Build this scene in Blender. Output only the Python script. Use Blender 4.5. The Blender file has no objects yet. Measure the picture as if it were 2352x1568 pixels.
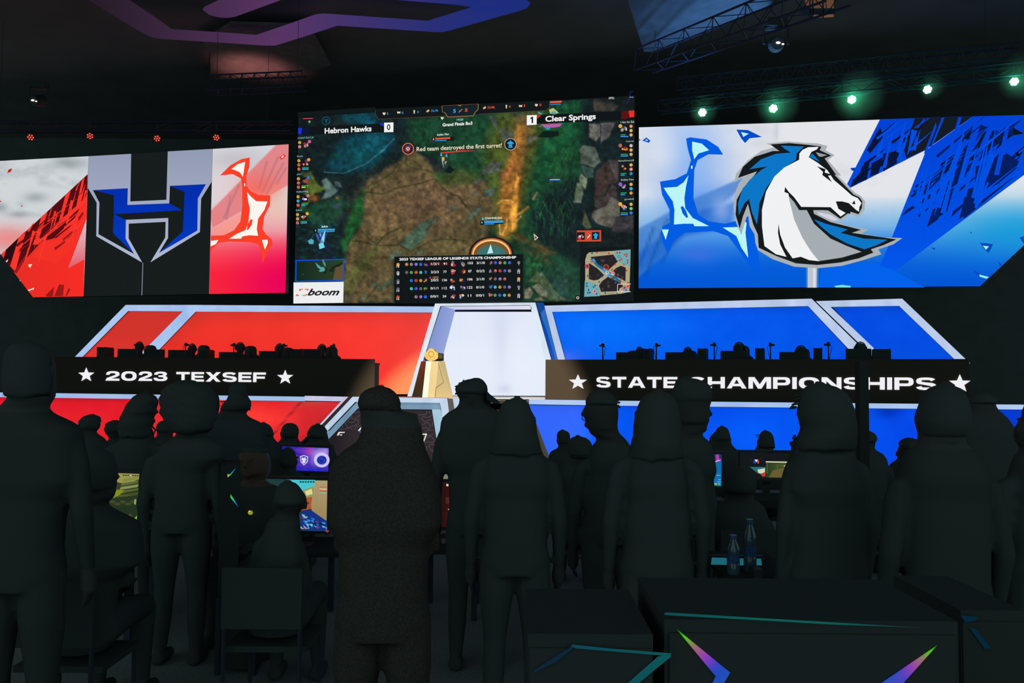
import bpy, bmesh, math, random
import numpy as np
from mathutils import Vector, Matrix, geometry
random.seed(4)
SC = bpy.context.scene
COL = SC.collection
F = 1829.0
PITCH = math.radians(2.72)
ROLL = 0.008
EYE = 1.75
CAM = np.array([0, 0, EYE])
FW = np.array([0, math.cos(PITCH), math.sin(PITCH)])
UP0 = np.array([0, -math.sin(PITCH), math.cos(PITCH)])
RX = np.array([1.0, 0, 0]) * math.cos(ROLL) + UP0 * math.sin(ROLL)
UPV = UP0 * math.cos(ROLL) - np.array([1.0, 0, 0]) * math.sin(ROLL)

def ray(x, y):
    return FW + RX * ((x - 1176) / F) + UPV * ((784 - y) / F)

class Plane:
    """a vertical plane through picture column x0 at depth d, turned by yaw degrees (right end nearer)"""
    def __init__(self, x0, d, yaw=0.0):
        a = math.radians(yaw)
        self.u = np.array([math.cos(a), -math.sin(a), 0])
        self.n = np.array([-math.sin(a), -math.cos(a), 0])
        r = ray(x0, 870); self.o = CAM + r * (d / r[1])
    def P(self, x, y, off=0.0):
        r = ray(x, y); o = self.o + self.n * off
        t = np.dot(o - CAM, self.n) / np.dot(r, self.n)
        return CAM + r * t
    def shift(self, off):
        q = Plane.__new__(Plane); q.u = self.u; q.n = self.n; q.o = self.o + self.n * off
        return q

class Level:
    """a horizontal plane at height z"""
    def __init__(self, z): self.z = z
    def P(self, x, y, off=0.0):
        r = ray(x, y); t = (self.z - off - EYE) / r[2]
        return CAM + r * t

def S(ox, oy, k):
    return lambda pts: [(ox + x / k, oy + y / k) for x, y in pts]
c1 = S(0, 300, 3.459); c2 = S(660, 200, 5.6); c3 = S(1060, 200, 5.6); c4 = S(660, 440, 5.7366); c5 = S(1060, 440, 5.7366)
c6 = S(1460, 140, 2.6368); b1 = S(140, 680, 3.0947); b2 = S(820, 680, 4.127); b3 = S(1240, 680, 2.115); b4 = S(0, 860, 2.8)
b5 = S(600, 860, 2.8); b6 = S(1400, 960, 2.4706); b7 = S(0, 0, 2.0); b8 = S(1176, 0, 2.0); d2 = S(360, 860, 5.88); d3 = S(720, 850, 5.88)
d5 = S(1440, 850, 5.88)

def lin(c):
    c = np.asarray(c, dtype=float) / 255.0
    return np.where(c <= 0.04045, c / 12.92, ((c + 0.055) / 1.055) ** 2.4)

# ------------------------------------------------------------------ materials
def mat(name, rgb=(0.04, 0.04, 0.04), rough=0.9, metal=0.0, spec=0.1, noise=0.0, nscale=20.0, bump=0.0):
    m = bpy.data.materials.new(name); m.use_nodes = True
    nt = m.node_tree; b = nt.nodes['Principled BSDF']
    b.inputs['Roughness'].default_value = rough; b.inputs['Metallic'].default_value = metal
    b.inputs['Specular IOR Level'].default_value = spec
    b.inputs['Base Color'].default_value = (*rgb, 1)
    if noise or bump:
        tc = nt.nodes.new('ShaderNodeTexCoord'); n = nt.nodes.new('ShaderNodeTexNoise')
        n.inputs['Scale'].default_value = nscale; n.inputs['Detail'].default_value = 4
        nt.links.new(tc.outputs['Object'], n.inputs['Vector'])
        if noise:
            r = nt.nodes.new('ShaderNodeValToRGB')
            r.color_ramp.elements[0].position = 0.3; r.color_ramp.elements[1].position = 0.7
            r.color_ramp.elements[0].color = (*[v * (1 - noise) for v in rgb], 1)
            r.color_ramp.elements[1].color = (*[min(1, v * (1 + noise)) for v in rgb], 1)
            nt.links.new(n.outputs['Fac'], r.inputs['Fac']); nt.links.new(r.outputs['Color'], b.inputs['Base Color'])
        if bump:
            bp = nt.nodes.new('ShaderNodeBump'); bp.inputs['Strength'].default_value = bump
            nt.links.new(n.outputs['Fac'], bp.inputs['Height']); nt.links.new(bp.outputs['Normal'], b.inputs['Normal'])
    return m

def emat(name, strength=1.0, sampling='AUTO', diffuse=None):
    """a lit display: what it shows is in the colour attribute 'Col'"""
    m = bpy.data.materials.new(name); m.use_nodes = True
    nt = m.node_tree; b = nt.nodes['Principled BSDF']
    a = nt.nodes.new('ShaderNodeAttribute'); a.attribute_name = 'Col'
    nt.links.new(a.outputs['Color'], b.inputs['Emission Color'])
    b.inputs['Emission Strength'].default_value = strength
    b.inputs['Base Color'].default_value = (*(diffuse or (0.01, 0.01, 0.01)), 1)
    b.inputs['Roughness'].default_value = 0.95; b.inputs['Specular IOR Level'].default_value = 0.0
    m.cycles.emission_sampling = sampling
    return m

M = {}
M['display'] = emat('led_display', 1.0, 'AUTO')
M['display_fine'] = emat('fine_display', 1.0, 'NONE')
M['lightbox'] = emat('lightbox_face', 1.0, 'AUTO', (0.36, 0.31, 0.13))
M['lightbox_blue'] = emat('blue_lightbox_face', 1.0, 'AUTO', (0.02, 0.03, 0.06))
M['lightbox_white'] = emat('white_lightbox_face', 1.0, 'AUTO', (0.03, 0.03, 0.03))
M['wall'] = mat('black_wall', (0.075, 0.09, 0.09), 1, spec=0, noise=0.1, nscale=2)
M['ceiling'] = mat('black_ceiling', (0.095, 0.10, 0.095), 1, spec=0, noise=0.1, nscale=1)
M['floor'] = mat('dark_carpet', (0.19, 0.21, 0.21), 1, spec=0, noise=0.2, nscale=60)
M['black'] = mat('matt_black', (0.036, 0.042, 0.042), 0.9, spec=0.02)
M['deck'] = mat('gloss_black_deck', (0.03, 0.035, 0.035), 0.12, spec=0.5)
M['seat'] = mat('charcoal_seat', (0.05, 0.058, 0.058), 0.9, spec=0.02)
M['deskblack'] = mat('desk_laminate', (0.062, 0.050, 0.040), 0.8, spec=0.03)
M['plastic'] = mat('black_plastic', (0.03, 0.038, 0.038), 0.6, spec=0.15)
M['metal'] = mat('dark_metal', (0.04, 0.05, 0.07), 0.5, metal=0.4, spec=0.2)
M['truss'] = mat('black_truss_paint', (0.028, 0.036, 0.065), 0.55, metal=0.1, spec=0.12)
M['glass_dark'] = mat('smoked_plastic', (0.02, 0.03, 0.035), 0.15, spec=0.5)
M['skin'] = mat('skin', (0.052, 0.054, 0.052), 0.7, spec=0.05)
M['skinlit'] = mat('skin_lit_copy', (0.11, 0.07, 0.05), 0.6, spec=0.1)  # skin copy with the faint light on one face put in
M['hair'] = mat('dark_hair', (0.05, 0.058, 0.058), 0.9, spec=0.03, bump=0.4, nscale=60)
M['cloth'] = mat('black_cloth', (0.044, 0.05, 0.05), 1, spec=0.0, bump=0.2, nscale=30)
M['cloth_lifted'] = mat('black_cloth_lifted', (0.056, 0.065, 0.065), 1, spec=0.0, bump=0.2, nscale=30)  # black cloth lightened to offset the dimmer light farther back
M['hair_lifted'] = mat('dark_hair_lifted', (0.056, 0.064, 0.063), 0.9, spec=0.03, bump=0.4, nscale=60)  # dark hair lightened in the same way for far figures
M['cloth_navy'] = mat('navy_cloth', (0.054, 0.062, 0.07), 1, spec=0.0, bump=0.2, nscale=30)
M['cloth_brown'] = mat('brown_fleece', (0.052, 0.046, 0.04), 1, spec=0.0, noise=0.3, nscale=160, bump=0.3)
M['gold'] = mat('gold_plate', (0.80, 0.52, 0.16), 0.38, metal=0.6, spec=0.5, noise=0.2, nscale=50, bump=0.25)
M['goldpanel'] = mat('pale_gold_laminate', (0.50, 0.43, 0.26), 0.4, metal=0.2, spec=0.3)
M['bronze'] = mat('bronze_mirror_laminate', (0.22, 0.15, 0.08), 0.2, metal=0.7, spec=0.5)
M['whitepanel'] = mat('white_laminate', (0.8, 0.8, 0.78), 0.35, spec=0.3)
M['leather'] = mat('black_leather', (0.03, 0.025, 0.02), 0.45, spec=0.4)
M['acoustic'] = mat('grey_acoustic_board', (0.10, 0.105, 0.10), 1, spec=0, noise=0.15, nscale=4)
M['bottle'] = mat('clear_plastic', (0.05, 0.09, 0.12), 0.08, spec=0.8)

# ------------------------------------------------------------------ object helpers
def tag(o, label=None, cat=None, group=None, kind=None):
    if label: o['label'] = label
    if cat: o['category'] = cat
    if group: o['group'] = group
    if kind: o['kind'] = kind
    return o

def empty(name, loc, label=None, cat=None, group=None, rz=0.0):
    o = bpy.data.objects.new(name, None); COL.objects.link(o)
    o.location = [float(v) for v in loc]; o.rotation_euler = (0, 0, rz); o.empty_display_size = 0.2
    return tag(o, label, cat, group)

def root_off(parent):
    v = Vector((0, 0, 0)); p = parent
    while p is not None:
        v += p.location; p = p.parent
    return v

def mk(name, V, Fc, m, parent=None, origin=None, col=None, smooth=False, mats=None, fm=None):
    """link one mesh object whose vertices V are in world space"""
    V = np.asarray(V, dtype=float).reshape(-1, 3)
    if parent is not None: org = np.array(root_off(parent))
    elif origin is not None: org = np.asarray(origin, dtype=float)
    else: org = np.array([(V[:, 0].min() + V[:, 0].max()) / 2, (V[:, 1].min() + V[:, 1].max()) / 2, V[:, 2].min()])
    me = bpy.data.meshes.new(name)
    me.from_pydata((V - org).tolist(), [], [list(map(int, f)) for f in Fc])
    if col is not None:
        a = me.color_attributes.new('Col', 'FLOAT_COLOR', 'POINT')
        c = np.ones((len(V), 4), dtype=np.float32); c[:, :3] = col
        a.data.foreach_set('color', c.ravel())
    if smooth: me.shade_smooth() if hasattr(me, 'shade_smooth') else None
    me.materials.append(m)
    for x in mats or []: me.materials.append(x)
    if fm is not None: me.polygons.foreach_set('material_index', fm)
    me.update()
    o = bpy.data.objects.new(name, me); COL.objects.link(o)
    if parent is not None: o.parent = parent
    else: o.location = org.tolist()
    return o

class MB:
    """collects world-space faces for one mesh"""
    def __init__(self): self.V = []; self.F = []
    def add(self, V, Fc):
        b = len(self.V); self.V += [tuple(map(float, v)) for v in V]; self.F += [[b + i for i in f] for f in Fc]; return self
    def box(self, a, b):
        (x0, y0, z0), (x1, y1, z1) = a, b
        self.add([(x0, y0, z0), (x1, y0, z0), (x1, y1, z0), (x0, y1, z0), (x0, y0, z1), (x1, y0, z1), (x1, y1, z1), (x0, y1, z1)],
                 [(3, 2, 1, 0), (4, 5, 6, 7), (0, 1, 5, 4), (1, 2, 6, 5), (2, 3, 7, 6), (3, 0, 4, 7)]); return self
    def obox(self, c, u, w, dpt, h):
        """box: centre of the bottom front edge c, width w along u, depth dpt away from the camera, height h"""
        u = np.asarray(u, float); n = np.array([-u[1], u[0], 0]); c = np.asarray(c, float); z = np.array([0, 0, h])
        q = [c - u * w / 2, c + u * w / 2, c + u * w / 2 + n * dpt, c - u * w / 2 + n * dpt]
        self.add(q + [v + z for v in q], [(3, 2, 1, 0), (4, 5, 6, 7), (0, 1, 5, 4), (1, 2, 6, 5), (2, 3, 7, 6), (3, 0, 4, 7)]); return self
    def prism(self, pts, back):
        """flat polygon pts (3D) given a thickness vector"""
        pts = [np.asarray(p, float) for p in pts]; n = len(pts); back = np.asarray(back, float)
        tris = geometry.tessellate_polygon([[Vector(p) for p in pts]])
        self.add(pts + [p + back for p in pts], [tuple(t) for t in tris] + [tuple(n + i for i in reversed(t)) for t in tris] +
                 [(i, (i + 1) % n, n + (i + 1) % n, n + i) for i in range(n)]); return self
    def tube(self, pts, rad, n=8, squash=None):
        pts = [np.asarray(p, float) for p in pts]
        rad = [rad] * len(pts) if not hasattr(rad, '__len__') else rad
        V = []; prev = None
        for i, p in enumerate(pts):
            t = pts[min(i + 1, len(pts) - 1)] - pts[max(i - 1, 0)]; t = t / (np.linalg.norm(t) + 1e-9)
            if prev is None:
                a = np.cross(t, [0.13, 0.97, 0.2]); a /= np.linalg.norm(a)
            else:
                a = prev - t * np.dot(prev, t); a /= (np.linalg.norm(a) + 1e-9)
            prev = a; b = np.cross(t, a)
            for k in range(n):
                th = 2 * math.pi * k / n
                V.append(p + (a * math.cos(th) + b * math.sin(th)) * rad[i])
        Fc = []
        for i in range(len(pts) - 1):
            for k in range(n):
                k2 = (k + 1) % n
                Fc.append((i * n + k, i * n + k2, (i + 1) * n + k2, (i + 1) * n + k))
        Fc.append(tuple(reversed(range(n)))); Fc.append(tuple((len(pts) - 1) * n + k for k in range(n)))
        self.add(V, Fc); return self
    def ball(self, c, r, n=12, m=8):
        r = np.array(r if hasattr(r, '__len__') else (r, r, r), float); c = np.asarray(c, float)
        V = [c + r * [0, 0, 1]]
        for i in range(1, m):
            ph = math.pi * i / m
            for k in range(n):
                th = 2 * math.pi * k / n
                V.append(c + r * [math.sin(ph) * math.cos(th), math.sin(ph) * math.sin(th), math.cos(ph)])
        V.append(c - r * [0, 0, 1]); Fc = []
        for k in range(n):
            Fc.append((0, 1 + k, 1 + (k + 1) % n)); e = 1 + (m - 2) * n
            Fc.append((len(V) - 1, e + (k + 1) % n, e + k))
        for i in range(m - 2):
            for k in range(n):
                Fc.append((1 + i * n + k, 1 + (i + 1) * n + k, 1 + (i + 1) * n + (k + 1) % n, 1 + i * n + (k + 1) % n))
        self.add(V, Fc); return self
    def loft(self, rings):
        n = len(rings[0]); V = [p for r in rings for p in r]; Fc = []
        for i in range(len(rings) - 1):
            for k in range(n):
                k2 = (k + 1) % n
                Fc.append((i * n + k, i * n + k2, (i + 1) * n + k2, (i + 1) * n + k))
        Fc.append(tuple(reversed(range(n)))); Fc.append(tuple((len(rings) - 1) * n + k for k in range(n)))
        self.add(V, Fc); return self
    def build(self, name, m, parent=None, smooth=False, origin=None):
        o = mk(name, self.V, self.F, m, parent, origin, smooth=smooth)
        return o

# ------------------------------------------------------------------ lettering
_tc = {}
def glyphs(body, bold=0.0, shear=0.0, space=1.0):
    key = (body, bold, shear, space)
    if key in _tc: return _tc[key]
    cu = bpy.data.curves.new('t', 'FONT'); cu.body = body; cu.size = 1; cu.offset = bold; cu.shear = shear
    cu.space_character = space; cu.resolution_u = 3
    ob = bpy.data.objects.new('t', cu); COL.objects.link(ob)
    me = bpy.data.meshes.new_from_object(ob.evaluated_get(bpy.context.evaluated_depsgraph_get()))
    V = np.array([v.co[:2] for v in me.vertices]); Fc = [tuple(p.vertices) for p in me.polygons]
    bpy.data.objects.remove(ob); bpy.data.curves.remove(cu); bpy.data.meshes.remove(me)
    lo = V.min(0); hi = V.max(0); V = (V - lo) / (hi - lo)
    _tc[key] = (V, Fc); return _tc[key]

def homog(q):
    """unit square (0,0)(1,0)(1,1)(0,1) -> the four points q"""
    A = []; B = []
    for (u, v), (x, y) in zip([(0, 0), (1, 0), (1, 1), (0, 1)], q):
        A.append([u, v, 1, 0, 0, 0, -u * x, -v * x]); B.append(x)
        A.append([0, 0, 0, u, v, 1, -u * y, -v * y]); B.append(y)
    h = np.linalg.solve(np.array(A, float), np.array(B, float))
    return lambda u, v: ((h[0] * u + h[1] * v + h[2]) / (h[6] * u + h[7] * v + 1), (h[3] * u + h[4] * v + h[5]) / (h[6] * u + h[7] * v + 1))

_EXT = {
 'T': [[(0, 1), (1, 1), (1, .76), (.62, .76), (.62, 0), (.38, 0), (.38, .76), (0, .76)]],
 'E': [[(0, 0), (0, 1), (1, 1), (1, .78), (.27, .78), (.27, .61), (.95, .61), (.95, .4), (.27, .4), (.27, .22), (1, .22), (1, 0)]],
 'F': [[(0, 0), (0, 1), (1, 1), (1, .77), (.27, .77), (.27, .58), (.93, .58), (.93, .36), (.27, .36), (.27, 0)]],
 'H': [[(0, 0), (0, 1), (.25, 1), (.25, .62), (.75, .62), (.75, 1), (1, 1), (1, 0), (.75, 0), (.75, .38), (.25, .38), (.25, 0)]],
 'I': [[(0, 0), (0, 1), (1, 1), (1, 0)]],
 'X': [[(0, 1), (.3, 1), (.5, .68), (.7, 1), (1, 1), (.66, .51), (1, 0), (.7, 0), (.5, .33), (.3, 0), (0, 0), (.34, .51)]],
 'N': [[(0, 0), (0, 1), (.28, 1), (.76, .33), (.76, 1), (1, 1), (1, 0), (.72, 0), (.24, .67), (.24, 0)]],
 'M': [[(0, 0), (0, 1), (.27, 1), (.5, .38), (.73, 1), (1, 1), (1, 0), (.8, 0), (.8, .68), (.58, 0), (.42, 0), (.2, .68), (.2, 0)]],
 'A': [[(0, 0), (.36, 1), (.64, 1), (1, 0), (.76, 0), (.695, .2), (.305, .2), (.24, 0)], [(.375, .41), (.5, .8), (.625, .41)]],
}
_W = {'I': .38, 'M': 1.95, 'N': 1.6, 'A': 1.75, 'T': 1.45, 'E': 1.35, 'F': 1.3, 'H': 1.55, 'X': 1.6, 'C': 1.6, 'O': 1.7, 'P': 1.45, 'S': 1.5, '0': 1.6, '2': 1.45, '3': 1.45, ' ': .75}
def _arc(cx, cy, rx, ry, a0, a1, n=14):
    return [(cx + rx * math.copysign(abs(math.cos(t)) ** .8, math.cos(t)), cy + ry * math.copysign(abs(math.sin(t)) ** .8, math.sin(t)))
            for t in [math.radians(a0 + (a1 - a0) * i / n) for i in range(n + 1)]]
def _strip(o, i):
    return [o + i[::-1]]
_EXT['C'] = _strip(_arc(.5, .5, .5, .5, 38, 322, 22), _arc(.5, .5, .25, .26, 30, 330, 22))
_EXT['O'] = 'ring'; _EXT['0'] = 'ring'
_EXT['P'] = [[(0, 0), (0, 1)] + _arc(.66, .65, .34, .35, 90, -90, 12) + [(.26, .3), (.26, 0)], [(.26, .78)] + _arc(.66, .65, .09, .13, 90, -90, 6) + [(.26, .52)]]
_EXT['S'] = _strip(_arc(.5, .71, .48, .29, 25, 90, 5) + _arc(.45, .71, .44, .29, 90, 225, 10)[1:] + [(.45, .40), (.7, .33), (.74, .28)] + [(.7, .21), (.5, .2), (.32, .21), (.26, .32)][0:4] ,
                   [(.75, .7), (.68, .79), (.5, .8), (.3, .79), (.26, .71), (.3, .65), (.55, .6)] + _arc(.56, .29, .44, .3, 80, -90, 12) + _arc(.48, .29, .48, .29, 270, 190, 6)[1:])
_EXT['2'] = [[(0, 0), (1, 0), (1, .22), (.42, .22), (.75, .38), (.98, .55)] + _arc(.52, .7, .47, .3, 0, 180, 14) + [(.03, .62), (.28, .62), (.3, .72), (.4, .79), (.6, .79), (.72, .72), (.7, .62), (.5, .5), (.1, .28)]]
_EXT['3'] = [[(.03, .66), (.06, .85), (.25, .97), (.5, 1), (.78, .97), (.95, .85), (.95, .66), (.85, .54), (.98, .42), (1, .25), (.9, .08), (.7, 0), (.3, 0), (.1, .07), (0, .2), (0, .34), (.25, .34), (.3, .24), (.45, .2), (.62, .21), (.74, .3), (.68, .39), (.5, .42), (.35, .42), (.35, .6), (.5, .6), (.66, .63), (.7, .71), (.6, .79), (.4, .79), (.3, .74), (.28, .66)]]

def ext_text(body, gap=.17):
    """bold extended capitals as flat polygons in a unit box; returns (V, F)"""
    V = []; Fc = []; x = 0.0
    for ch in body:
        w = _W[ch]
        if ch != ' ':
            g = _EXT[ch]
            if g == 'ring':
                o = _arc(.5, .5, .5, .5, 0, 360, 28)[:-1]; i = _arc(.5, .5, .25, .27, 0, 360, 28)[:-1]; b = len(V); n = len(o)
                V += [(x + p[0] * w, p[1]) for p in o + i]
                Fc += [(b + k, b + (k + 1) % n, b + n + (k + 1) % n, b + n + k) for k in range(n)]
            else:
                loops = [[Vector((x + p[0] * w, p[1], 0)) for p in lp] for lp in g]
                b = len(V); V += [(p.x, p.y) for lp in loops for p in lp]
                Fc += [tuple(b + i for i in t) for t in geometry.tessellate_polygon(loops)]
            x += w + gap
        else: x += w
    V = np.array(V); V[:, 0] /= (x - gap)
    return V, Fc

# ------------------------------------------------------------------ display artwork on a plane
class Art:
    def __init__(self, plane, step=0.003): self.p = plane; self.V = []; self.F = []; self.C = []; self.step = step
    def _put(self, px, Fc, col, layer):
        b = len(self.V)
        for q in px: self.V.append(self.p.P(q[0], q[1], layer * self.step))
        self.F += [tuple(b + i for i in f) for f in Fc]
        for q in px:
            c = col(q[0], q[1]) if callable(col) else col
            self.C.append(lin(c))
    def poly(self, pts, col, layer=1):
        t = geometry.tessellate_polygon([[Vector((x, y, 0)) for x, y in pts]])
        self._put(pts, t, col, layer); return self
    def line(self, pts, w, col, layer=1):
        for a, b in zip(pts[:-1], pts[1:]):
            dx, dy = b[0] - a[0], b[1] - a[1]; l = math.hypot(dx, dy) + 1e-6; nx, ny = -dy / l * w / 2, dx / l * w / 2
            self._put([(a[0] + nx, a[1] + ny), (b[0] + nx, b[1] + ny), (b[0] - nx, b[1] - ny), (a[0] - nx, a[1] - ny)], [(0, 1, 2, 3)], col, layer)
        return self
    def disc(self, c, r, col, layer=1, n=20, r2=None):
        rx, ry = r if hasattr(r, '__len__') else (r, r)
        pts = [(c[0] + rx * math.cos(2 * math.pi * k / n), c[1] + ry * math.sin(2 * math.pi * k / n)) for k in range(n)]
        if r2 is None: return self.poly(pts, col, layer)
        k2 = [(c[0] + (p[0] - c[0]) * r2, c[1] + (p[1] - c[1]) * r2) for p in pts]
        self._put(pts + k2, [(k, (k + 1) % n, n + (k + 1) % n, n + k) for k in range(n)], col, layer); return self
    def text(self, body, bl, br, tl, col=(240, 240, 240), layer=3, bold=0.02, shear=0.0, tr=None, ext=False):
        V, Fc = ext_text(body) if ext else glyphs(body, bold, shear)
        tr = tr or (br[0] + tl[0] - bl[0], br[1] + tl[1] - bl[1])
        h = homog([bl, br, tr, tl])
        self._put([h(u, v) for u, v in V], Fc, col, layer); return self
    def grid(self, quad, nx, ny, paint, layer=0):
        """quad = px corners tl,tr,br,bl; paint(X,Y)->(ny,nx,3) sRGB 0..255"""
        h = homog([quad[0], quad[1], quad[2], quad[3]])
        u, v = np.meshgrid(np.linspace(0, 1, nx), np.linspace(0, 1, ny))
        X, Y = h(u, v); c = lin(np.clip(paint(X, Y), 0, 255)).reshape(-1, 3)
        b = len(self.V)
        for x, y in zip(X.ravel(), Y.ravel()): self.V.append(self.p.P(x, y, layer * self.step))
        self.C += list(c)
        for j in range(ny - 1):
            for i in range(nx - 1):
                a = b + j * nx + i; self.F.append((a, a + 1, a + nx + 1, a + nx))
        return self
    def build(self, name, parent=None, m=None):
        return mk(name, self.V, self.F, m or M['display'], parent, col=np.array(self.C))

_rng = np.random.RandomState(7); _T = _rng.rand(256, 256)
def vnoise(x, y):
    xi = np.floor(x).astype(int); yi = np.floor(y).astype(int); fx = x - xi; fy = y - yi
    fx = fx * fx * (3 - 2 * fx); fy = fy * fy * (3 - 2 * fy)
    g = lambda a, b: _T[a % 256, b % 256]
    return (g(xi, yi) * (1 - fx) + g(xi + 1, yi) * fx) * (1 - fy) + (g(xi, yi + 1) * (1 - fx) + g(xi + 1, yi + 1) * fx) * fy
def fbm(x, y, o=4):
    s = 0; a = 0.5; t = 0
    for k in range(o):
        s = s + a * vnoise(x * 2 ** k + 17 * k, y * 2 ** k + 31 * k); t += a; a *= .55
    return s / t

class Paint:
    def __init__(self, X, Y, base): self.X = X; self.Y = Y; self.c = np.zeros(X.shape + (3,)) + np.array(base, float)
    def blend(self, m, col): self.c = self.c * (1 - m[..., None]) + np.array(col, float) * m[..., None]; return self
    def sd(self, poly):
        X, Y = self.X, self.Y; d = np.full(X.shape, 1e9); ins = np.zeros(X.shape, bool); n = len(poly)
        for i in range(n):
            x0, y0 = poly[i]; x1, y1 = poly[(i + 1) % n]; dx, dy = x1 - x0, y1 - y0
            t = np.clip(((X - x0) * dx + (Y - y0) * dy) / (dx * dx + dy * dy + 1e-9), 0, 1)
            d = np.minimum(d, np.hypot(X - x0 - t * dx, Y - y0 - t * dy))
            if y0 != y1:
                c = ((y0 > Y) != (y1 > Y)) & (X < (x1 - x0) * (Y - y0) / (y1 - y0) + x0); ins ^= c
        return np.where(ins, -d, d)
    def fill(self, poly, col, soft=2.0, a=1.0, wob=0.0, ws=.05):
        d = self.sd(poly)
        if wob: d = d + wob * (fbm(self.X * ws, self.Y * ws, 3) - .5)
        return self.blend(np.clip(.5 - d / (2 * soft), 0, 1) * a, col)
    def blob(self, cx, cy, rx, ry, col, a=1.0, p=1.0):
        r = ((self.X - cx) / rx) ** 2 + ((self.Y - cy) / ry) ** 2
        return self.blend(np.exp(-r * p) * a, col)
    def stroke(self, pts, w, col, a=1.0):
        d = np.full(self.X.shape, 1e9)
        for (x0, y0), (x1, y1) in zip(pts[:-1], pts[1:]):
            dx, dy = x1 - x0, y1 - y0; t = np.clip(((self.X - x0) * dx + (self.Y - y0) * dy) / (dx * dx + dy * dy + 1e-9), 0, 1)
            d = np.minimum(d, np.hypot(self.X - x0 - t * dx, self.Y - y0 - t * dy))
        return self.blend(np.clip(1 - d / w, 0, 1) * a, col)

def mul(c, k): return tuple(min(255, v * k) for v in c)
AMB, SPOTW, HAZEW, REDW, BLUEW = 0.40, 10000, 3.0, 500, 420
# ================================================================== the hall
ZD = EYE - 0.42          # height of the stage deck
W_mid = Plane(1065, 19.5, 10.2)
W_left = Plane(330, 20.2, 11.4)
W_right = Plane(1467, 18.6, 7.7)
L_red = Plane(650, 19.9, 2.8)
L_blue = Plane(1560, 17.2, 21.0)
L_port = Plane(1160, 18.2, 10.2)
K_left = Plane(500, 17.3, 0.6)
K_right = Plane(1253, 16.4, 21.0)
F_left = Plane(700, 16.9, 3.0)
F_right = Plane(1200, 16.1, 20.5)
F_mid = Plane(1000, 16.25, 10.2)

def slab(name, x0, x1, y0, y1, z0, z1, m):
    o = MB().box((x0, y0, z0), (x1, y1, z1)).build(name, m); tag(o, kind='structure'); return o
slab('floor', -23, 23, -1.6, 27, -0.1, 0, M['floor'])
CZ = 9.6
slab('ceiling', -23, 23, -1.6, 27, CZ, CZ + 0.1, M['ceiling'])
slab('wall_back', -23, 23, 26, 26.2, 0, CZ, M['wall'])

# ambient: cool fill added through the open rear and sides to lift blacks
w = bpy.data.worlds.new('hall'); SC.world = w; w.use_nodes = True
bg = w.node_tree.nodes['Background']; bg.inputs['Color'].default_value = (0.68, 0.98, 1.0, 1); bg.inputs['Strength'].default_value = AMB

def spot(name, loc, target, energy, col, size, blend=0.5, radius=0.05):
    l = bpy.data.lights.new(name, 'SPOT'); l.energy = energy; l.color = col; l.spot_size = math.radians(size); l.spot_blend = blend; l.shadow_soft_size = radius
    o = bpy.data.objects.new(name, l); COL.objects.link(o); o.location = [float(v) for v in loc]
    o.rotation_euler = (Vector(target) - Vector(loc)).to_track_quat('-Z', 'Y').to_euler(); return o

# ------------------------------------------------------------------ big displays
def screen_housing(root, plane, pts, depth=0.14, off=-0.012):
    q = [plane.P(x, y, off) for x, y in pts]
    MB().prism(q, -plane.n * depth).build('cabinet', M['plastic'], root)

def base_of(plane, x, y):
    p = plane.P(x, y); return (p[0], p[1], p[2])

def inside(p, poly):
    x, y = p; c = False
    for i in range(len(poly)):
        (x0, y0), (x1, y1) = poly[i], poly[(i + 1) % len(poly)]
        if (y0 > y) != (y1 > y) and x < (x1 - x0) * (y - y0) / (y1 - y0) + x0: c = not c
    return c
def streaks(art, poly, f, n, dirs, l0, l1, w0, w1, col, layer, seed, zone=None, sharp=(1, .1)):
    """tapered brush strokes kept inside a band (crop coordinates)"""
    r = random.Random(seed); xs = [p[0] for p in poly]; ys = [p[1] for p in poly]; k = 0; t = 0
    while k < n and t < 6000:
        t += 1; a = (r.uniform(min(xs), max(xs)), r.uniform(min(ys), max(ys))); dx, dy = r.choice(dirs); dx += r.uniform(-.05, .05); L = r.uniform(l0, l1); b = (a[0] + dx * L, a[1] + dy * L)
        w = r.uniform(w0, w1); nx, ny = -dy, dx
        q = [(a[0] + nx * w * sharp[0], a[1] + ny * w * sharp[0]), (b[0] + nx * w * sharp[1], b[1] + ny * w * sharp[1]), (b[0] - nx * w * sharp[1], b[1] - ny * w * sharp[1]), (a[0] - nx * w * sharp[0], a[1] - ny * w * sharp[0])]
        if all(inside(p, poly) for p in q) and (zone is None or zone(a[0], a[1])): art.poly(f(q), col, layer); k += 1

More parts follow.
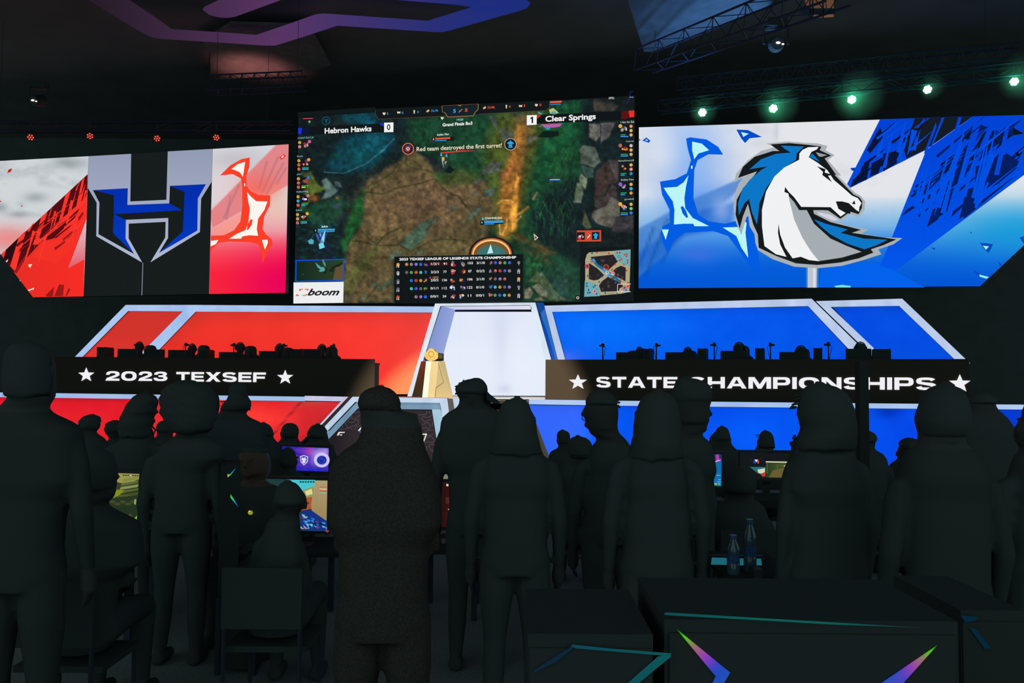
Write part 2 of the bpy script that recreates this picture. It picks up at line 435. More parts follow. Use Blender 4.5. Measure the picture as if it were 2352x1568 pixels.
# ---- left display
root = empty('led_screen', base_of(W_left, 330, 690), 'red and white wing display with a blue letter H emblem, left of game screen', 'screen', 'big displays over the stage')
outline = c1([(-250, 254), (2292, 108), (2270, 1287), (262, 1323), (-250, 650)])
screen_housing(root, W_left, outline)
def paint_left(X, Y):
    k = 3.459; cx, cy = X * k, (Y - 300) * k
    p = Paint(cx, cy, (208, 213, 216))
    n = fbm(cx * .006, cy * .012, 4)
    p.blend(np.clip((n - .5) * 3, 0, 1) * .35, (140, 150, 158))
    p.blob(560, 260, 150, 50, (120, 130, 135), .5); p.blob(280, 530, 90, 40, (120, 130, 138), .5, 1); p.blob(150, 665, 90, 26, (110, 118, 125), .5); p.blob(0, 610, 60, 40, (110, 118, 125), .5)
    p.blob(60, 860, 260, 110, (240, 130, 130), .85)
    # right part
    R = np.clip((cx - 1200) / 5, 0, 1)
    q = Paint(cx, cy, (212, 214, 220)); g = np.clip((cy - 560) / 420, 0, 1)
    q.blend(g, (250, 120, 130)); g2 = np.clip((cy - 800) / 330, 0, 1); q.blend(g2, (250, 40, 55))
    q.blob(2280, 1200, 420, 260, (232, 0, 90), .95)
    q.blob(1780, 470, 170, 200, (240, 200, 200), .4); q.blob(1880, 230, 220, 90, (170, 165, 170), .4)
    q.fill([(2215, 90), (2320, 90), (2320, 415), (1690, 770), (1660, 650)], (228, 120, 124), 6, .85)
    q.blob(2080, 460, 150, 110, (250, 95, 80), .7)
    q.blob(2200, 620, 130, 160, (250, 190, 160), .5)
    q.fill([(1670, 790), (1930, 640), (1920, 760), (1860, 820), (1740, 840)], (250, 150, 140), 10, .8)
    for a, b in [((2120, 250), (2060, 450)), ((2210, 210), (2090, 480)), ((2250, 260), (2120, 500)), ((2200, 420), (2270, 300)), ((1830, 520), (1800, 700)), ((1900, 430), (1780, 690))]:
        q.stroke([a, b], 14, (170, 110, 120), .6)
    c = p.c * (1 - R[..., None]) + q.c * R[..., None]
    return c
A = Art(W_left)
def panel(pts, nx, ny, painter, art):
    art.grid(pts, nx, ny, painter)
lt = c1([(-250, 254), (703, 203), (663, 1316), (-250, 1340)])
# the grid is cut along the diagonal corner of the screen
tl, tr, br, bl = lt
def cut_grid(art, tl, tr, br, bl, nx, ny, painter, keep, layer=0):
    art.grid([tl, tr, br, bl], nx, ny, painter, layer)
b_ = len(A.V)
# upper rectangle down to y=985 (crop), then a trapezoid to the bottom edge
A.grid(c1([(-250, 254), (703, 203), (690, 650), (-250, 650)]), 90, 60, paint_left)
A.grid(c1([(-250, 650), (690, 650), (663, 1316), (262, 1323)]), 90, 80, paint_left)
A.grid(c1([(1690, 145), (2293, 108), (2268, 1287), (1660, 1297)]), 120, 230, paint_left)
A.poly(c1([(703, 203), (1690, 145), (1660, 1297), (663, 1316)]), (22, 27, 28), 0)
RED = (250, 50, 40); DR = (70, 6, 14)
A.poly(c1([(697, 345), (5, 985), (262, 1323), (663, 1316), (672, 1022), (540, 1095), (688, 700)]), lambda x, y: (238 + (x - 100) * .1, 44, 36), 1)
A.poly(c1([(697, 345), (5, 985), (110, 1125), (330, 880), (450, 850), (560, 760), (690, 500)]), lambda x, y: (84, 8, 16), 2)
A.poly(c1([(200, 800), (5, 985), (60, 1050), (240, 900)]), (40, 10, 14), 3)
for s in [[(520, 510), (562, 475), (495, 700), (462, 745)], [(330, 680), (378, 645), (300, 890), (262, 905)], [(148, 850), (205, 800), (122, 1120), (80, 1075)],
          [(630, 408), (640, 398), (606, 480), (600, 470)], [(650, 395), (672, 372), (628, 600), (600, 625)], [(405, 622), (414, 612), (388, 700), (378, 702)], [(452, 650), (462, 645), (424, 790), (412, 800)],
          [(690, 525), (690, 565), (300, 905), (255, 905)], [(690, 600), (690, 650), (430, 850), (380, 900)], [(690, 680), (688, 705), (480, 930), (430, 930)], [(560, 760), (580, 770), (540, 920), (530, 910)],
          [(255, 745), (275, 722), (235, 800), (215, 800)], [(10, 985), (50, 940), (30, 1010), (20, 1000)]]:
    A.poly(c1(s), lambda x, y: (250, 52, 42), 4)
A.poly(c1([(350, 880), (480, 870), (640, 760), (600, 900), (450, 1050), (250, 1000)]), (244, 48, 38), 4)
for s in [[(500, 860), (590, 780), (600, 790), (500, 880)], [(430, 930), (520, 870), (515, 890), (440, 950)], [(360, 1308), (430, 1240), (420, 1316), (380, 1318)], [(430, 1316), (470, 1220), (510, 1225), (500, 1314)], [(520, 1310), (545, 1250), (560, 1260), (530, 1312)],
          [(110, 1120), (215, 970), (210, 1010), (130, 1135)], [(620, 690), (660, 640), (665, 660), (625, 720)]]:
    A.poly(c1(s), (150, 24, 24), 5)
RBND = [(695, 350), (10, 985), (262, 1318), (660, 1312), (670, 1022), (540, 1095), (687, 700)]
up = lambda x, y: y < 1050 - (x - 5) * .52
DG = [(.76, -.65), (.8, -.6)]; ST = [(.3, -.95), (.22, -.97), (-.25, .97)]
streaks(A, RBND, c1, 8, DG, 150, 320, 5, 10, (96, 8, 16), 5, 1, zone=up); streaks(A, RBND, c1, 7, DG, 180, 360, 3, 7, (250, 52, 42), 6, 2, zone=up); streaks(A, RBND, c1, 11, ST, 120, 260, 6, 13, (250, 54, 42), 7, 3, zone=up)
streaks(A, RBND, c1, 8, DG, 80, 180, 3, 7, (150, 22, 24), 6, 4, zone=lambda x, y: y < 1150 - (x - 5) * .45)
A.poly(c1([(688, 700), (672, 1022), (540, 1095)]), lambda x, y: (226, 190 - (y - 510) * .95, 195 - (y - 510) * .85), 3)
for s in [[(225, 1063), (255, 1060), (240, 1088), (228, 1080)], [(220, 1265), (272, 1247), (268, 1259), (228, 1273)], [(45, 1038), (65, 1020), (62, 1035), (50, 1045)], [(156, 1184), (162, 1190), (158, 1196)]]:
    A.poly(c1(s), (250, 225, 205), 5)
A.poly(c1([(57, 338), (68, 310), (96, 299), (88, 325)]), (190, 25, 35), 1); A.poly(c1([(165, 604), (174, 590), (180, 593), (174, 605)]), (190, 25, 35), 1); A.disc(c1([(5, 561)])[0], 1.6, (190, 25, 35), 1)
# the H emblem
A.poly(c1([(703, 203), (1042, 184), (1035, 562), (1322, 549), (1333, 165), (1688, 145), (1682, 405), (1598, 540), (1588, 805), (1195, 1045), (1313, 848), (1316, 724), (1023, 738), (1022, 855), (1130, 1047), (765, 838), (768, 572), (698, 455)]),
       lambda x, y: (146 + (y - 340) * .12, 154 + (y - 340) * .12, 178 + (y - 340) * .12), 1)
A.poly(c1([(738, 472), (1015, 457), (1012, 590), (1345, 577), (1350, 438), (1635, 425), (1572, 538), (1568, 793), (1262, 972), (1335, 852), (1337, 693), (1000, 708), (998, 858), (1065, 980), (782, 822), (790, 572)]), (22, 27, 28), 2)
BL = lambda x, y: (0, 44 + (y - 420) * .08, 172 + (y - 420) * .12)
A.poly(c1([(738, 472), (1012, 457), (1010, 592), (1345, 577), (1447, 632), (905, 662), (905, 512)]), BL, 3)
A.poly(c1([(905, 662), (1000, 708), (998, 858), (1062, 976), (897, 812)]), BL, 3)
A.poly(c1([(1350, 440), (1636, 425), (1572, 538), (1568, 793), (1262, 972), (1453, 800), (1467, 485)]), BL, 3)
A.line(c1([(1135, 1050), (1127, 1308)]), 1.4, (150, 158, 172), 2)
# the splash figure
A.poly(c1([(1748, 356), (1830, 275), (1920, 225), (1985, 213), (1980, 290), (1958, 360), (1960, 440), (1990, 480), (2050, 510), (2147, 515), (2145, 590), (2100, 680), (2085, 780), (2110, 820), (2160, 865), (2165, 905), (2130, 950), (2085, 1055), (2080, 960), (2050, 900), (1980, 885), (1820, 880), (1740, 890), (1690, 935), (1672, 975), (1676, 835), (1780, 830), (1860, 790), (1910, 720), (1925, 600), (1925, 450), (1915, 380), (1850, 345)]), (250, 62, 38), 1)
for s in [[(1838, 305), (1890, 265), (1948, 247), (1930, 367), (1905, 330), (1870, 315)], [(1962, 485), (1990, 520), (2035, 560), (2125, 562), (2100, 630), (2050, 700), (2040, 780), (2050, 835), (1980, 830), (1925, 840), (1915, 857), (1820, 858), (1880, 820), (1950, 790), (1975, 720), (1985, 620), (1972, 560)],
          [(1674, 875), (1735, 868), (1715, 900), (1674, 918)], [(2082, 868), (2125, 865), (2128, 890), (2105, 945), (2090, 900)], [(1940, 418), (1948, 418), (1948, 440), (1940, 440)]]:
    A.poly(c1(s), (250, 245, 238), 2)
A.poly(c1([(1960, 790), (1965, 745), (1990, 705), (2008, 705), (2000, 745), (1975, 785)]), (250, 62, 38), 3)
A.poly(c1([(2218, 212), (2255, 185), (2272, 203), (2235, 232)]), (235, 60, 50), 1); A.poly(c1([(2235, 208), (2255, 195), (2250, 210), (2238, 217)]), (250, 240, 235), 2)
A.build('display', root, M['display'])

# ---- right display
root = empty('led_screen', base_of(W_right, 1900, 690), 'blue and white wing display with a horse head emblem, right of the game screen', 'screen', 'big displays over the stage')
screen_housing(root, W_right, c6([(20, 402), (2352, 327), (2700, 316), (2700, 790), (2085, 1364), (18, 1376)]))
def paint_right(X, Y):
    x, y = (X - 1460) * 2.6368, (Y - 140) * 2.6368
    p = Paint(x, y, (228, 229, 234)); n = fbm(x * .004, y * .006)
    p.blend(np.clip((n - .52) * 3, 0, 1) * .25, (170, 178, 190))
    g = np.clip((y - 820 - .08 * (x - 1000) * 0) / 420, 0, 1); p.blend(g ** .8, (40, 140, 225))
    g = np.clip((y - 1000) / 330, 0, 1); p.blend(g, (0, 84, 214))
    p.blob(2350, 1020, 500, 170, (0, 150, 215), .75)
    p.blob(1000, 1370, 900, 200, (0, 90, 215), .9)
    p.blob(330, 620, 230, 330, (120, 170, 245), .75); p.blob(420, 900, 200, 140, (40, 120, 240), .7); p.blob(160, 560, 110, 130, (235, 235, 240), .5)
    p.fill([(-10, 1030), (350, 835), (660, 700), (640, 770), (350, 1010), (-10, 1330)], (70, 128, 205), 6, .8)
    p.fill([(-10, 1180), (400, 900), (600, 860), (580, 1010), (300, 1060), (-10, 1320)], (30, 100, 205), 14, .7)
    p.blob(520, 900, 60, 80, (200, 205, 240), .5)
    for a, b in [((110, 1010), (20, 1240)), ((190, 960), (60, 1300)), ((250, 1050), (160, 1220))]: p.stroke([a, b], 16, (10, 70, 150), .5)
    p.blob(380, 1170, 130, 50, (60, 110, 225), .8)
    p.blob(850, 430, 14, 60, (190, 195, 205), .7)
    return p.c
A = Art(W_right)
A.grid(c6([(20, 402), (2700, 316), (2700, 790), (20, 790)]), 150, 60, paint_right)
A.grid(c6([(20, 790), (2700, 790), (2085, 1364), (18, 1376)]), 150, 80, paint_right)
UB = lambda x, y: (0, 66 + max(0, (y - 300)) * .06, 214 + max(0, y - 300) * .06)
NV = (4, 28, 96)
A.poly(c6([(1480, 353), (2045, 335), (1755, 540), (1300, 768), (1280, 745)]), UB, 1)
A.poly(c6([(1760, 538), (2045, 335), (2352, 327), (2700, 316), (2700, 420), (2352, 690), (1990, 960), (1575, 1270), (1480, 1240), (1555, 1060)]), UB, 1)
A.poly(c6([(1690, 347), (2040, 336), (1750, 540), (1640, 590), (1625, 540)]), (20, 26, 34), 2)
for s in [[(1480, 400), (1500, 460), (1420, 560), (1400, 540)], [(1370, 640), (1420, 590), (1400, 720), (1340, 740)], [(1430, 620), (1500, 580), (1470, 680), (1420, 700)], [(1500, 560), (1600, 540), (1580, 620), (1500, 670)], [(1310, 735), (1370, 660), (1340, 745), (1300, 765)]]:
    A.poly(c6(s), (6, 20, 60), 2)
for s in [[(1855, 343), (1870, 343), (1720, 700), (1690, 760)], [(1955, 340), (1975, 340), (1880, 640), (1800, 860)], [(1818, 370), (1822, 400), (1760, 560), (1745, 560)], [(1695, 455), (1705, 460), (1680, 540), (1672, 560)], [(1770, 347), (1780, 347), (1690, 410), (1690, 400)], [(1745, 348), (1755, 348), (1712, 405), (1704, 405)]]:
    A.poly(c6(s), UB, 4)
for s in [[(2070, 380), (2130, 400), (2010, 480), (1990, 450)], [(2240, 400), (2320, 430), (2100, 560), (2060, 540)], [(2150, 430), (2200, 420), (2150, 480), (2110, 480)], [(2000, 520), (2040, 500), (2000, 700), (1900, 780)], [(1880, 640), (1960, 540), (1840, 720), (1760, 800)],
          [(1640, 900), (2010, 660), (1990, 700), (1610, 940)], [(1700, 820), (1790, 740), (1780, 780), (1690, 860)], [(2060, 640), (2250, 560), (2340, 620), (2200, 740), (2050, 820)], [(1880, 760), (1990, 720), (1900, 900), (1830, 950)], [(2000, 780), (2120, 740), (2050, 880), (1960, 960)],
          [(1800, 900), (1880, 850), (1830, 960), (1760, 1010)], [(2120, 640), (2200, 560), (2190, 700), (2120, 700)]]:
    A.poly(c6(s), NV, 2)
for s in [[(2280, 400), (2352, 440), (2290, 450)], [(2110, 430), (2170, 420), (2070, 540), (2050, 530)], [(2220, 470), (2290, 440), (2180, 540)], [(1850, 620), (1940, 560), (1900, 660), (1840, 700)]]:
    A.poly(c6(s), (14, 18, 28), 3)
for s in [[(2050, 370), (2090, 380), (1970, 760), (1900, 980), (1890, 960)], [(2150, 370), (2180, 380), (2060, 640), (2020, 660)], [(2240, 400), (2270, 370), (2200, 690), (2170, 690)], [(1990, 470), (2010, 480), (1840, 840), (1800, 860)], [(2130, 730), (2140, 740), (2070, 890), (2050, 890)], [(2352, 520), (2352, 680), (2280, 720)], [(1930, 760), (1950, 750), (1880, 1030), (1850, 1040)]]:
    A.poly(c6(s), UB, 4)
R1 = [(1485, 356), (2035, 338), (1752, 538), (1302, 764), (1284, 745)]; R2 = [(1762, 540), (2050, 338), (2690, 320), (2690, 420), (2352, 685), (1990, 955), (1650, 1200), (1560, 1150), (1560, 1060)]
BB = (0, 78, 226); zu = lambda x, y: y < 1500 - (x - 1500) * .85 and y < 960
streaks(A, R2, c6, 22, DG, 240, 520, 6, 14, NV, 3, 11, zone=zu); streaks(A, R2, c6, 7, DG, 160, 300, 8, 16, (12, 16, 30), 4, 12, zone=lambda x, y: y < 600); streaks(A, R1, c6, 7, DG, 120, 260, 8, 16, (8, 18, 50), 3, 13)
streaks(A, R2, c6, 10, DG, 260, 520, 4, 8, BB, 5, 14, zone=zu); streaks(A, R1, c6, 4, DG, 120, 240, 4, 8, BB, 5, 15); streaks(A, R2, c6, 15, ST, 220, 460, 9, 20, BB, 6, 16, zone=zu); streaks(A, R1, c6, 7, ST, 110, 240, 9, 18, BB, 6, 17)
A.poly(c6([(1480, 1220), (1575, 1275), (1750, 1371), (1105, 1371), (1130, 1250)]), (0, 98, 236), 1)
# splash figure
A.poly(c6([(305, 470), (330, 462), (430, 475), (500, 520), (530, 567), (440, 565), (375, 600), (355, 660), (350, 830), (380, 930), (440, 970), (540, 985), (640, 960), (700, 930), (740, 1100), (752, 1290), (690, 1240), (620, 1140), (560, 1060), (470, 1030), (300, 1040), (230, 1090), (195, 1170), (160, 1090), (150, 1040), (165, 1000), (205, 980), (205, 900), (160, 810), (147, 730), (240, 715), (310, 680), (335, 600), (315, 530)]), (0, 92, 226), 1)
for s in [[(342, 488), (400, 500), (445, 540), (380, 560), (355, 595), (342, 540)], [(320, 692), (305, 760), (295, 830), (300, 890), (345, 950), (445, 1000), (355, 1000), (350, 985), (290, 985), (232, 990), (235, 900), (225, 850), (190, 800), (170, 768), (250, 762), (290, 735)],
          [(158, 1020), (200, 1020), (182, 1083)], [(528, 1008), (620, 1005), (650, 960), (672, 980), (665, 1040), (682, 1192), (640, 1130), (610, 1060)], [(335, 634), (345, 634), (345, 652), (335, 652)]]:
    A.poly(c6(s), (186, 245, 246), 2)
A.poly(c6([(272, 885), (285, 877), (305, 905), (318, 945), (308, 950), (285, 925)]), (0, 92, 226), 3)
A.poly(c6([(610, 415), (680, 418), (765, 460), (690, 468), (663, 497), (640, 470)]), (0, 76, 200), 1); A.poly(c6([(638, 430), (685, 440), (652, 460)]), (190, 235, 245), 2)
A.poly(c6([(40, 482), (65, 463), (90, 483), (80, 495)]), (0, 76, 190), 1); A.poly(c6([(55, 480), (68, 474), (76, 484)]), (200, 235, 245), 2); A.poly(c6([(21, 470), (30, 478), (21, 484)]), (0, 76, 190), 1)
A.poly(c6([(1300, 648), (1330, 645), (1325, 668), (1308, 662)]), (10, 60, 160), 1)
for s in [[(2085, 1100), (2165, 1108), (2140, 1160), (2120, 1150)], [(1785, 1128), (1815, 1132), (1812, 1145)], [(2025, 1035), (2036, 1035), (2033, 1047)], [(2040, 1262), (2090, 1290), (2140, 1305), (2130, 1318), (2080, 1305)], [(2325, 1068), (2352, 1060), (2352, 1110)], [(2195, 1212), (2220, 1235), (2205, 1242)]]:
    A.poly(c6(s), (0, 72, 190), 1)
A.poly(c6([(2103, 1118), (2140, 1122), (2122, 1143)]), (170, 235, 245), 2); A.poly(c6([(2080, 1292), (2140, 1308), (2125, 1318), (2085, 1306)]), (150, 235, 235), 2)
A.poly(c6([(1203, 1362), (1250, 1355), (1305, 1362), (1300, 1371), (1210, 1371)]), (120, 225, 245), 2)
A.poly(c6([(1032, 1250), (1108, 1250), (1106, 1372), (1032, 1372)]), (40, 130, 220), 2)
A.poly(c6([(1042, 1250), (1098, 1250), (1096, 1372), (1042, 1372)]), (190, 196, 206), 3); A.poly(c6([(1075, 1250), (1090, 1250), (1088, 1372), (1075, 1372)]), (222, 224, 228), 4)
# horse head emblem
A.poly(c6([(1075, 905), (1165, 910), (1230, 965), (1150, 968), (1085, 935)]), (208, 212, 226), 9)
A.poly(c6([(788, 500), (920, 487), (1040, 496), (1100, 498), (1162, 515), (1150, 540), (1205, 570), (1165, 600), (1245, 692), (1225, 695), (1330, 798), (1365, 818), (1390, 850), (1387, 900), (1350, 946), (1300, 925), (1245, 970), (1180, 930), (1100, 915), (1110, 930), (1180, 960), (1290, 1000), (1410, 1020), (1370, 1045), (1500, 1068), (1615, 1072), (1560, 1110), (1470, 1140), (1488, 1170), (1380, 1205), (1250, 1240), (1100, 1255), (960, 1245), (830, 1200), (740, 1145), (725, 1100), (720, 1050), (690, 1000), (680, 920), (655, 1000), (640, 1055), (605, 970), (592, 880), (605, 790), (625, 740), (665, 695), (595, 735), (610, 680), (680, 600), (760, 545), (850, 520)]), (170, 176, 180), 10)
A.poly(c6([(815, 505), (930, 497), (1050, 508), (1125, 518), (1115, 540), (1185, 572), (1145, 590), (1215, 690), (1205, 690), (1320, 808), (1355, 825), (1373, 850), (1370, 890), (1350, 928), (1300, 912), (1240, 955), (1165, 905), (1075, 900), (1080, 925), (1180, 975), (1365, 1022), (1310, 1040), (1580, 1080), (1500, 1115), (1425, 1140), (1440, 1160), (1350, 1195), (1240, 1220), (1100, 1235), (970, 1225), (850, 1180), (745, 1130), (740, 1050), (712, 990), (680, 865), (650, 940), (630, 1015), (605, 930), (612, 840), (650, 770), (720, 690), (735, 668), (620, 708), (650, 640), (720, 580), (830, 545), (870, 545)]), (20, 24, 26), 11)
A.poly(c6([(880, 512), (1020, 518), (990, 545), (975, 560), (970, 600), (900, 645), (850, 690), (790, 770), (750, 860), (735, 990), (705, 920), (686, 835), (660, 860), (640, 900), (625, 935), (620, 860), (645, 780), (690, 720), (760, 660), (800, 638), (690, 655), (760, 595), (850, 562), (940, 555), (900, 530)]), (10, 118, 198), 12)
A.poly(c6([(1080, 958), (1150, 985), (1285, 1020), (1240, 1040), (1380, 1075), (1525, 1082), (1460, 1115), (1385, 1140), (1280, 1105), (1180, 1050), (1120, 1000)]), (10, 118, 198), 12)
A.poly(c6([(1070, 560), (1118, 612), (1052, 580)]), (10, 118, 198), 12); A.poly(c6([(1090, 552), (1160, 570), (1125, 580), (1110, 578)]), (150, 158, 162), 12)
A.poly(c6([(925, 815), (1000, 900), (1035, 900), (1080, 985), (1180, 1075), (1280, 1120), (1368, 1155), (1250, 1190), (1105, 1212), (1000, 1120), (930, 980)]), (166, 173, 178), 12)
WH = (240, 241, 243)
A.poly(c6([(990, 598), (992, 560), (1010, 538), (1045, 522), (1108, 520), (1098, 535), (1065, 550), (1048, 582), (1100, 615), (1160, 660), (1200, 720), (1250, 762), (1310, 815), (1345, 830), (1358, 848), (1368, 860), (1355, 885), (1352, 912), (1285, 870), (1230, 860), (1235, 895), (1290, 908), (1240, 942), (1180, 890), (1000, 883), (925, 800), (930, 840), (960, 960), (1010, 1070), (1060, 1150), (1110, 1212), (1050, 1205), (1000, 1185), (950, 1195), (850, 1170), (780, 1120), (765, 1000), (765, 900), (790, 790), (840, 700), (900, 645)]), WH, 13)
for s in [[(905, 762), (925, 790), (960, 825), (1003, 883), (1180, 885), (1240, 940), (1238, 955), (1165, 903), (990, 903), (930, 805), (901, 793)], [(1212, 850), (1250, 850), (1290, 860), (1350, 915), (1335, 922), (1285, 882), (1232, 866), (1245, 892), (1306, 905), (1298, 925), (1275, 922), (1228, 895)],
          [(1098, 637), (1150, 655), (1145, 675), (1195, 690), (1165, 695), (1190, 735), (1130, 690), (1135, 672)], [(1309, 865), (1325, 843), (1331, 868)], [(865, 985), (875, 1050), (905, 1130), (958, 1205), (918, 1195), (875, 1110), (862, 1040)]]:
    A.poly(c6(s), (20, 24, 26), 14)
A.build('display', root, M['display'])
# ---- centre display: the match
root = empty('led_screen', base_of(W_mid, 1065, 700), 'wide centre display showing a game map, score bar and player cards', 'screen', 'big displays over the stage')
MIDQ = [(686.5, 269), (1457.5, 220), (1455.5, 691.5), (674, 697)]
screen_housing(root, W_mid, [(684, 268), (1459, 218), (1457, 694), (672, 699)])
def paint_game(X, Y):
    p = Paint(X, Y, (18, 32, 34)); W = dict(wob=16, ws=.06)
    n = fbm(X * .03, Y * .03, 5); n2 = fbm(X * .11 + 9, Y * .11, 4)
    p.fill([(1060, 262), (1130, 255), (1335, 232), (1340, 400), (1250, 440), (1215, 500), (1240, 560), (1335, 610), (1335, 692), (1200, 692), (1150, 560), (1060, 420), (985, 350), (930, 320), (940, 270)], (22, 62, 40), 10, 1, **W)
    p.fill([(1110, 350), (1140, 262), (1260, 258), (1290, 300), (1240, 330), (1215, 420), (1190, 540), (1140, 560), (1120, 440)], (74, 84, 30), 14, .9, **W)
    p.fill([(1255, 250), (1330, 232), (1335, 300), (1300, 360), (1230, 430), (1240, 300)], (20, 82, 48), 10, .8, **W)
    p.fill([(912, 372), (945, 338), (985, 372), (1012, 412), (1055, 392), (1092, 402), (1120, 420), (1140, 480), (1110, 560), (1060, 600), (905, 596), (905, 694), (790, 694), (790, 600), (800, 556), (836, 500), (832, 432), (860, 404)], (88, 76, 48), 6, 1, **W)
    p.fill([(1180, 262), (1230, 258), (1215, 330), (1200, 400), (1190, 470), (1160, 500), (1150, 420), (1176, 330)], (110, 82, 46), 8, .8, **W)
    p.blob(950, 470, 120, 55, (118, 90, 66), .7); p.blob(1010, 440, 60, 40, (118, 90, 68), .55); p.blob(880, 520, 40, 60, (110, 88, 56), .5); p.blob(960, 610, 80, 40, (92, 86, 50), .4); p.blob(830, 650, 60, 40, (104, 86, 58), .5)
    p.fill([(1000, 405), (1040, 388), (1110, 395), (1090, 420), (1020, 428)], (50, 74, 30), 8, .7, **W)
    p.fill([(832, 432), (842, 440), (826, 520), (800, 560), (790, 590), (782, 560), (800, 500)], (26, 84, 36), 5, .9, **W)
    p.fill([(790, 640), (830, 590), (870, 560), (880, 566), (840, 620), (792, 690)], (74, 90, 38), 6, .5, **W)
    # pool of teal water, upper left
    p.fill([(770, 257), (858, 252), (880, 300), (905, 310), (905, 330), (880, 358), (850, 385), (800, 396), (745, 392), (730, 380), (760, 350), (770, 320), (860, 300), (790, 272)], (6, 64, 80), 10, .9, **W)
    p.blob(862, 318, 22, 30, (22, 100, 116), .7); p.blob(820, 360, 40, 20, (10, 92, 96), .7); p.blob(766, 356, 10, 4, (10, 110, 60), .8)
    p.stroke([(745, 395), (790, 398), (840, 376), (880, 345), (905, 318)], 2.2, (70, 130, 140), .8)
    p.fill([(1010, 420), (990, 400), (1040, 385)], (30, 80, 36), 6, .4)
    # mossy branch and rocks at the left
    p.fill([(690, 395), (715, 392), (728, 420), (738, 430), (760, 420), (745, 436), (722, 445), (708, 470), (690, 480), (700, 445), (706, 420)], (88, 104, 38), 3, .9, wob=6, ws=.2)
    p.fill([(738, 415), (750, 408), (768, 430), (776, 438), (760, 452), (738, 458), (748, 440)], (92, 118, 112), 2, .8); p.fill([(768, 416), (780, 418), (786, 430), (770, 428)], (70, 92, 100), 2, .8)
    p.blob(722, 455, 9, 7, (190, 100, 30), .9); p.blob(775, 455, 4, 4, (170, 90, 30), .9)
    p.fill([(720, 470), (790, 450), (800, 470), (760, 520), (725, 540), (712, 500)], (26, 66, 46), 8, .8, wob=18, ws=.15); p.fill([(696, 470), (725, 480), (720, 500), (690, 505)], (30, 84, 40), 5, .7, wob=12, ws=.2)
    p.fill([(765, 470), (785, 465), (775, 480), (765, 478)], (60, 70, 100), 2, .6)
    for k in range(26):
        x = 682 + (k * 37 % 100); y = 505 + (k * 53 % 90); p.blob(x, y, 6, 3, (20, 80, 84), .5)
    # slabs
    for s, c in [(c4([(1475, 690), (1620, 540), (1740, 430), (1900, 350), (1890, 400), (1840, 520), (1820, 610), (1620, 770)]), (66, 96, 80)), (c4([(1905, 370), (1990, 345), (1950, 410), (1875, 465)]), (80, 104, 86)), (c4([(1310, 890), (1400, 770), (1550, 780), (1480, 850), (1320, 915)]), (82, 94, 78)), (c4([(1680, 820), (1740, 760), (1810, 740), (1780, 825)]), (84, 96, 74)),
                 (c4([(2110, 220), (2240, 180), (2200, 255)]), (84, 92, 82)), (c4([(1105, 1210), (1190, 1170), (1180, 1240), (1110, 1250)]), (72, 94, 78)), (c4([(1180, 1250), (1395, 1140), (1395, 1210), (1200, 1320)]), (70, 86, 66)), (c4([(2190, 490), (2260, 480), (2220, 525)]), (86, 98, 84)), (c4([(950, 1400), (1060, 1350), (1050, 1420), (960, 1440)]), (84, 90, 70)), (c4([(750, 1400), (860, 1350), (850, 1420), (770, 1450)]), (84, 80, 58)),
                 (c3([(230, 1140), (370, 955), (530, 960), (480, 1085)]), (76, 82, 78)), (c3([(490, 1130), (680, 950), (715, 985), (540, 1210)]), (132, 74, 58)), (c3([(290, 1400), (300, 1330), (450, 1290), (410, 1390)]), (66, 88, 84)), (c3([(165, 1230), (250, 1160), (240, 1220), (180, 1260)]), (76, 88, 84)), (c3([(480, 570), (540, 525), (660, 580), (690, 620), (560, 720), (500, 640)]), (74, 80, 76)), (c3([(835, 650), (960, 610), (1000, 660), (850, 740)]), (84, 84, 70)),
                 (c3([(345, 370), (440, 380), (470, 520), (460, 570), (400, 500)]), (72, 82, 76)), (c3([(700, 340), (770, 335), (760, 380), (720, 385)]), (66, 84, 76)), (c5([(50, 390), (160, 210), (300, 190), (250, 280), (90, 400)]), (70, 84, 70)), (c3([(120, 1380), (170, 1340), (180, 1370), (140, 1395)]), (66, 84, 80))]:
        p.fill(s, c, 1.2, .85); p.stroke(s + [s[0]], 1.0, mul(c, .55), .5)
    for pts in [c2([(850, 1330), (1000, 1350), (1240, 1372), (1400, 1300), (1700, 1240), (1900, 1175)]), c4([(860, 650), (960, 655), (1180, 712), (1480, 700), (1620, 790), (1760, 720), (1900, 650), (2050, 625), (2350, 645)]), c4([(980, 520), (1080, 620), (1180, 700)]),
                c2([(1900, 1180), (1990, 1290), (2100, 1375), (2200, 1400), (2296, 1530)]), c2([(1530, 900), (1530, 1000), (1640, 1050), (1800, 1070), (1950, 1140)]), c2([(1330, 930), (1430, 990), (1340, 1110), (1200, 1200), (950, 1320)]), c5([(0, 130), (100, 230), (190, 370), (190, 480)]), c4([(1030, 1430), (1100, 1340), (1190, 1230)]), c4([(1180, 690), (1300, 560), (1500, 470)])]:
        p.stroke(pts, 2.6, (52, 46, 30), .85); p.stroke([(a + 1.5, b + 2) for a, b in pts], 1.6, (60, 84, 34), .4)
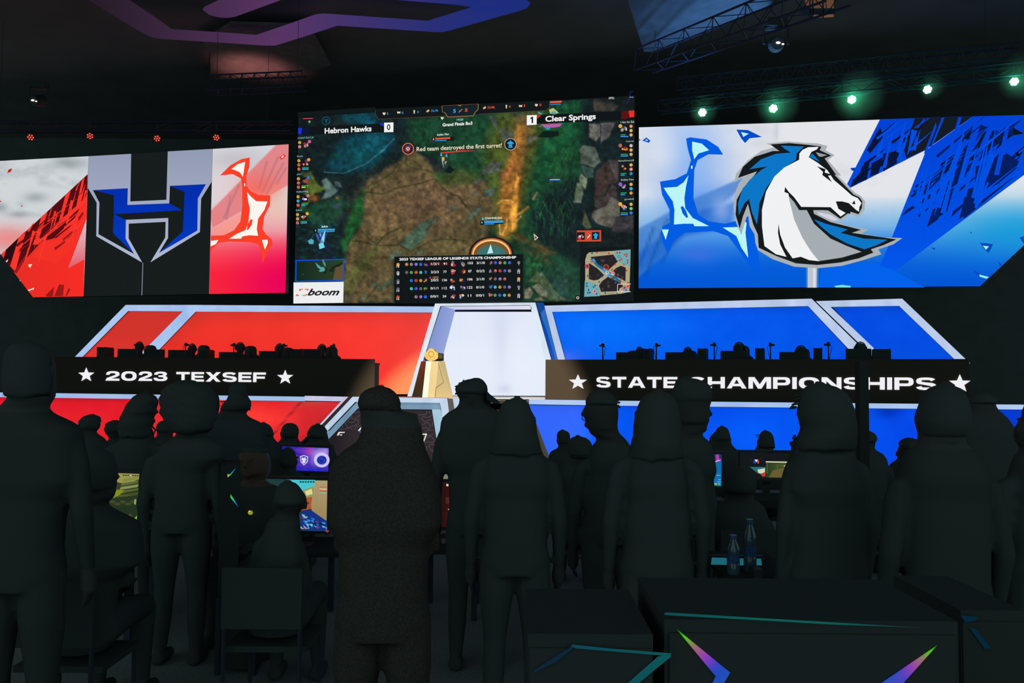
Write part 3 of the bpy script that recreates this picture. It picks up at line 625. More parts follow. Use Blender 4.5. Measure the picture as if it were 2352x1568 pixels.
    # rocks at the right
    for s, c in [(c3([(1690, 150), (1880, 140), (2030, 240), (1960, 310), (1700, 310)]), (76, 70, 60)), (c3([(1640, 470), (1780, 470), (1790, 620), (1730, 700), (1640, 640)]), (112, 112, 104)), (c3([(1790, 460), (1980, 450), (1900, 640), (1790, 720), (1790, 620)]), (92, 88, 90)), (c3([(1520, 800), (1560, 745), (1720, 770), (1790, 960), (1700, 1040), (1530, 980)]), (84, 92, 84)), (c3([(1530, 1000), (1700, 1040), (1700, 1160), (1600, 1180)]), (56, 84, 76)),
                 (c3([(1500, 1180), (1540, 1110), (1620, 1180), (1600, 1330), (1540, 1260)]), (116, 128, 104)), (c3([(1450, 1400), (1480, 1230), (1545, 1240), (1570, 1330), (1540, 1490), (1440, 1490)]), (96, 112, 90)), (c3([(1720, 1100), (1890, 930), (2010, 980), (2010, 1240), (1900, 1250), (1830, 1400), (1700, 1450)]), (62, 48, 44)), (c3([(1880, 940), (2020, 940), (2020, 1230), (1950, 1130)]), (80, 70, 72)),
                 (c3([(1700, 1420), (1850, 1400), (1930, 1240), (2000, 1300), (2000, 1560), (1720, 1560)]), (66, 56, 54)), (c5([(1730, 260), (1900, 180), (1980, 60), (2080, 130), (2100, 420), (1960, 480), (1800, 430), (1710, 340)]), (100, 96, 86)), (c5([(1600, 350), (1620, 240), (1720, 480), (1640, 500), (1590, 430)]), (84, 90, 66)), (c5([(2050, 330), (2262, 310), (2262, 560), (1960, 520)]), (62, 58, 64))]:
        p.fill(s, c, 1.5, .9, wob=4, ws=.2); p.stroke(s + [s[0]], 1.4, (30, 32, 32), .6)
    for s, c in [(c5([(880, 1180), (1000, 1055), (1110, 1110), (1200, 1250), (1280, 1360), (1270, 1435), (1140, 1430), (1120, 1290), (1010, 1200)]), (86, 108, 66)), (c5([(930, 1250), (1010, 1200), (1130, 1300), (1130, 1400), (1040, 1380)]), (132, 130, 106)), (c5([(825, 1290), (900, 1260), (945, 1330), (910, 1410), (830, 1410)]), (126, 122, 100)), (c5([(950, 1420), (1060, 1380), (1080, 1435), (940, 1435)]), (120, 116, 92)), (c5([(1280, 1430), (1300, 1370), (1400, 1430)]), (120, 116, 88)), (c5([(1010, 1110), (1060, 1060), (1090, 1120), (1050, 1120)]), (120, 134, 128))]:
        p.fill(s, c, 1.2, .95); p.stroke(s + [s[0]], 1.4, (58, 62, 46), .7)
    p.blob(1290, 655, 40, 45, (44, 66, 66), .6)
    p.fill(c5([(640, 480), (800, 560), (1230, 800), (1150, 840), (700, 620)]), (78, 62, 34), 5, .8, **W); p.fill(c5([(760, 700), (1000, 800), (1220, 960), (1150, 960), (800, 780)]), (76, 62, 36), 5, .6, **W)
    # reeds
    r = np.random.RandomState(3)
    for k in range(90):
        x = 1210 + r.rand() * 110; y = 440 + r.rand() * 120 - (x - 1260) * .3; l = 12 + r.rand() * 18; a = r.rand() * 1.2 - .6
        p.stroke([(x, y), (x + math.sin(a) * l * .5, y - l * .6), (x + math.sin(a) * l, y - l)], 1.6, (18 + 26 * r.rand(), 74 + 34 * r.rand(), 50), .6)
    for k in range(26):
        x = 1205 + r.rand() * 40; y = 600 + r.rand() * 40; l = 14 + r.rand() * 20; a = r.rand() * 1.4 - .4
        p.stroke([(x, y), (x + math.sin(a) * l, y - l)], 1.6, (44, 100, 50), .6)
    for k in range(40):
        x = 1255 + r.rand() * 60; y = 350 + r.rand() * 60; p.stroke([(x, y), (x + 5, y - 16)], 1.4, (60, 100, 40), .4)
    p.fill([(1340, 222), (1457, 212), (1457, 250), (1395, 240)], (18, 24, 26), 6, .8); p.fill([(1330, 535), (1457, 530), (1457, 600), (1333, 600)], (18, 28, 28), 8, .9)
    # dark edges of the fog at the left
    p.fill([(672, 260), (770, 255), (800, 300), (780, 330), (740, 390), (672, 395)], (16, 28, 30), 10, .85)
    # column of amber light
    p.fill([(1188, 290), (1206, 286), (1198, 370), (1192, 450), (1186, 520), (1168, 548), (1146, 546), (1142, 500), (1144, 460), (1160, 390), (1180, 330)], (200, 118, 40), 6, .55)
    p.fill([(1172, 480), (1188, 400), (1192, 410), (1186, 520), (1176, 530)], (250, 170, 60), 3, .8); p.stroke(c5([(470, 160), (540, 115), (650, 110), (700, 170)]), 3, (240, 180, 90), .6)
    p.stroke(c5([(500, 430), (510, 560)]), 3, (240, 190, 110), .7); p.stroke(c5([(600, 360), (590, 460), (540, 560)]), 4, (240, 170, 80), .8); p.stroke(c5([(640, 340), (760, 290), (880, 200)]), 5, (220, 140, 70), .8); p.stroke(c5([(690, 430), (780, 330)]), 3, (240, 180, 140), .7)
    p.fill(c5([(930, 100), (990, 0), (1000, 20), (950, 110)]), (190, 120, 90), 2, .7)
    f = (0.5 + .9 * n2) * (0.74 + .5 * n) * (.9 + .2 * fbm(X * .3, Y * .3, 2)); g = (Y > 0)
    p.c = np.clip(p.c * f[..., None], 0, 255) + 4
    return np.maximum(p.c, (16, 24, 24))
A = Art(W_mid, 0.0022)
A.grid(MIDQ, 400, 236, paint_game)
BK = (18, 24, 25)
# abstract glow where a round platform shines and where two glints hover
cx, cy = c5([(395, 830)])[0]
arc = lambda rx, ry: [(cx + rx * math.cos(math.pi * k / 16), cy - ry * math.sin(math.pi * k / 16)) for k in range(17)]
A.poly(arc(52, 42), (26, 28, 34), 1); A.poly(arc(47, 38), (196, 100, 34), 2); A.poly(arc(44, 35), (250, 200, 140), 3); A.poly(arc(41, 31), (120, 84, 40), 4); A.poly(arc(33, 22), (58, 112, 108), 5)
A.poly([(cx - 10, cy - 2), (cx - 2, cy - 24), (cx + 4, cy - 4)], (190, 230, 240), 6); A.poly([(cx + 4, cy), (cx + 14, cy - 18), (cx + 22, cy - 2)], (60, 120, 116), 6)
fx, fy = 738, 556
for k in range(7):
    a = -2.3 + k * .2; A.poly([(fx - 4, fy + 2), (fx + math.cos(a) * (24 + k * 3), fy + math.sin(a) * (24 + k * 2)), (fx + 6, fy + 2)], [(20, 60, 120), (60, 130, 180), (30, 50, 120), (110, 170, 210), (40, 80, 160), (150, 210, 230), (40, 60, 140)][k], 1 + k % 3)
A.poly([(fx - 10, fy + 2), (fx + 16, fy), (fx + 22, fy + 26), (fx + 6, fy + 14), (fx - 6, fy + 20)], (30, 34, 70), 4); A.poly([(fx - 6, fy + 4), (fx + 4, fy), (fx + 8, fy + 12), (fx - 4, fy + 16)], (110, 220, 230), 5)
A.poly(c4([(270, 650), (310, 620), (350, 640), (340, 690), (290, 690)]), (80, 170, 190), 2); A.line(c4([(350, 555), (318, 625)]), 1.6, (30, 90, 90), 2)
for q, c in [([(1965, 880), (1980, 830), (1992, 890)], (110, 170, 230)), ([(2030, 890), (2050, 845), (2062, 905)], (90, 150, 220)), ([(1985, 900), (2020, 900), (2020, 950), (1990, 945)], (220, 170, 100)), ([(1985, 945), (2002, 945), (2012, 1050)], (150, 180, 230)), ([(2020, 960), (2055, 950), (2030, 1000)], (200, 150, 120)), ([(2020, 1090), (2080, 1000), (2150, 1060), (2100, 1110)], (14, 30, 26))]:
    A.poly(c2(q), c, 2)
for q, c in [([(1125, 290), (1180, 268), (1225, 305), (1250, 330), (1200, 350), (1140, 340)], (190, 190, 120)), ([(1150, 320), (1200, 300), (1230, 340), (1160, 345)], (50, 160, 180)), ([(975, 315), (1010, 320), (1045, 352), (1000, 352)], (80, 150, 140)), ([(1020, 480), (1290, 468), (1270, 505), (1180, 522), (1060, 510)], (186, 90, 170)), ([(1050, 500), (1150, 505), (1130, 550), (1090, 545)], (40, 150, 170)), ([(980, 640), (1060, 560), (1250, 570), (1250, 620), (1150, 650)], (14, 30, 26)), ([(985, 515), (1040, 480), (1020, 505)], (60, 160, 150))]:
    A.poly(c3(q), c, 1)
# top bar
A.poly([(862, 250), (862, 262), (870, 273.6), (1254, 253.6), (1262, 246), (1262, 231)], BK, 4)
A.poly([(684, 268), (862, 256.5), (862, 246), (684, 258)], BK, 4)
A.line([(862, 252), (862, 262), (870, 273.6), (1026, 266.5)], .9, (90, 66, 40), 5); A.line([(1100, 262), (1254, 253.6), (1262, 246), (1262, 231)], .9, (90, 66, 40), 5)
A.poly([(1016, 243), (1017, 257), (1028, 268.5), (1087, 265.5), (1098, 252), (1098, 239)], (18, 34, 40), 5)
A.line([(1015, 243), (1016, 257), (1021, 258)], 1.2, (150, 100, 56), 6); A.line([(1021, 258), (1029, 268.6), (1087, 265.8), (1091, 258), (1098, 251), (1098.5, 238.5)], 1.4, (170, 118, 64), 6); A.line([(1015, 243), (1098, 238.5)], .8, (120, 80, 50), 6)
A.line([(1052, 240.5), (1056, 243.5), (1060, 240.2)], 1, (200, 150, 80), 7)
CR = (226, 216, 190); CY = (40, 150, 230); RD = (240, 80, 60)
def T2(s, bl, br, tl, **k): A.text(s, c2([bl])[0], c2([br])[0], c2([tl])[0], **k)
def T3(s, bl, br, tl, **k): A.text(s, c3([bl])[0], c3([br])[0], c3([tl])[0], **k)
def T4(s, bl, br, tl, **k): A.text(s, c4([bl])[0], c4([br])[0], c4([tl])[0], **k)
def T5(s, bl, br, tl, **k): A.text(s, c5([bl])[0], c5([br])[0], c5([tl])[0], **k)
T2('5', (2133, 332), (2168, 330), (2133, 285), col=(50, 165, 240), layer=7, bold=.03); T3('5', (43, 318), (78, 316), (44, 275), col=RD, layer=7, bold=.03)
A.line(c2([(2205, 325), (2250, 282)]), 1.6, (190, 130, 90), 7); A.line(c2([(2210, 300), (2225, 318)]), 1, (190, 130, 90), 7)
T2('22.9k', (1848, 319), (1945, 313), (1848, 292), col=CY, layer=6); T3('23.8k', (333, 276), (432, 271), (333, 249), col=RD, layer=6)
for s, x0, x1, y0, y1 in [('1', 1283, 1295, 356, 327), ('0', 1470, 1493, 345, 315), ('0', 1671, 1692, 334, 305)]: T2(s, (x0, y0), (x1, y0 - 1), (x0, y1), col=CY, layer=6)
for s, x0, x1, y0, y1 in [('1', 615, 628, 265, 236), ('1', 804, 816, 254, 223), ('0', 1005, 1027, 244, 212)]: T3(s, (x0, y0), (x1, y0 - 1), (x0, y1), col=RD, layer=6)
def gem(c, pts, col=CR): A.poly([(c[0] + x, c[1] + y) for x, y in pts], col, 6)
SH = [(-3.5, -3), (-1.5, -1.5), (0, -3), (1.5, -1.5), (3.5, -3), (3, 1), (0, 4), (-3, 1)]; EYE_ = [(-4, -3), (-2, -2), (2, -2), (4, -3), (3, 2.5), (1, 1.5), (-1, 1.5), (-3, 2.5)]; TW = [(-1, -4), (1, -4), (2, -1), (1, 0), (1.5, 4), (-1.5, 4), (-1, 0), (-2, -1)]; CO = [(-4, 1), (0, -3), (3, -2.5), (3.5, 0), (0, 3), (-3, 3)]
for f, (x, y), g, c in [(c2, (1245, 340), SH, CR), (c2, (1433, 328), EYE_, CR), (c2, (1632, 317), TW, CR), (c2, (1808, 306), CO, (214, 180, 110)), (c3, (297, 265), CO, (214, 180, 110)), (c3, (577, 250), TW, CR), (c3, (760, 244), EYE_, CR), (c3, (963, 230), SH, CR), (c2, (1992, 398), SH, CR)]:
    gem(f([(x, y)])[0], g, c)
T2('14:26', (2180, 433), (2263, 428), (2180, 406), col=(150, 200, 205), layer=5); A.text('Grand Finals Bo3', (1016.3, 290.5), (1085, 286.3), (1016.3, 283), layer=5, bold=.03)
# name banners
A.poly(c2([(240, 515), (1245, 466), (1245, 582), (240, 612)]), (15, 21, 23), 3); A.poly(c2([(1175, 472), (1245, 466), (1243, 508)]), (20, 50, 220), 4); A.poly(c2([(140, 527), (190, 525), (178, 604), (138, 600)]), (24, 50, 215), 4); A.poly(c2([(190, 525), (300, 520), (290, 610), (178, 604)]), (14, 20, 52), 3)
A.poly(c2([(1245, 458), (1365, 454), (1363, 577), (1245, 580)]), (240, 242, 242), 4); T2('0', (1281, 554), (1325, 551), (1281, 478), col=BK, layer=6, bold=.02)
T2('Hebron Hawks', (480, 600), (1083, 568), (480, 528), layer=6, bold=.028)
A.poly(c3([(968, 358), (2222, 300), (2222, 415), (968, 472)]), (15, 20, 22), 3); A.poly(c3([(2150, 306), (2222, 298), (2222, 384), (2162, 390)]), (236, 44, 38), 4); A.poly(c3([(2060, 312), (2150, 306), (2162, 390), (2100, 414), (2050, 410)]), (90, 16, 18), 4); A.poly(c3([(970, 362), (1030, 359), (975, 404)]), (226, 34, 34), 4)
A.poly(c3([(840, 363), (968, 359), (966, 482), (840, 490)]), (242, 242, 242), 4); A.poly(c3([(904, 382), (921, 381), (921, 462), (902, 463), (902, 406), (886, 415), (886, 397)]), BK, 6)
T3('Clear Springs', (1078, 470), (1727, 434), (1078, 372), layer=6, bold=.028)
T2('01 1 D', (1215, 450), (1350, 443), (1215, 424), col=(20, 64, 60), layer=2, bold=0)
# announcement
A.text('Red team destroyed the first turret!', (956.8, 350.4), (1152.5, 341.3), (956.8, 337.6), col=(238, 226, 196), layer=4, bold=.012)
A.poly([(1013, 349.5), (1060, 345.2), (1095, 345.8), (1060, 348.6), (1016, 352)], (216, 54, 36), 3)
c = c2([(1552, 793)])[0]; A.disc(c, 13.5, (236, 120, 84), 4, r2=.86); A.disc(c, 11.8, (44, 26, 40), 4); A.disc((c[0] - 1, c[1] + 1), 6.5, (150, 60, 70), 5, 9); A.disc((c[0], c[1]), 4, (230, 225, 225), 6, 7, .6); A.poly([(c[0] - 9, c[1] - 5), (c[0] + 4, c[1] - 9), (c[0] + 9, c[1] - 2)], (90, 56, 84), 5)
c = c3([(630, 735)])[0]; A.disc(c, 14, (214, 190, 160), 4, r2=.92); A.disc(c, 12.6, (16, 26, 34), 4)
TOW = [(-7, -4), (-2.5, -6), (0, -9), (2.5, -6), (7, -4), (7.5, -1.5), (4, 0), (4, 5), (5, 8), (-5, 8), (-4, 5), (-4, 0), (-7.5, -1.5)]
A.poly([(c[0] + x, c[1] + y) for x, y in TOW], (40, 170, 235), 6); A.line([(c[0] - 5, c[1] + 5), (c[0] + 5, c[1] + 5)], .8, (16, 26, 34), 7); A.line([(c[0] - 5, c[1] - 1), (c[0], c[1] + 1), (c[0] + 5, c[1] - 1)], .8, (16, 26, 34), 7)
# field bars
def bar(f, q, col, box=None, sub=None, ticks=0):
    A.poly(f(q), col, 4)
    if box: A.poly(f(box), BK, 3)
    if ticks:
        (x0, y0), (x1, y1) = f(q)[0], f(q)[1]; h = f(q)[3][1] - y0
        for i in range(1, ticks): t = i / ticks; A.line([(x0 + (x1 - x0) * t, y0 + (y1 - y0) * t), (x0 + (x1 - x0) * t, y0 + (y1 - y0) * t + h * .5)], .35, (20, 30, 40), 5)
T2('Bobby Filet', (1928, 633), (2077, 622), (1928, 602), layer=5, bold=.01); A.poly(c2([(1848, 648), (2145, 636), (2147, 686), (1850, 702)]), BK, 2); bar(c2, [(1905, 652), (2095, 643), (2095, 666), (1905, 674)], (232, 84, 58), ticks=12); bar(c2, [(1907, 684), (2046, 678), (2046, 688), (1907, 694)], (50, 170, 225)); A.line(c2([(1850, 648), (1902, 646), (1902, 698), (1850, 702), (1850, 648)]), .6, (150, 60, 50), 5); T2('8', (1872, 684), (1886, 683), (1872, 660), layer=5)
bar(c3, [(1140, 182), (1288, 174), (1288, 200), (1140, 206)], (236, 96, 66), [(1135, 170), (1296, 166), (1298, 222), (1135, 232)], ticks=9); bar(c3, [(1140, 218), (1278, 212), (1278, 222), (1140, 228)], (50, 150, 235))
T4('Sefiria', (450, 474), (533, 470), (450, 448), layer=5); A.poly(c4([(345, 486), (630, 480), (632, 540), (348, 545)]), BK, 2); bar(c4, [(400, 490), (625, 486), (625, 512), (400, 518)], (50, 160, 225), ticks=14); bar(c4, [(400, 527), (620, 520), (620, 528), (400, 537)], (70, 190, 240)); T4('7', (365, 528), (380, 527), (365, 503), layer=5)
T5('CHANNELING', (308, 364), (535, 359), (308, 336), layer=5, col=(235, 225, 210)); A.poly(c5([(262, 370), (282, 334), (300, 368)]), (60, 200, 190), 5); A.poly(c5([(247, 388), (556, 378), (556, 420), (430, 434), (247, 437)]), BK, 2); bar(c5, [(300, 385), (552, 379), (552, 408), (300, 415)], (50, 165, 235), ticks=14); bar(c5, [(300, 423), (430, 418), (430, 429), (300, 433)], (50, 165, 235)); T5('8', (262, 418), (276, 417), (262, 398), layer=5)
A.line(c3([(1135, 1190), (1262, 1186)]), 1.2, (230, 220, 200), 4); A.line(c3([(1138, 1200), (1278, 1196)]), 1.6, (40, 100, 210), 4)
A.poly(c5([(950, 550), (1012, 605), (965, 645)]), (225, 205, 195), 6); A.poly(c5([(964, 580), (995, 606), (970, 626)]), (60, 40, 30), 7)
c = c2([(498, 432)])[0]; A.disc(c, 9.5, (14, 90, 116), 4, r2=.86); A.line([(c[0] - 4, c[1] - 3), (c[0], c[1] - 1), (c[0] + 4, c[1] - 3)], 1.6, (20, 110, 140), 5); A.line([c, (c[0], c[1] + 5)], 2, (20, 110, 140), 5)
A.line(c2([(202, 406), (328, 402)]), 1.4, (236, 80, 80), 4); A.disc(c2([(284, 445)])[0], 3.4, (60, 120, 60), 4, 10); A.disc(c2([(284, 445)])[0], 1.2, (220, 240, 220), 5, 8)
T3('FPS:', (1897, 158), (1965, 154), (1897, 130), layer=5, bold=0); T3('ms', (2163, 140), (2208, 137), (2163, 124), layer=5, bold=0, col=(150, 170, 220))
A.line(c3([(2208, 52), (2175, 60), (2150, 165), (2130, 215)]), 1.4, (30, 44, 120), 5)
# player cards (portraits are plain blurs of colour)
rr = random.Random(5)
def blur_tile(q, hues, lay=5):
    A.poly(q, (22, 22, 28), lay); (x0, y0), (x1, _), (x2, y2), _ = q; w_, h_ = x1 - x0, y2 - y0
    for k in range(7):
        cx_, cy_ = x0 + w_ * (.2 + .6 * rr.random()), y0 + h_ * (.2 + .6 * rr.random()); r_ = min(w_, h_) * (.12 + .16 * rr.random())
        a = rr.random() * 6; A.poly([(cx_ + math.cos(a + i * 1.3) * r_ * (.7 + .6 * rr.random()), cy_ + math.sin(a + i * 1.3) * r_) for i in range(5)], hues[k % len(hues)], lay + 1 + k % 2)
HU = [[(214, 190, 190), (190, 30, 50), (60, 40, 50), (120, 110, 120)], [(190, 60, 60), (230, 160, 140), (60, 60, 110), (120, 30, 40)], [(210, 170, 140), (180, 60, 40), (50, 40, 40), (120, 90, 80)], [(130, 170, 230), (230, 220, 230), (170, 70, 120), (50, 50, 90)], [(220, 180, 170), (160, 60, 70), (240, 220, 210), (70, 40, 50)],
      [(210, 205, 200), (110, 110, 120), (60, 60, 60), (160, 150, 140)], [(220, 110, 50), (120, 40, 30), (250, 170, 80), (50, 30, 30)], [(60, 60, 170), (230, 140, 60), (30, 30, 80), (150, 60, 60)], [(190, 190, 210), (70, 70, 110), (150, 110, 150), (30, 30, 50)], [(70, 170, 210), (230, 120, 110), (240, 220, 210), (40, 60, 90)]]
YL = (226, 180, 70)
LN = ['I CANT PLAY JG', 'Foxii', 'jinxur', 'HollowMagi', 'Sefiria']
LC = [(c2, 133, 675, 338, 664, 645, 200, 695), (c2, 127, 902, 197, 898, 880, 190, 928), (c2, 122, 1135, 186, 1130, 1113, 184, 1160), (c2, 117, 1364, 268, 1356, 1337, 180, 1392), (c4, 112, 257, 193, 252, 236, 176, 285)]
BU = (60, 140, 235); GN = (30, 170, 84)
for i, (f, x0, y0, x1, y1, yt, px_, py_) in enumerate(LC):
    A.text(LN[i], f([(x0, y0)])[0], f([(x1, y1)])[0], f([(x0, yt)])[0], layer=5, bold=0, shear=.25 if i == 0 else 0, col=(150, 205, 205))
    blur_tile(f([(px_, py_), (px_ + 85, py_ - 4), (px_ + 84, py_ + 84), (px_, py_ + 88)]), HU[i])
    for j in range(3):
        if i == 0 and j == 2: continue
        A.disc(f([(px_ - 42, py_ + 18 + j * 54)])[0], 3.6, [YL, [(230, 150, 150), (230, 110, 60), (230, 120, 50), (60, 170, 220), (220, 170, 90)][i], (230, 110, 90)][j], 5, 8); A.line(f([(px_ - 50, py_ + 30 + j * 54), (px_ - 34, py_ + 6 + j * 54)]), 1, (120, 70, 20), 6)
    A.disc(f([(px_ + 85, py_ + 5)])[0], 3.8, [(220, 90, 140), (240, 150, 60), (50, 110, 220), (210, 110, 150), (240, 170, 60)][i], 7, 9)
    if i:
        A.poly(f([(px_, py_ + 104), (px_ + 84, py_ + 101), (px_ + 84, py_ + 114), (px_, py_ + 118)]), GN, 5)
        A.poly(f([(px_, py_ + 122), (px_ + (84 if i in (1, 4) else 50), py_ + 120), (px_ + (84 if i in (1, 4) else 50), py_ + 134), (px_, py_ + 138)]), BU if i != 2 else (226, 200, 60), 5)
RN = ['I Am An Eel', 'Catinja', 'SaucyKevin29', 'Bobby Filet', 'Jaredloll']
RC = [(c3, 2047, 467, 2218, 458, 438, 2045, 485), (c3, 2112, 710, 2218, 705, 690, 2045, 735), (c3, 2017, 963, 2218, 957, 937, 2045, 982), (c3, 2053, 1210, 2215, 1204, 1182, 2045, 1232), (c3, 2095, 1458, 2215, 1452, 1434, 2045, 1488)]
for i, (f, x0, y0, x1, y1, yt, px_, py_) in enumerate(RC):
    A.text(RN[i], f([(x0, y0)])[0], f([(x1, y1)])[0], f([(x0, yt)])[0], layer=5, bold=0, col=(200, 215, 205))
    A.poly(f([(px_ - 8, py_ - 6), (px_ + 172, py_ - 12), (px_ + 172, py_ + 158), (px_ - 8, py_ + 162)]), (22, 28, 32), 4)
    blur_tile(f([(px_ + 2, py_ + 8), (px_ + 94, py_ + 4), (px_ + 94, py_ + 98), (px_ + 2, py_ + 100)]), HU[5 + i])
    for j in range(3):
        A.disc(f([(px_ + 136, py_ + 18 + j * 56)])[0], 3.8, [[(240, 150, 90), (220, 190, 180), YL, YL, YL][i], [YL, YL, (230, 150, 140), (60, 170, 225), (110, 200, 120)][i], [(230, 170, 120), (220, 170, 110), (60, 130, 180), (230, 150, 60), (50, 120, 220)][i]][j], 5, 8)
    A.disc(f([(px_ - 2, py_ + 16)])[0], 4.4, [(230, 170, 90), (170, 110, 90), (20, 40, 50), (150, 90, 210), (240, 180, 50)][i], 7, 10)
    e = [64, 92, 76, 80, 94][i]; A.poly(f([(px_ + 2, py_ + 124), (px_ + e, py_ + 122), (px_ + e, py_ + 134), (px_ + 2, py_ + 136)]), GN, 5)
    e = [102, 98, 56, 60, 94][i]; A.poly(f([(px_ + 2, py_ + 144), (px_ + e, py_ + 142), (px_ + e, py_ + 156), (px_ + 2, py_ + 158)]), BU, 5)
# inset view and sponsor panel
A.poly(c4([(108, 900), (752, 884), (745, 1172), (105, 1188)]), (0, 84, 226), 3)
A.poly(c4([(122, 914), (738, 897), (730, 1162), (119, 1176)]), lambda x, y: (16 + max(0, x - 740) * .6, 40 + max(0, x - 700) * .28, 30 + max(0, x - 740) * .2), 4)
A.poly(c4([(640, 990), (735, 960), (730, 1160), (600, 1165)]), (96, 80, 54), 5)
for q, c in [([(365, 930), (440, 990), (480, 995), (497, 1020), (490, 1045), (430, 1058), (412, 1040), (440, 1030), (400, 1000)], (84, 160, 160)), ([(458, 895), (480, 900), (508, 960), (500, 992), (475, 960)], (70, 140, 136)), ([(480, 1080), (510, 1000), (525, 1000), (515, 1060), (495, 1090)], (18, 38, 32)), ([(540, 1045), (600, 985), (730, 925), (690, 985), (620, 1000), (600, 1060)], (24, 36, 26)), ([(190, 1090), (215, 1075), (210, 1098)], (30, 90, 130))]:
    A.poly(c4(q), c, 6)
A.poly(c4([(82, 1196), (742, 1187), (736, 1464), (80, 1473)]), (236, 238, 240), 4)
T4('boom', (262, 1370), (688, 1367), (262, 1278), col=(24, 28, 34), layer=6, bold=.03, shear=.45)
for q in [[(158, 1282), (213, 1280), (204, 1292), (180, 1293), (170, 1306), (150, 1306)], [(232, 1280), (288, 1280), (272, 1306), (256, 1306), (264, 1293), (226, 1293)], [(122, 1350), (142, 1350), (134, 1362), (160, 1362), (152, 1375), (106, 1375)], [(246, 1346), (264, 1346), (246, 1373), (194, 1373), (202, 1361), (236, 1361)]]:
    A.poly(c4(q), (240, 104, 44), 6)
# stats table
A.poly([(905.6, 589.3), (1202, 583.3), (1201, 691), (905.6, 694.6)], (16, 22, 23), 7)
A.text('2023 TEXSEF LEAGUE OF LEGENDS STATE CHAMPIONSHIP', (917, 598.2), (1185.8, 593.6), (917, 592.4), layer=9, bold=.035)
A.poly(c4([(1850, 930), (2135, 922), (2135, 970), (1850, 980)]), (60, 14, 16), 8)
LK = ['1/2/1', '2/2/3', '2/0/2', '0/1/1', '0/0/1']; LS = ['91', '77', '126', '112', '24']; RS = ['103', '87', '106', '122', '11']; RK = ['3/1/0', '0/2/2', '2/1/0', '0/1/0', '0/0/1']; LF = ['18', '9', '20', '10', '16']; RF = ['7', '13', '10', '8', '18']
IC = [(200, 60, 40), (120, 90, 60), (40, 110, 220), (30, 90, 200), (150, 90, 200), (60, 190, 180), (140, 140, 140), (190, 70, 90), (230, 130, 50), (60, 170, 100)]
for i in range(5):
    y = 968 + i * 107
    w_ = 100; T4(LK[i], (1893 - i * 2, y), (1998 - i * 3, y - 2), (1893 - i * 2, y - 32), layer=9, bold=.01)
    T4(LS[i], (2058 - i * 3 - (12 if i in (2, 3) else 0), y - 2), (2101 - i * 2 + (8 if i in (2, 3) else 0), y - 4), (2058 - i * 3 - (12 if i in (2, 3) else 0), y - 33), layer=9, bold=.01)
    T4(LF[i], (1440, y + 32), (1474, y + 31), (1440, y + 2), layer=10, bold=0); A.disc(c4([(1458, y - 8)])[0], 3.8, [(236, 160, 50), (150, 155, 160), (90, 100, 110), (90, 100, 110), (210, 80, 40)][i], 8, 8)
    n0 = [5, 5, 4, 4, 3][i]
    for k in range(n0):
        x = 1793 - k * 62; q = c4([(x, y - 38), (x + 54, y - 40), (x + 54, y + 16), (x, y + 18)]); cols = [IC[(i * 3 + k * 2 + j) % 10] for j in range(3)]
        if k == 0 and i < 4: blur_tile(q, cols, 8)
        else:
            m_ = ((q[0][0] + q[2][0]) / 2, (q[0][1] + q[2][1]) / 2); A.disc(m_, 3.8, cols[0], 8, 7); A.disc((m_[0] + 1, m_[1] - 1), 2, cols[1], 9, 5)
    blur_tile(c4([(2143 - i, y - 58), (2228 - i, y - 61), (2227 - i, y + 24), (2142 - i, y + 27)]), HU[i], 8)
    blur_tile(c4([(2266 - i, y - 61), (2352 - i, y - 64), (2351 - i, y + 21), (2265 - i, y + 24)]), HU[5 + i], 8)
    y = 957 + i * 107
    T5(RS[i], (83 - i * 2 + (8 if i in (1, 4) else 0), y), (150 - i * 2 - (14 if i in (1, 4) else 0), y - 2), (83 - i * 2 + (8 if i in (1, 4) else 0), y - 32), layer=9, bold=.01); T5(RK[i], (200 - i * 2, y - 2), (308 - i * 3, y - 4), (200 - i * 2, y - 34), layer=9, bold=.01)
    for k in range([5, 5, 4, 5, 5][i]):
        x = 358 + k * 62 - i; q = c5([(x, y - 48), (x + 54, y - 50), (x + 54, y + 6), (x, y + 8)]); cols = [IC[(i * 4 + k * 3 + j) % 10] for j in range(3)]
        if k == 0: blur_tile(q, cols, 8)
        else:
            m_ = ((q[0][0] + q[2][0]) / 2, (q[0][1] + q[2][1]) / 2); A.disc(m_, 3.8, cols[0], 8, 7); A.disc((m_[0] + 1, m_[1] - 1), 2, cols[1], 9, 5)
    T5(RF[i], (745 - (9 if len(RF[i]) > 1 else -4), y + 16), (770 - (0 if len(RF[i]) > 1 else 8), y + 15), (745 - (9 if len(RF[i]) > 1 else -4), y - 14), layer=10, bold=0); A.disc(c5([(754, y - 24)])[0], 3.6, [(110, 120, 130), (150, 150, 155), (236, 160, 50), (110, 120, 130), (150, 150, 155)][i], 8, 8)
T4('150G', (1915, 1145), (1990, 1142), (1915, 1118), layer=10, bold=0, col=(220, 150, 110)); A.disc(c4([(1882, 1132)])[0], 2, (200, 90, 50), 9, 6)
# notification
A.poly(c5([(1520, 512), (1840, 507), (1840, 655), (1520, 658)]), (206, 76, 50), 4); blur_tile(c5([(1522, 535), (1625, 533), (1625, 632), (1522, 635)]), [(190, 60, 80), (210, 210, 215), (50, 40, 60)], 5)
A.poly(c5([(1718, 532), (1817, 529), (1817, 632), (1718, 634)]), (16, 32, 44), 5); c = c5([(1768, 582)])[0]; A.poly([(c[0] + x * .75, c[1] + y * .8) for x, y in TOW], (40, 170, 235), 6); A.poly(c5([(1650, 612), (1690, 565), (1700, 575), (1665, 612)]), (235, 225, 215), 5)
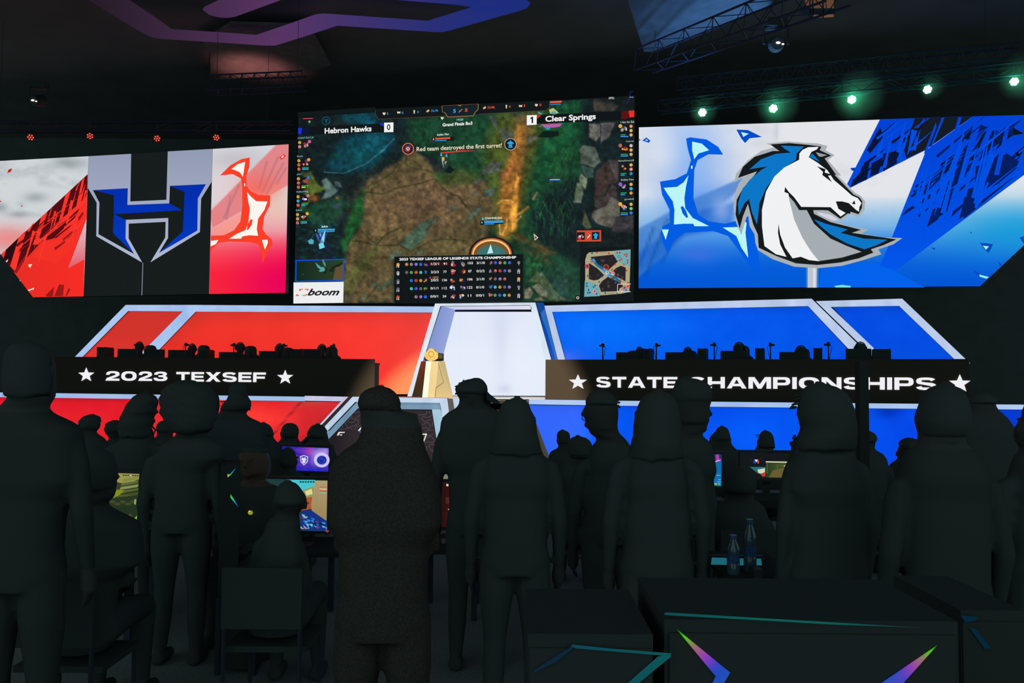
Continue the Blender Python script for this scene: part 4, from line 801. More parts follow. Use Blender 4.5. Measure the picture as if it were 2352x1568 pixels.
# minimap
A.poly([(1333, 568), (1455.6, 566), (1455.6, 691), (1332, 692)], BK, 5)
A.poly(c5([(1650, 830), (1680, 800), (2010, 780), (2228, 760), (2212, 1320), (2100, 1345), (1850, 1365), (1618, 1375), (1630, 1165), (1630, 900)]), (172, 164, 128), 6)
for q in [[(1700, 860), (2000, 828), (2060, 920), (1960, 1010), (1900, 1070), (1850, 1000), (1740, 920)], [(1680, 940), (1790, 1010), (1880, 1100), (1800, 1160), (1740, 1170), (1676, 1150)], [(2100, 975), (2165, 1000), (2160, 1180), (2080, 1140), (1960, 1090), (2030, 1010)], [(1850, 1180), (1930, 1120), (2080, 1190), (2130, 1240), (2060, 1310), (1840, 1320), (1810, 1240)]]:
    A.poly(c5(q), (38, 34, 38), 7)
for k in range(46):
    x = 1690 + rr.random() * 460; y = 850 + rr.random() * 460
    if abs((x - 1680) / 470 + (y - 840) / 480 - 1) > .12: A.disc(c5([(x, y)])[0], 1 + rr.random() * 2.6, (76, 72, 70), 8, 7, .6 if rr.random() > .4 else None)
A.poly(c5([(2010, 800), (2030, 775), (2228, 762), (2224, 985), (2120, 950), (2040, 900)]), (110, 170, 176), 8); A.poly(c5([(1625, 1170), (1700, 1190), (1790, 1230), (1830, 1330), (1820, 1375), (1616, 1385)]), (110, 170, 176), 8)
A.line(c5([(1725, 890), (1790, 970), (1900, 1040), (2000, 1110), (2090, 1190)]), 6, (20, 110, 150), 8); A.line(c5([(1725, 890), (1750, 930)]), 8, (50, 160, 215), 9); A.line(c5([(1870, 1020), (1960, 1110)]), 9, (50, 160, 215), 9)
for (x, y), r_, c in [((1905, 995), 6.5, (226, 84, 56)), ((1918, 1068), 4.6, (200, 200, 200)), ((1995, 1080), 5.4, (214, 200, 196)), ((1656, 983), 4.8, (60, 60, 120)), ((1655, 983), 5.4, (200, 70, 60)), ((1750, 1315), 5, (230, 130, 150)), ((2190, 1250), 5, (220, 120, 110)), ((2105, 1290), 4.4, (210, 180, 170)), ((2145, 1270), 5.4, (150, 110, 110)), ((2165, 1300), 5, (110, 160, 200))]:
    A.disc(c5([(x, y)])[0], r_, (226, 84, 56) if r_ > 5 else c, 10, 12, .78); A.disc(c5([(x, y)])[0], r_ * .7, c if r_ != 6.5 else (120, 40, 30), 10, 9); A.disc(c5([(x + 4, y - 4)])[0], r_ * .3, (40, 30, 40), 11, 6)
for x, y in [(2052, 805), (2086, 803), (2150, 830), (2175, 850), (2180, 822), (2085, 905), (2105, 888), (2190, 905), (2188, 935), (1785, 800), (1942, 812), (2020, 960), (2175, 1040), (2112, 1150), (2095, 1190), (1728, 918), (2197, 1198), (1985, 1030)]: A.disc(c5([(x, y)])[0], 2.3, (196, 50, 44), 11, 6)
for x, y in [(1650, 1210), (1650, 1245), (1675, 1295), (1665, 1330), (1690, 1328), (1740, 1255), (1760, 1235), (1662, 1110), (1855, 1120), (1815, 1188), (1895, 1335), (2050, 1347), (1715, 890), (1780, 1345), (1720, 812), (2030, 1200)]: A.disc(c5([(x, y)])[0], 2.3, (30, 90, 150), 11, 6)
A.line(c5([(2230, 1216), (2057, 1220), (2055, 1319), (2230, 1317)]), 1.1, (240, 240, 240), 12)
T5('oooooooo', (1828, 816), (1912, 808), (1828, 800), layer=9, bold=0, col=(190, 90, 60)); T5('oooooooo', (1930, 1353), (2015, 1346), (1930, 1337), layer=9, bold=0, col=(50, 110, 150))
A.poly([(1322, 678), (1332, 677.7), (1332, 689.5), (1321.5, 689.8)], BK, 5); A.disc((1327, 683.6), 3.4, (216, 212, 200), 6, 12, .55)
A.build('display', root, M['display_fine'])
# ================================================================== the stage set
LB = (166, 196, 238)
def lightbox(name, plane, pts, painter, nx=60, ny=30, depth=0.06, off=0.0, m=None, parent=None, bbox=None):
    """a backlit panel: painted grid clipped to the polygon pts, on a thin tray"""
    xs = [p[0] for p in pts]; ys = [p[1] for p in pts]
    q = plane.shift(off)
    MB().prism([q.P(x, y, -0.004) for x, y in pts], -q.n * depth).build(name + '_tray' if False else 'tray', M['plastic'], parent)
    return clip_face(name, q, pts, painter, nx, ny, parent, m)

def _cut(poly, ax, v, keep_less):
    out = []; n = len(poly)
    for i in range(n):
        p, q = poly[i], poly[(i + 1) % n]; dp, dq = (p[ax] - v), (q[ax] - v)
        if keep_less: dp, dq = -dp, -dq
        if dp >= 0: out.append(p)
        if (dp > 0 and dq < 0) or (dp < 0 and dq > 0):
            t = dp / (dp - dq); out.append((p[0] + (q[0] - p[0]) * t, p[1] + (q[1] - p[1]) * t))
    return out

def clip_face(name, plane, pts, painter, nx, ny, parent, m):
    """the outline cut into grid cells so that the painted colour can vary over it"""
    xs = [p[0] for p in pts]; ys = [p[1] for p in pts]; gx = np.linspace(min(xs), max(xs), nx + 1); gy = np.linspace(min(ys), max(ys), ny + 1)
    PX = []; Fc = []; tris = geometry.tessellate_polygon([[Vector((x, y, 0)) for x, y in pts]])
    for t in tris:
        tri = [pts[i] for i in t]; tx = [p[0] for p in tri]; ty = [p[1] for p in tri]
        for i in range(nx):
            if gx[i + 1] < min(tx) or gx[i] > max(tx): continue
            col = _cut(_cut(tri, 0, gx[i], False), 0, gx[i + 1], True)
            if len(col) < 3: continue
            cy0, cy1 = min(p[1] for p in col), max(p[1] for p in col)
            for j in range(ny):
                if gy[j + 1] < cy0 or gy[j] > cy1: continue
                c = _cut(_cut(col, 1, gy[j], False), 1, gy[j + 1], True)
                if len(c) >= 3: Fc.append(tuple(range(len(PX), len(PX) + len(c)))); PX += c
    X = np.array([[p[0] for p in PX]]); Y = np.array([[p[1] for p in PX]])
    c = lin(np.clip(painter(X, Y), 0, 255)).reshape(-1, 3)
    return mk(name, [plane.P(x, y) for x, y in PX], Fc, m, parent, col=c)

def strip_col(base, v=14, s=.05):
    return lambda X, Y: np.array(base, float) + ((fbm(X * s, Y * s * .6, 3) - .5) * v * 2)[..., None] * np.array([1, 1, .7])

def bars(plane, polys, root, base=LB, off=0.05, depth=0.1, name='light_frame'):
    for pts in polys:
        q = plane.shift(off)
        MB().prism([q.P(x, y, -0.004) for x, y in pts], -q.n * depth).build('frame_channel', M['plastic'], root)
        clip_face(name, q, pts, strip_col(base), 40, 4, root, M['lightbox_white'])

ORANGE = 0
def red_paint(X, Y):
    p = Paint(X, Y, (234, 4, 24))
    p.blend(np.clip((X - 430) / 560, 0, 1) * .6, (255, 44, 42))
    p.blend(np.clip((X - 850) / 150, 0, 1) * .8, (232, 16, 34))
    p.blend(np.clip((748 - Y) / 34, 0, 1) * .45, (176, 6, 26))
    d = np.clip((X - (455 + (716 - Y) * 1.12)) / 60, 0, 1); p.blend((1 - d) * .5 * (X > 350), (196, 14, 26))
    p.blend(np.clip((Y - 790) / 40, 0, 1) * .3, (255, 44, 44))
    p.c += ((fbm(X * .02, Y * .02) - .5) * 16)[..., None]
    return p.c
def red_paint_small(X, Y):
    p = Paint(X, Y, (206, 0, 26)); p.blend(np.clip((740 - Y) / 26, 0, 1) * .4, (178, 8, 26)); p.blend(np.clip((Y - 770) / 40, 0, 1) * .5, (238, 6, 26)); return p.c
def blue_paint(X, Y):
    p = Paint(X, Y, (0, 88, 236)); p.blob(1420, 750, 160, 60, (0, 116, 255), .9); p.blob(1280, 822, 60, 18, (110, 110, 240), .6); p.blob(1760, 740, 200, 60, (0, 80, 232), .5)
    p.blend(np.clip((X - 1800) / 150, 0, 1) * .5, (0, 66, 218)); p.blend(np.clip((724 - Y) / 22, 0, 1) * .35, (0, 56, 180)); p.c += ((fbm(X * .02, Y * .02) - .5) * 14)[..., None]; return p.c

# red half
root = empty('stage_backdrop', base_of(L_red, 600, 835), 'red backlit stage backdrop with pale blue frame lines behind the left desk', 'backdrop', 'backlit backdrops of the stage')
lightbox('red_panel', L_red, [(294, 714), (419, 715), (345, 790), (300, 836), (172, 836)], red_paint_small, 40, 24, m=M['lightbox'], parent=root)
lightbox('red_panel', L_red, [(449.6, 715.5), (1006, 718), (968, 836), (958, 905), (870, 904.5), (868, 836), (325, 836)], red_paint, 150, 60, m=M['lightbox'], parent=root)
bars(L_red, [b1([(460, 62), (940, 62), (865, 108), (478, 105)]), b1([(460, 62), (478, 105), (145, 440), (90, 440)]), b1([(940, 62), (958, 110), (650, 430), (560, 524), (455, 524), (545, 430), (865, 108)]), b1([(940, 62), (2720, 74), (2720, 116), (958, 110)])], root)
# blue half
root = empty('stage_backdrop', base_of(L_blue, 1700, 835), 'blue backlit stage backdrop with pale blue frame lines behind the right desk', 'backdrop', 'backlit backdrops of the stage')
lightbox('blue_panel', L_blue, b3([(60, 76), (1303, 50), (1500, 262), (1560, 330), (130, 330)]), blue_paint, 120, 40, m=M['lightbox_blue'], parent=root)
lightbox('blue_panel', L_blue, b3([(1420, 52), (1745, 47), (2040, 330), (1690, 330)]), blue_paint, 50, 30, m=M['lightbox_blue'], parent=root)
bars(L_blue, [b3([(22, 46), (1320, 12), (1303, 48), (60, 76)]), b3([(22, 46), (60, 76), (128, 326), (92, 326)]), b3([(1320, 12), (1640, 326), (1565, 326), (1303, 48)]), b3([(1340, 24), (1352, 24), (1680, 326), (1650, 326)]), b3([(1342, 24), (1760, 12), (1745, 47), (1410, 52)]),
              b3([(1760, 12), (2090, 326), (2035, 326), (1745, 47)]), b3([(1352, 30), (1412, 52), (1700, 326), (1658, 326)])], root, (186, 202, 232))

# the portal in the middle
root = empty('portal_arch', base_of(L_port, 1130, 915), 'white trapezoid portal with deep frame at the centre of the stage', 'arch')
Lp2 = L_port.shift(-1.15)
def white_paint(X, Y):
    p = Paint(X, Y, (224, 232, 247)); n = fbm(X * .02, Y * .02, 3); p.blend(np.clip(n - .4, 0, 1) * .8, (236, 232, 248)); p.blob(1150, 780, 18, 90, (204, 212, 236), .5); p.blob(1158, 893, 16, 10, (190, 200, 226), .6); p.blob(1155, 725, 40, 30, (206, 216, 242), .4); p.blob(1240, 800, 60, 90, (228, 238, 252), .5)
    p.c += ((np.sin(X * .9) + np.sin(Y * .9)) * .9)[..., None]; return p.c
clip_face('back_panel', Lp2, b2([(925, 122), (1660, 122), (1790, 600), (1790, 944), (722, 941)]), white_paint, 80, 60, root, M['lightbox_white'])
A = Art(Lp2.shift(0.01)); A.poly(b2([(928, 128), (1650, 125), (1656, 148), (922, 148)]), (10, 16, 24), 1); A.build('header_gap', root, M['display'])
def quad3(name, pts3, col, parent, m, nx=2, ny=2):
    (a, b, c, d) = [np.asarray(p) for p in pts3]; V = []; C = []
    for j in range(ny):
        for i in range(nx):
            u, v = i / (nx - 1), j / (ny - 1); V.append((a * (1 - u) + b * u) * (1 - v) + (d * (1 - u) + c * u) * v); C.append(lin(col(u, v) if callable(col) else col))
    return mk(name, V, [(j * nx + i, j * nx + i + 1, (j + 1) * nx + i + 1, (j + 1) * nx + i) for j in range(ny - 1) for i in range(nx - 1)], m, parent, col=np.array(C))
def PP(pl, pts, f=b2): return [pl.P(x, y) for x, y in f(pts)]
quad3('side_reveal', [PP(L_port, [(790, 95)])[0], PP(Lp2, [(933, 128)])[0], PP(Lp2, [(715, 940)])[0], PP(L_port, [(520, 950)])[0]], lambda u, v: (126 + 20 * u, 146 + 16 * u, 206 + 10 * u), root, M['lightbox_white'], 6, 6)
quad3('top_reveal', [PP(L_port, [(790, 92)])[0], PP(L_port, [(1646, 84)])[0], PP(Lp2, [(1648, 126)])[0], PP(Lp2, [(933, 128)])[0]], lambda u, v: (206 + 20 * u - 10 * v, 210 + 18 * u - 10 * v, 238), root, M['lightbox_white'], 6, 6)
bars(L_port, [b2([(740, 70), (1690, 60), (1648, 85), (790, 94)]), b2([(740, 70), (790, 94), (519, 950), (477, 950)]), b2([(1690, 60), (1842, 605), (1785, 605), (1646, 85)])], root, (214, 226, 240), off=0.02, depth=0.12)
MB().prism([Level(ZD + .018).P(x, y) for x, y in [(940, 913.4), (1252, 915.6), (1252, 911), (994, 909)]], (0, 0, -.012)).build('deck_white_sheet', M['whitepanel'], root)  # white sheet added over the dark deck gap in place of a reflection
# outer right flank of the portal, turning back to the blue backdrop
Lq = L_port.shift(-0.35)
for pts, c in [([(1690, 60), (1765, 62), (1786, 105), (1740, 180), (1720, 150)], (14, 66, 150)), ([(1738, 150), (1790, 108), (1912, 605), (1842, 605)], (46, 106, 180)), ([(1744, 175), (1800, 330), (1880, 605), (1842, 605), (1736, 190)], (0, 72, 190))]:
    clip_face('side_flank', Lq.shift(0.01 if c[0] < 14 else 0), b2(pts), strip_col(c, 6), 6, 12, root, M['lightbox_blue'])

# ---------------------------------------------------------------- stage deck with its lit front
strip_l = [(-260, 897), (0, 900), (125, 902), (420, 906), (700, 911), (812, 911.5)]
def deckpt(x, y): return Level(ZD).P(x, y)
front = [F_left.P(-300, 896), F_left.P(830, 911), F_mid.P(905, 914), F_mid.P(1145, 916), F_right.P(1252, 917), F_right.P(2700, 932)]
front = [np.array([p[0], p[1], ZD]) for p in front]
bk = [np.array([front[0][0] - 1, 25.6, ZD]), np.array([front[-1][0] + 1.5, 25.6, ZD])]
top = front + [bk[1], bk[0]]
back_in = [p + np.array([0, .25, 0]) for p in front]
root = empty('stage_platform', (1, 18, 0), 'black stage platform with pale lit edge strip and red and blue lit front', 'stage')
MB().prism([p + np.array([0, .12, -.012]) for p in front] + [bk[1] - [0, 0, .012], bk[0] - [0, 0, .012]], (0, 0, -0.06)).build('deck', M['deck'], root)
body = MB()
for a, b_ in zip(back_in[:-1], back_in[1:]):
    body.add([a - [0, 0, .2], b_ - [0, 0, .2], (b_[0], b_[1], 0), (a[0], a[1], 0)], [(0, 1, 2, 3)])
body.build('skirt', M['black'], root)
def fred(X, Y):
    p = Paint(X, Y, (226, 24, 34)); p.blend(np.clip((926 - Y) / 22, 0, 1) * .7, (150, 0, 20)); p.blob(560, 960, 160, 40, (255, 62, 48), .9); p.blob(130, 985, 140, 40, (238, 30, 36), .6); p.blend(np.clip((X - 640) / 80, 0, 1) * .8, (206, 40, 44)); p.blob(720, 915, 50, 14, (190, 90, 70), .7)
    p.stroke([(700, 912), (625, 1000)], 3, (120, 20, 24), .8); p.stroke([(760, 945), (690, 1010)], 6, (150, 36, 36), .4); p.c += ((fbm(X * .03, Y * .03) - .5) * 14)[..., None]; return p.c
def fblue(X, Y):
    p = Paint(X, Y, (0, 80, 240)); p.blend(np.clip((948 - Y) / 24, 0, 1) * .45, (0, 52, 186)); p.blend(np.clip((X - 1950) / 200, 0, 1) * .6, (0, 62, 222)); p.blob(1330, 985, 120, 60, (0, 96, 250), .6); p.blob(1740, 1000, 100, 50, (0, 100, 252), .5); p.blob(2040, 945, 30, 14, (0, 30, 140), .5)
    p.blend(np.clip((X - 2250) / 80, 0, 1) * .6, (0, 44, 190)); p.c += ((fbm(X * .02, Y * .02) - .5) * 12)[..., None]; return p.c
zf = -0.06
lightbox('red_front', F_left, [(-280, 910), (0, 911), (420, 917), (700, 922), (784, 923), (690, 1016), (640, 1100), (-280, 1100)], fred, 140, 30, off=zf, m=M['lightbox_blue'], parent=root)
lightbox('blue_front', F_right, [(1215, 929), (1424, 932), (1994, 938), (2700, 944), (2700, 1108), (1262, 1108), (1262, 1050)], fblue, 140, 30, off=zf, m=M['lightbox_blue'], parent=root)
bars(F_left, [[(-280, 897), (700, 910.7), (700, 921), (-280, 908)]], root, (160, 190, 232), off=0.0, depth=.08, name='edge_strip')
bars(F_right, [[(1215, 917), (1424, 920), (1994, 926), (2352, 929), (2700, 932), (2700, 943), (1994, 937.5), (1424, 931.5), (1215, 928)]], root, (168, 194, 236), off=0.0, depth=.08, name='edge_strip')
# angular frame in the middle of the front (crop of the photograph: d3)
Fm = F_mid
bars(Fm, [d3([(-118, 345), (470, 358), (372, 420), (-118, 412)]), d3([(470, 358), (372, 420), (80, 735), (118, 735)])], root, (196, 196, 226), off=0.0, depth=.06)
A = Art(Fm.shift(0.0)); A.poly(d3([(470, 358), (528, 360), (150, 760), (112, 735)]), (50, 38, 36), 1)
A.build('dark_joint', root, M['display_fine']); A = Art(Fm.shift(0.0)); A.poly(d3([(1804, 380), (1880, 380), (1905, 520), (1830, 570)]), (88, 84, 78), 1)
A.build('dark_joint', root, M['display_fine'])
bars(Fm, [d3([(528, 358), (640, 358), (625, 430), (566, 425), (190, 820), (150, 760)]), d3([(625, 358), (1806, 378), (1800, 445), (1710, 440), (625, 430)]), d3([(1806, 378), (1830, 560), (1740, 640), (1710, 440)]), d3([(1880, 380), (1975, 382), (1960, 470), (1905, 525)]),
          ], root, (190, 210, 234), off=0.02, depth=.1)
bars(Fm.shift(-.12), [d3([(566, 425), (625, 430), (625, 515), (600, 515), (205, 930), (180, 830)]), d3([(625, 432), (1710, 442), (1716, 530), (1600, 530), (625, 520)])], root, (108, 144, 172), off=0.0, depth=.05, name='inner_reveal')
bars(Fm.shift(-.12), [d3([(1600, 530), (1718, 530), (1740, 640), (1712, 800), (1673, 990)]), d3([(1673, 1080), (1805, 1108), (1785, 1140), (1702, 1170)])], root, (158, 194, 216), off=0.0, depth=.05, name='inner_reveal')
for seg in [[(625, 470), (1712, 470)], [(560, 450), (190, 850)]]:
    pass
# dark patterned fascia with tile lines and white letters
A = Art(Fm.shift(-.2))
A.poly(d3([(590, 505), (1605, 525), (1690, 1160), (1690, 1500), (0, 1500), (205, 925)]), (34, 28, 36), 0)
PUR = (92, 80, 92)
for ln in [[(520, 600), (515, 650), (560, 658), (600, 620), (640, 610)], [(425, 715), (470, 690), (500, 710), (545, 700), (575, 662), (605, 680), (600, 730), (460, 775), (425, 715)], [(550, 575), (620, 562)], [(640, 640), (625, 665), (660, 725)], [(370, 825), (375, 805), (500, 778), (520, 800)], [(560, 805), (570, 765), (640, 745)], [(350, 800), (385, 785), (400, 740)], [(500, 635), (490, 665), (465, 670)],
           [(1420, 605), (1520, 598), (1540, 570), (1520, 545)], [(1565, 545), (1565, 572), (1595, 580)], [(1500, 700), (1460, 650), (1480, 625), (1530, 635), (1580, 625), (1595, 605)], [(1500, 700), (1550, 675), (1600, 670)], [(1475, 735), (1545, 705), (1585, 750), (1560, 790), (1520, 775), (1470, 782)], [(1510, 835), (1530, 810), (1620, 808)], [(1510, 835), (1545, 890), (1620, 862)], [(1520, 920), (1590, 890), (1635, 950), (1612, 980), (1560, 965), (1490, 980)],
           [(1650, 1008), (1580, 998), (1555, 1030), (1595, 1085), (1650, 1065)], [(1490, 1025), (1530, 1030), (1525, 1085)], [(1600, 1105), (1640, 1090), (1670, 1160)], [(1610, 700), (1605, 755)]]:
    A.line(d3(ln), .9, PUR, 1)
for q in [[(315, 880), (340, 832), (425, 832), (420, 845), (355, 848), (340, 880)], [(600, 815), (660, 745), (672, 755), (618, 822)], [(355, 868), (390, 866), (385, 880), (360, 880)], [(1463, 855), (1535, 855), (1480, 1005), (1468, 995), (1512, 872), (1463, 870)]]:
    A.poly(d3(q), (232, 230, 222), 2)
A.poly(d3([(618, 822), (680, 778), (675, 800), (640, 870)]), (84, 80, 150), 1)
A.build('patterned_fascia', root, M['display_fine'])

# ---------------------------------------------------------------- competitors' desks
def desk(plane, x0, x1, yt0, yt1, yb0, yb1, label, depth=0.8):
    p = [plane.P(x0, yt0), plane.P(x1, yt1)]; c = (p[0] + p[1]) / 2
    zt = c[2]; r = empty('competition_desk', (c[0], c[1], ZD), label, 'desk', 'long desks on the stage')
    L = np.linalg.norm((p[1] - p[0])[:2]); u = plane.u; n = -plane.n
    a = np.array([p[0][0], p[0][1], 0]); bb = np.array([p[1][0], p[1][1], 0])
    def box(o, w, d, z0, z1):
        return MB().add([o + [0, 0, z0], o + u * w + [0, 0, z0], o + u * w + n * d + [0, 0, z0], o + n * d + [0, 0, z0], o + [0, 0, z1], o + u * w + [0, 0, z1], o + u * w + n * d + [0, 0, z1], o + n * d + [0, 0, z1]],
                        [(3, 2, 1, 0), (4, 5, 6, 7), (0, 1, 5, 4), (1, 2, 6, 5), (2, 3, 7, 6), (3, 0, 4, 7)])
    fp_ = box(a, L, .03, ZD + .0, zt).build('front_panel', M['deskblack'], r)
    box(a + n * .035, L, depth, zt - .12, zt - .08).build('tabletop', M['deskblack'], r)
    for t in (0, L - .03): box(a + u * t + n * .035, .03, depth - .1, ZD, zt - .12).build('side_panel', M['deskblack'], r)
    return fp_, zt - .08
K1, zk1 = desk(K_left, 118, 861, 818.5, 824.5, 0, 0, 'long black desk front reading 2023 TEXSEF, left of the portal', .6)
K2, zk2 = desk(K_right, 1253, 2226, 826, 823.5, 0, 0, 'long black desk front reading STATE CHAMPIONSHIPS, right of the portal')
WHT = (240, 240, 244)
def starpts(c, rx, ry, rot=0):
    return [(c[0] + (rx if k % 2 == 0 else rx * .42) * math.sin(math.pi * k / 5 + rot), c[1] - (ry if k % 2 == 0 else ry * .42) * math.cos(math.pi * k / 5 + rot)) for k in range(10)]
A = Art(K_left.shift(0.012))
A.text('2023', *b1([(315, 600), (757, 603), (318, 532)]), tr=b1([(757, 536)])[0], col=WHT, ext=True, layer=1)
A.build('lettering', K1, M['display']); A = Art(K_left.shift(0.012))
A.text('TEXSEF', *b1([(820, 605), (1455, 611), (820, 538)]), tr=b1([(1457, 542)])[0], col=WHT, ext=True, layer=1)
A.build('lettering', K1, M['display'])
for c in [(180, 560), (1594, 577)]:
    A = Art(K_left.shift(0.012)); A.poly(starpts(b1([c])[0], 19.5, 17.5), WHT, 1); A.build('star', K1, M['display'])
A = Art(K_right.shift(0.012))
A.text('STATE', *b3([(274, 443), (668, 446.5), (274, 391)]), tr=b3([(668, 392)])[0], col=WHT, ext=True, layer=1)
A.build('lettering', K2, M['display']); A = Art(K_right.shift(0.012))
A.text('CHAMPIONSHIPS', *b3([(722, 446), (1926, 456), (722, 392)]), tr=b3([(1926, 395)])[0], col=WHT, ext=True, layer=1)
A.build('lettering', K2, M['display'])
for c, r_ in [((185, 418), 22), ((2040, 425), 26)]:
    A = Art(K_right.shift(0.012)); A.poly(starpts(b3([c])[0], r_, r_ * .85), WHT, 1); A.build('star', K2, M['display'])

# monitors, towers, headset-camera stands on the desks
def on_desk(plane, zt, back, x): # a point on the desk top, 'back' metres behind the front, under picture column x
    q = plane.shift(-back); p = q.P(x, 800); return np.array([p[0], p[1], zt + .003]), q
def monitor(plane, zt, x0, x1, ytop, label, back=.35):
    c, q = on_desk(plane, zt, back, (x0 + x1) / 2); a, b_ = q.P(x0, ytop), q.P(x1, ytop); w_ = np.linalg.norm((b_ - a)[:2]); z1 = (a[2] + b_[2]) / 2
    r = empty('monitor', c, label, 'monitor', 'monitors on the stage desks')
    MB().obox((c[0], c[1], zt + .05), q.u, w_, .035, z1 - zt - .05).build('screen_housing', M['plastic'], r)
    MB().obox(c + np.array([0, 0, .0]) - q.n * .035, q.u, .05, .04, (z1 - zt) * .6).build('stand', M['plastic'], r)
    MB().obox(c - q.n * (-.02), q.u, .26, .18, .012).build('base', M['plastic'], r)
    return r
def tower(plane, zt, x0, x1, ytop, label, back=.3):
    c, q = on_desk(plane, zt, back, (x0 + x1) / 2); a, b_ = q.P(x0, ytop), q.P(x1, ytop); w_ = np.linalg.norm((b_ - a)[:2]); h_ = (a[2] + b_[2]) / 2 - zt
    r = empty('computer_case', c, label, 'computer', 'computers on the stage desks')
    MB().obox(c, q.u, w_, .42, h_ - .01).build('housing', M['plastic'], r)
    m_ = MB(); 
    for s in (-1, 1): m_.obox(c + q.u * s * w_ * .42 + np.array([0, 0, h_ - .01]), q.u, .012, .4, .012)
    m_.build('top_rail', M['metal'], r)
    return r
def camstand(plane, zt, x, ytop, label, back=.2, side=1):
    c, q = on_desk(plane, zt, back, x); z1 = q.P(x, ytop)[2]
    r = empty('camera_stand', c, label, 'camera', 'small cameras on the stage desks')
    MB().tube([c + [0, 0, .01], [c[0], c[1], z1 - .05]], .013).build('pole', M['metal'], r)
    MB().tube([c, c + [0, 0, .012]], .07, 16).build('base', M['metal'], r)
    m_ = MB().obox(np.array([c[0], c[1], z1 - .075]), q.u, .055, .05, .06); m_.box((c[0] - .015, c[1], z1 - .02), (c[0] + .02, c[1] + .04, z1)); m_.build('camera_body', M['plastic'], r)
    MB().tube([np.array([c[0], c[1], z1 - .045]) + q.u * .02 - q.n * .02, np.array([c[0], c[1], z1 - .05]) + q.u * .075 * side - q.n * .03], .02, 10).build('lens', M['glass_dark'], r)
    MB().tube([np.array([c[0], c[1], z1 - .05]) - q.u * .03 * side, np.array([c[0], c[1], z1 - .10]) - q.u * .06 * side, np.array([c[0], c[1], z1 - .2]) - q.u * .035 * side, c + [0, 0, .02]], .005, 6).build('cable', M['plastic'], r)
    return r
OR = ['first', 'second', 'third', 'fourth', 'fifth', 'sixth', 'seventh']
for i, (x0, x1, yt) in enumerate([(403, 560, 374), (590, 735, 378), (762, 930, 382), (1123, 1290, 397), (1408, 1535, 389), (1730, 1850, 375)]):
    (xa, ya), (xb, _) = b1([(x0, yt), (x1, yt)]); monitor(K_left, zk1, xa, xb, ya, f'{OR[i]} dark monitor from the left end of the 2023 TEXSEF desk')
for i, (x0, x1, yt) in enumerate([(255, 310, 362), (985, 1042, 380), (1625, 1710, 374)]):
    (xa, ya), (xb, _) = b1([(x0, yt), (x1, yt)]); tower(K_left, zk1, xa, xb, ya, ['computer tower at the far left end of the 2023 TEXSEF desk', 'computer tower right of the two round heads on the left desk', 'computer tower with top rails near the right end of the left desk'][i])
for i, (x, yt) in enumerate([(540, 330), (885, 330), (1228, 332), (1583, 337), (1937, 338)]):
    (xa, ya), = b1([(x, yt)]); camstand(K_left, zk1, xa, ya, f'{OR[i]} small camera stand from the left on the left desk', side=1 if i % 2 else -1)
for i, (x0, x1, yt) in enumerate([(370, 495, 272), (608, 745, 272), (877, 1000, 265), (1162, 1300, 271), (1485, 1610, 255)]):
    (xa, ya), (xb, _) = b3([(x0, yt), (x1, yt)]); monitor(K_right, zk2, xa, xb, ya, f'{OR[i]} dark monitor from the left end of the STATE CHAMPIONSHIPS desk')
for i, (x0, x1, yt) in enumerate([(497, 535, 254), (765, 805, 253), (1045, 1087, 251), (1328, 1372, 250), (1618, 1705, 255)]):
    (xa, ya), (xb, _) = b3([(x0, yt), (x1, yt)]); tower(K_right, zk2, xa, xb, ya, f'{OR[i]} computer tower from the left on the STATE CHAMPIONSHIPS desk')
for i, (x, yt) in enumerate([(305, 228), (566, 227), (847, 224), (1120, 224), (1402, 222)]):
    (xa, ya), = b3([(x, yt)]); camstand(K_right, zk2, xa, ya, f'{OR[i]} small camera stand from the left on the right desk', side=1 if i % 2 else -1)

# ---------------------------------------------------------------- pedestal and belt
Pd = Plane(990, 17.0, 10.2)
cp = Pd.P(990, 913); root = empty('display_pedestal', (cp[0], cp[1] + .3, ZD), 'tapered pedestal with gold, white and bronze faces holding the championship belt', 'pedestal')
def pd(x, y, off): return Pd.P(*b2([(x, y)])[0], off)
tp = [pd(608, 598, -.15), pd(655, 632, 0.0), pd(705, 635, 0.02), pd(768, 632, .02), pd(832, 603, -.1)]
zt_ = min(tp[1][2], tp[2][2])
def flat(p, z): return np.array([p[0], p[1], z])
zt_ = pd(700, 615, 0)[2]
tpts = [flat(pd(608, 610, -.22), zt_), flat(pd(655, 632, 0), zt_), flat(pd(705, 633, .01), zt_), flat(pd(772, 630, 0), zt_), flat(pd(832, 605, -.1), zt_)]
bpts = [flat(pd(520, 960, -.4), ZD), flat(pd(618, 962, 0), ZD), flat(pd(668, 963, .02), ZD), flat(pd(740, 963, 0.01), ZD), flat(pd(912, 966, -.2), ZD)]
bkt = [flat(pd(790, 600, -.5), zt_), flat(pd(650, 600, -.5), zt_)]; bkb = [flat(pd(850, 960, -.8), ZD), flat(pd(600, 960, -.8), ZD)]
T_ = tpts + bkt; B_ = [p + np.array([0, 0, .02]) for p in bpts + bkb]; n_ = len(T_)
for i, (nm, m_) in enumerate([('bronze_face', M['bronze']), ('white_face', M['whitepanel']), ('gold_face', M['goldpanel']), ('gold_face', M['goldpanel']), ('back_face', M['goldpanel']), ('back_face', M['goldpanel']), ('back_face', M['bronze'])]):
    j = (i + 1) % n_
    MB().add([T_[i], T_[j], B_[j], B_[i]], [(0, 1, 2, 3)]).build(nm, m_, root)
MB().prism(T_, (0, 0, -.015)).build('top_plate', M['whitepanel'], root)
m_ = MB()
ln = [pd(768, 605, .03), pd(820, 812, .035), pd(748, 865, .035), pd(740, 960, .03)]
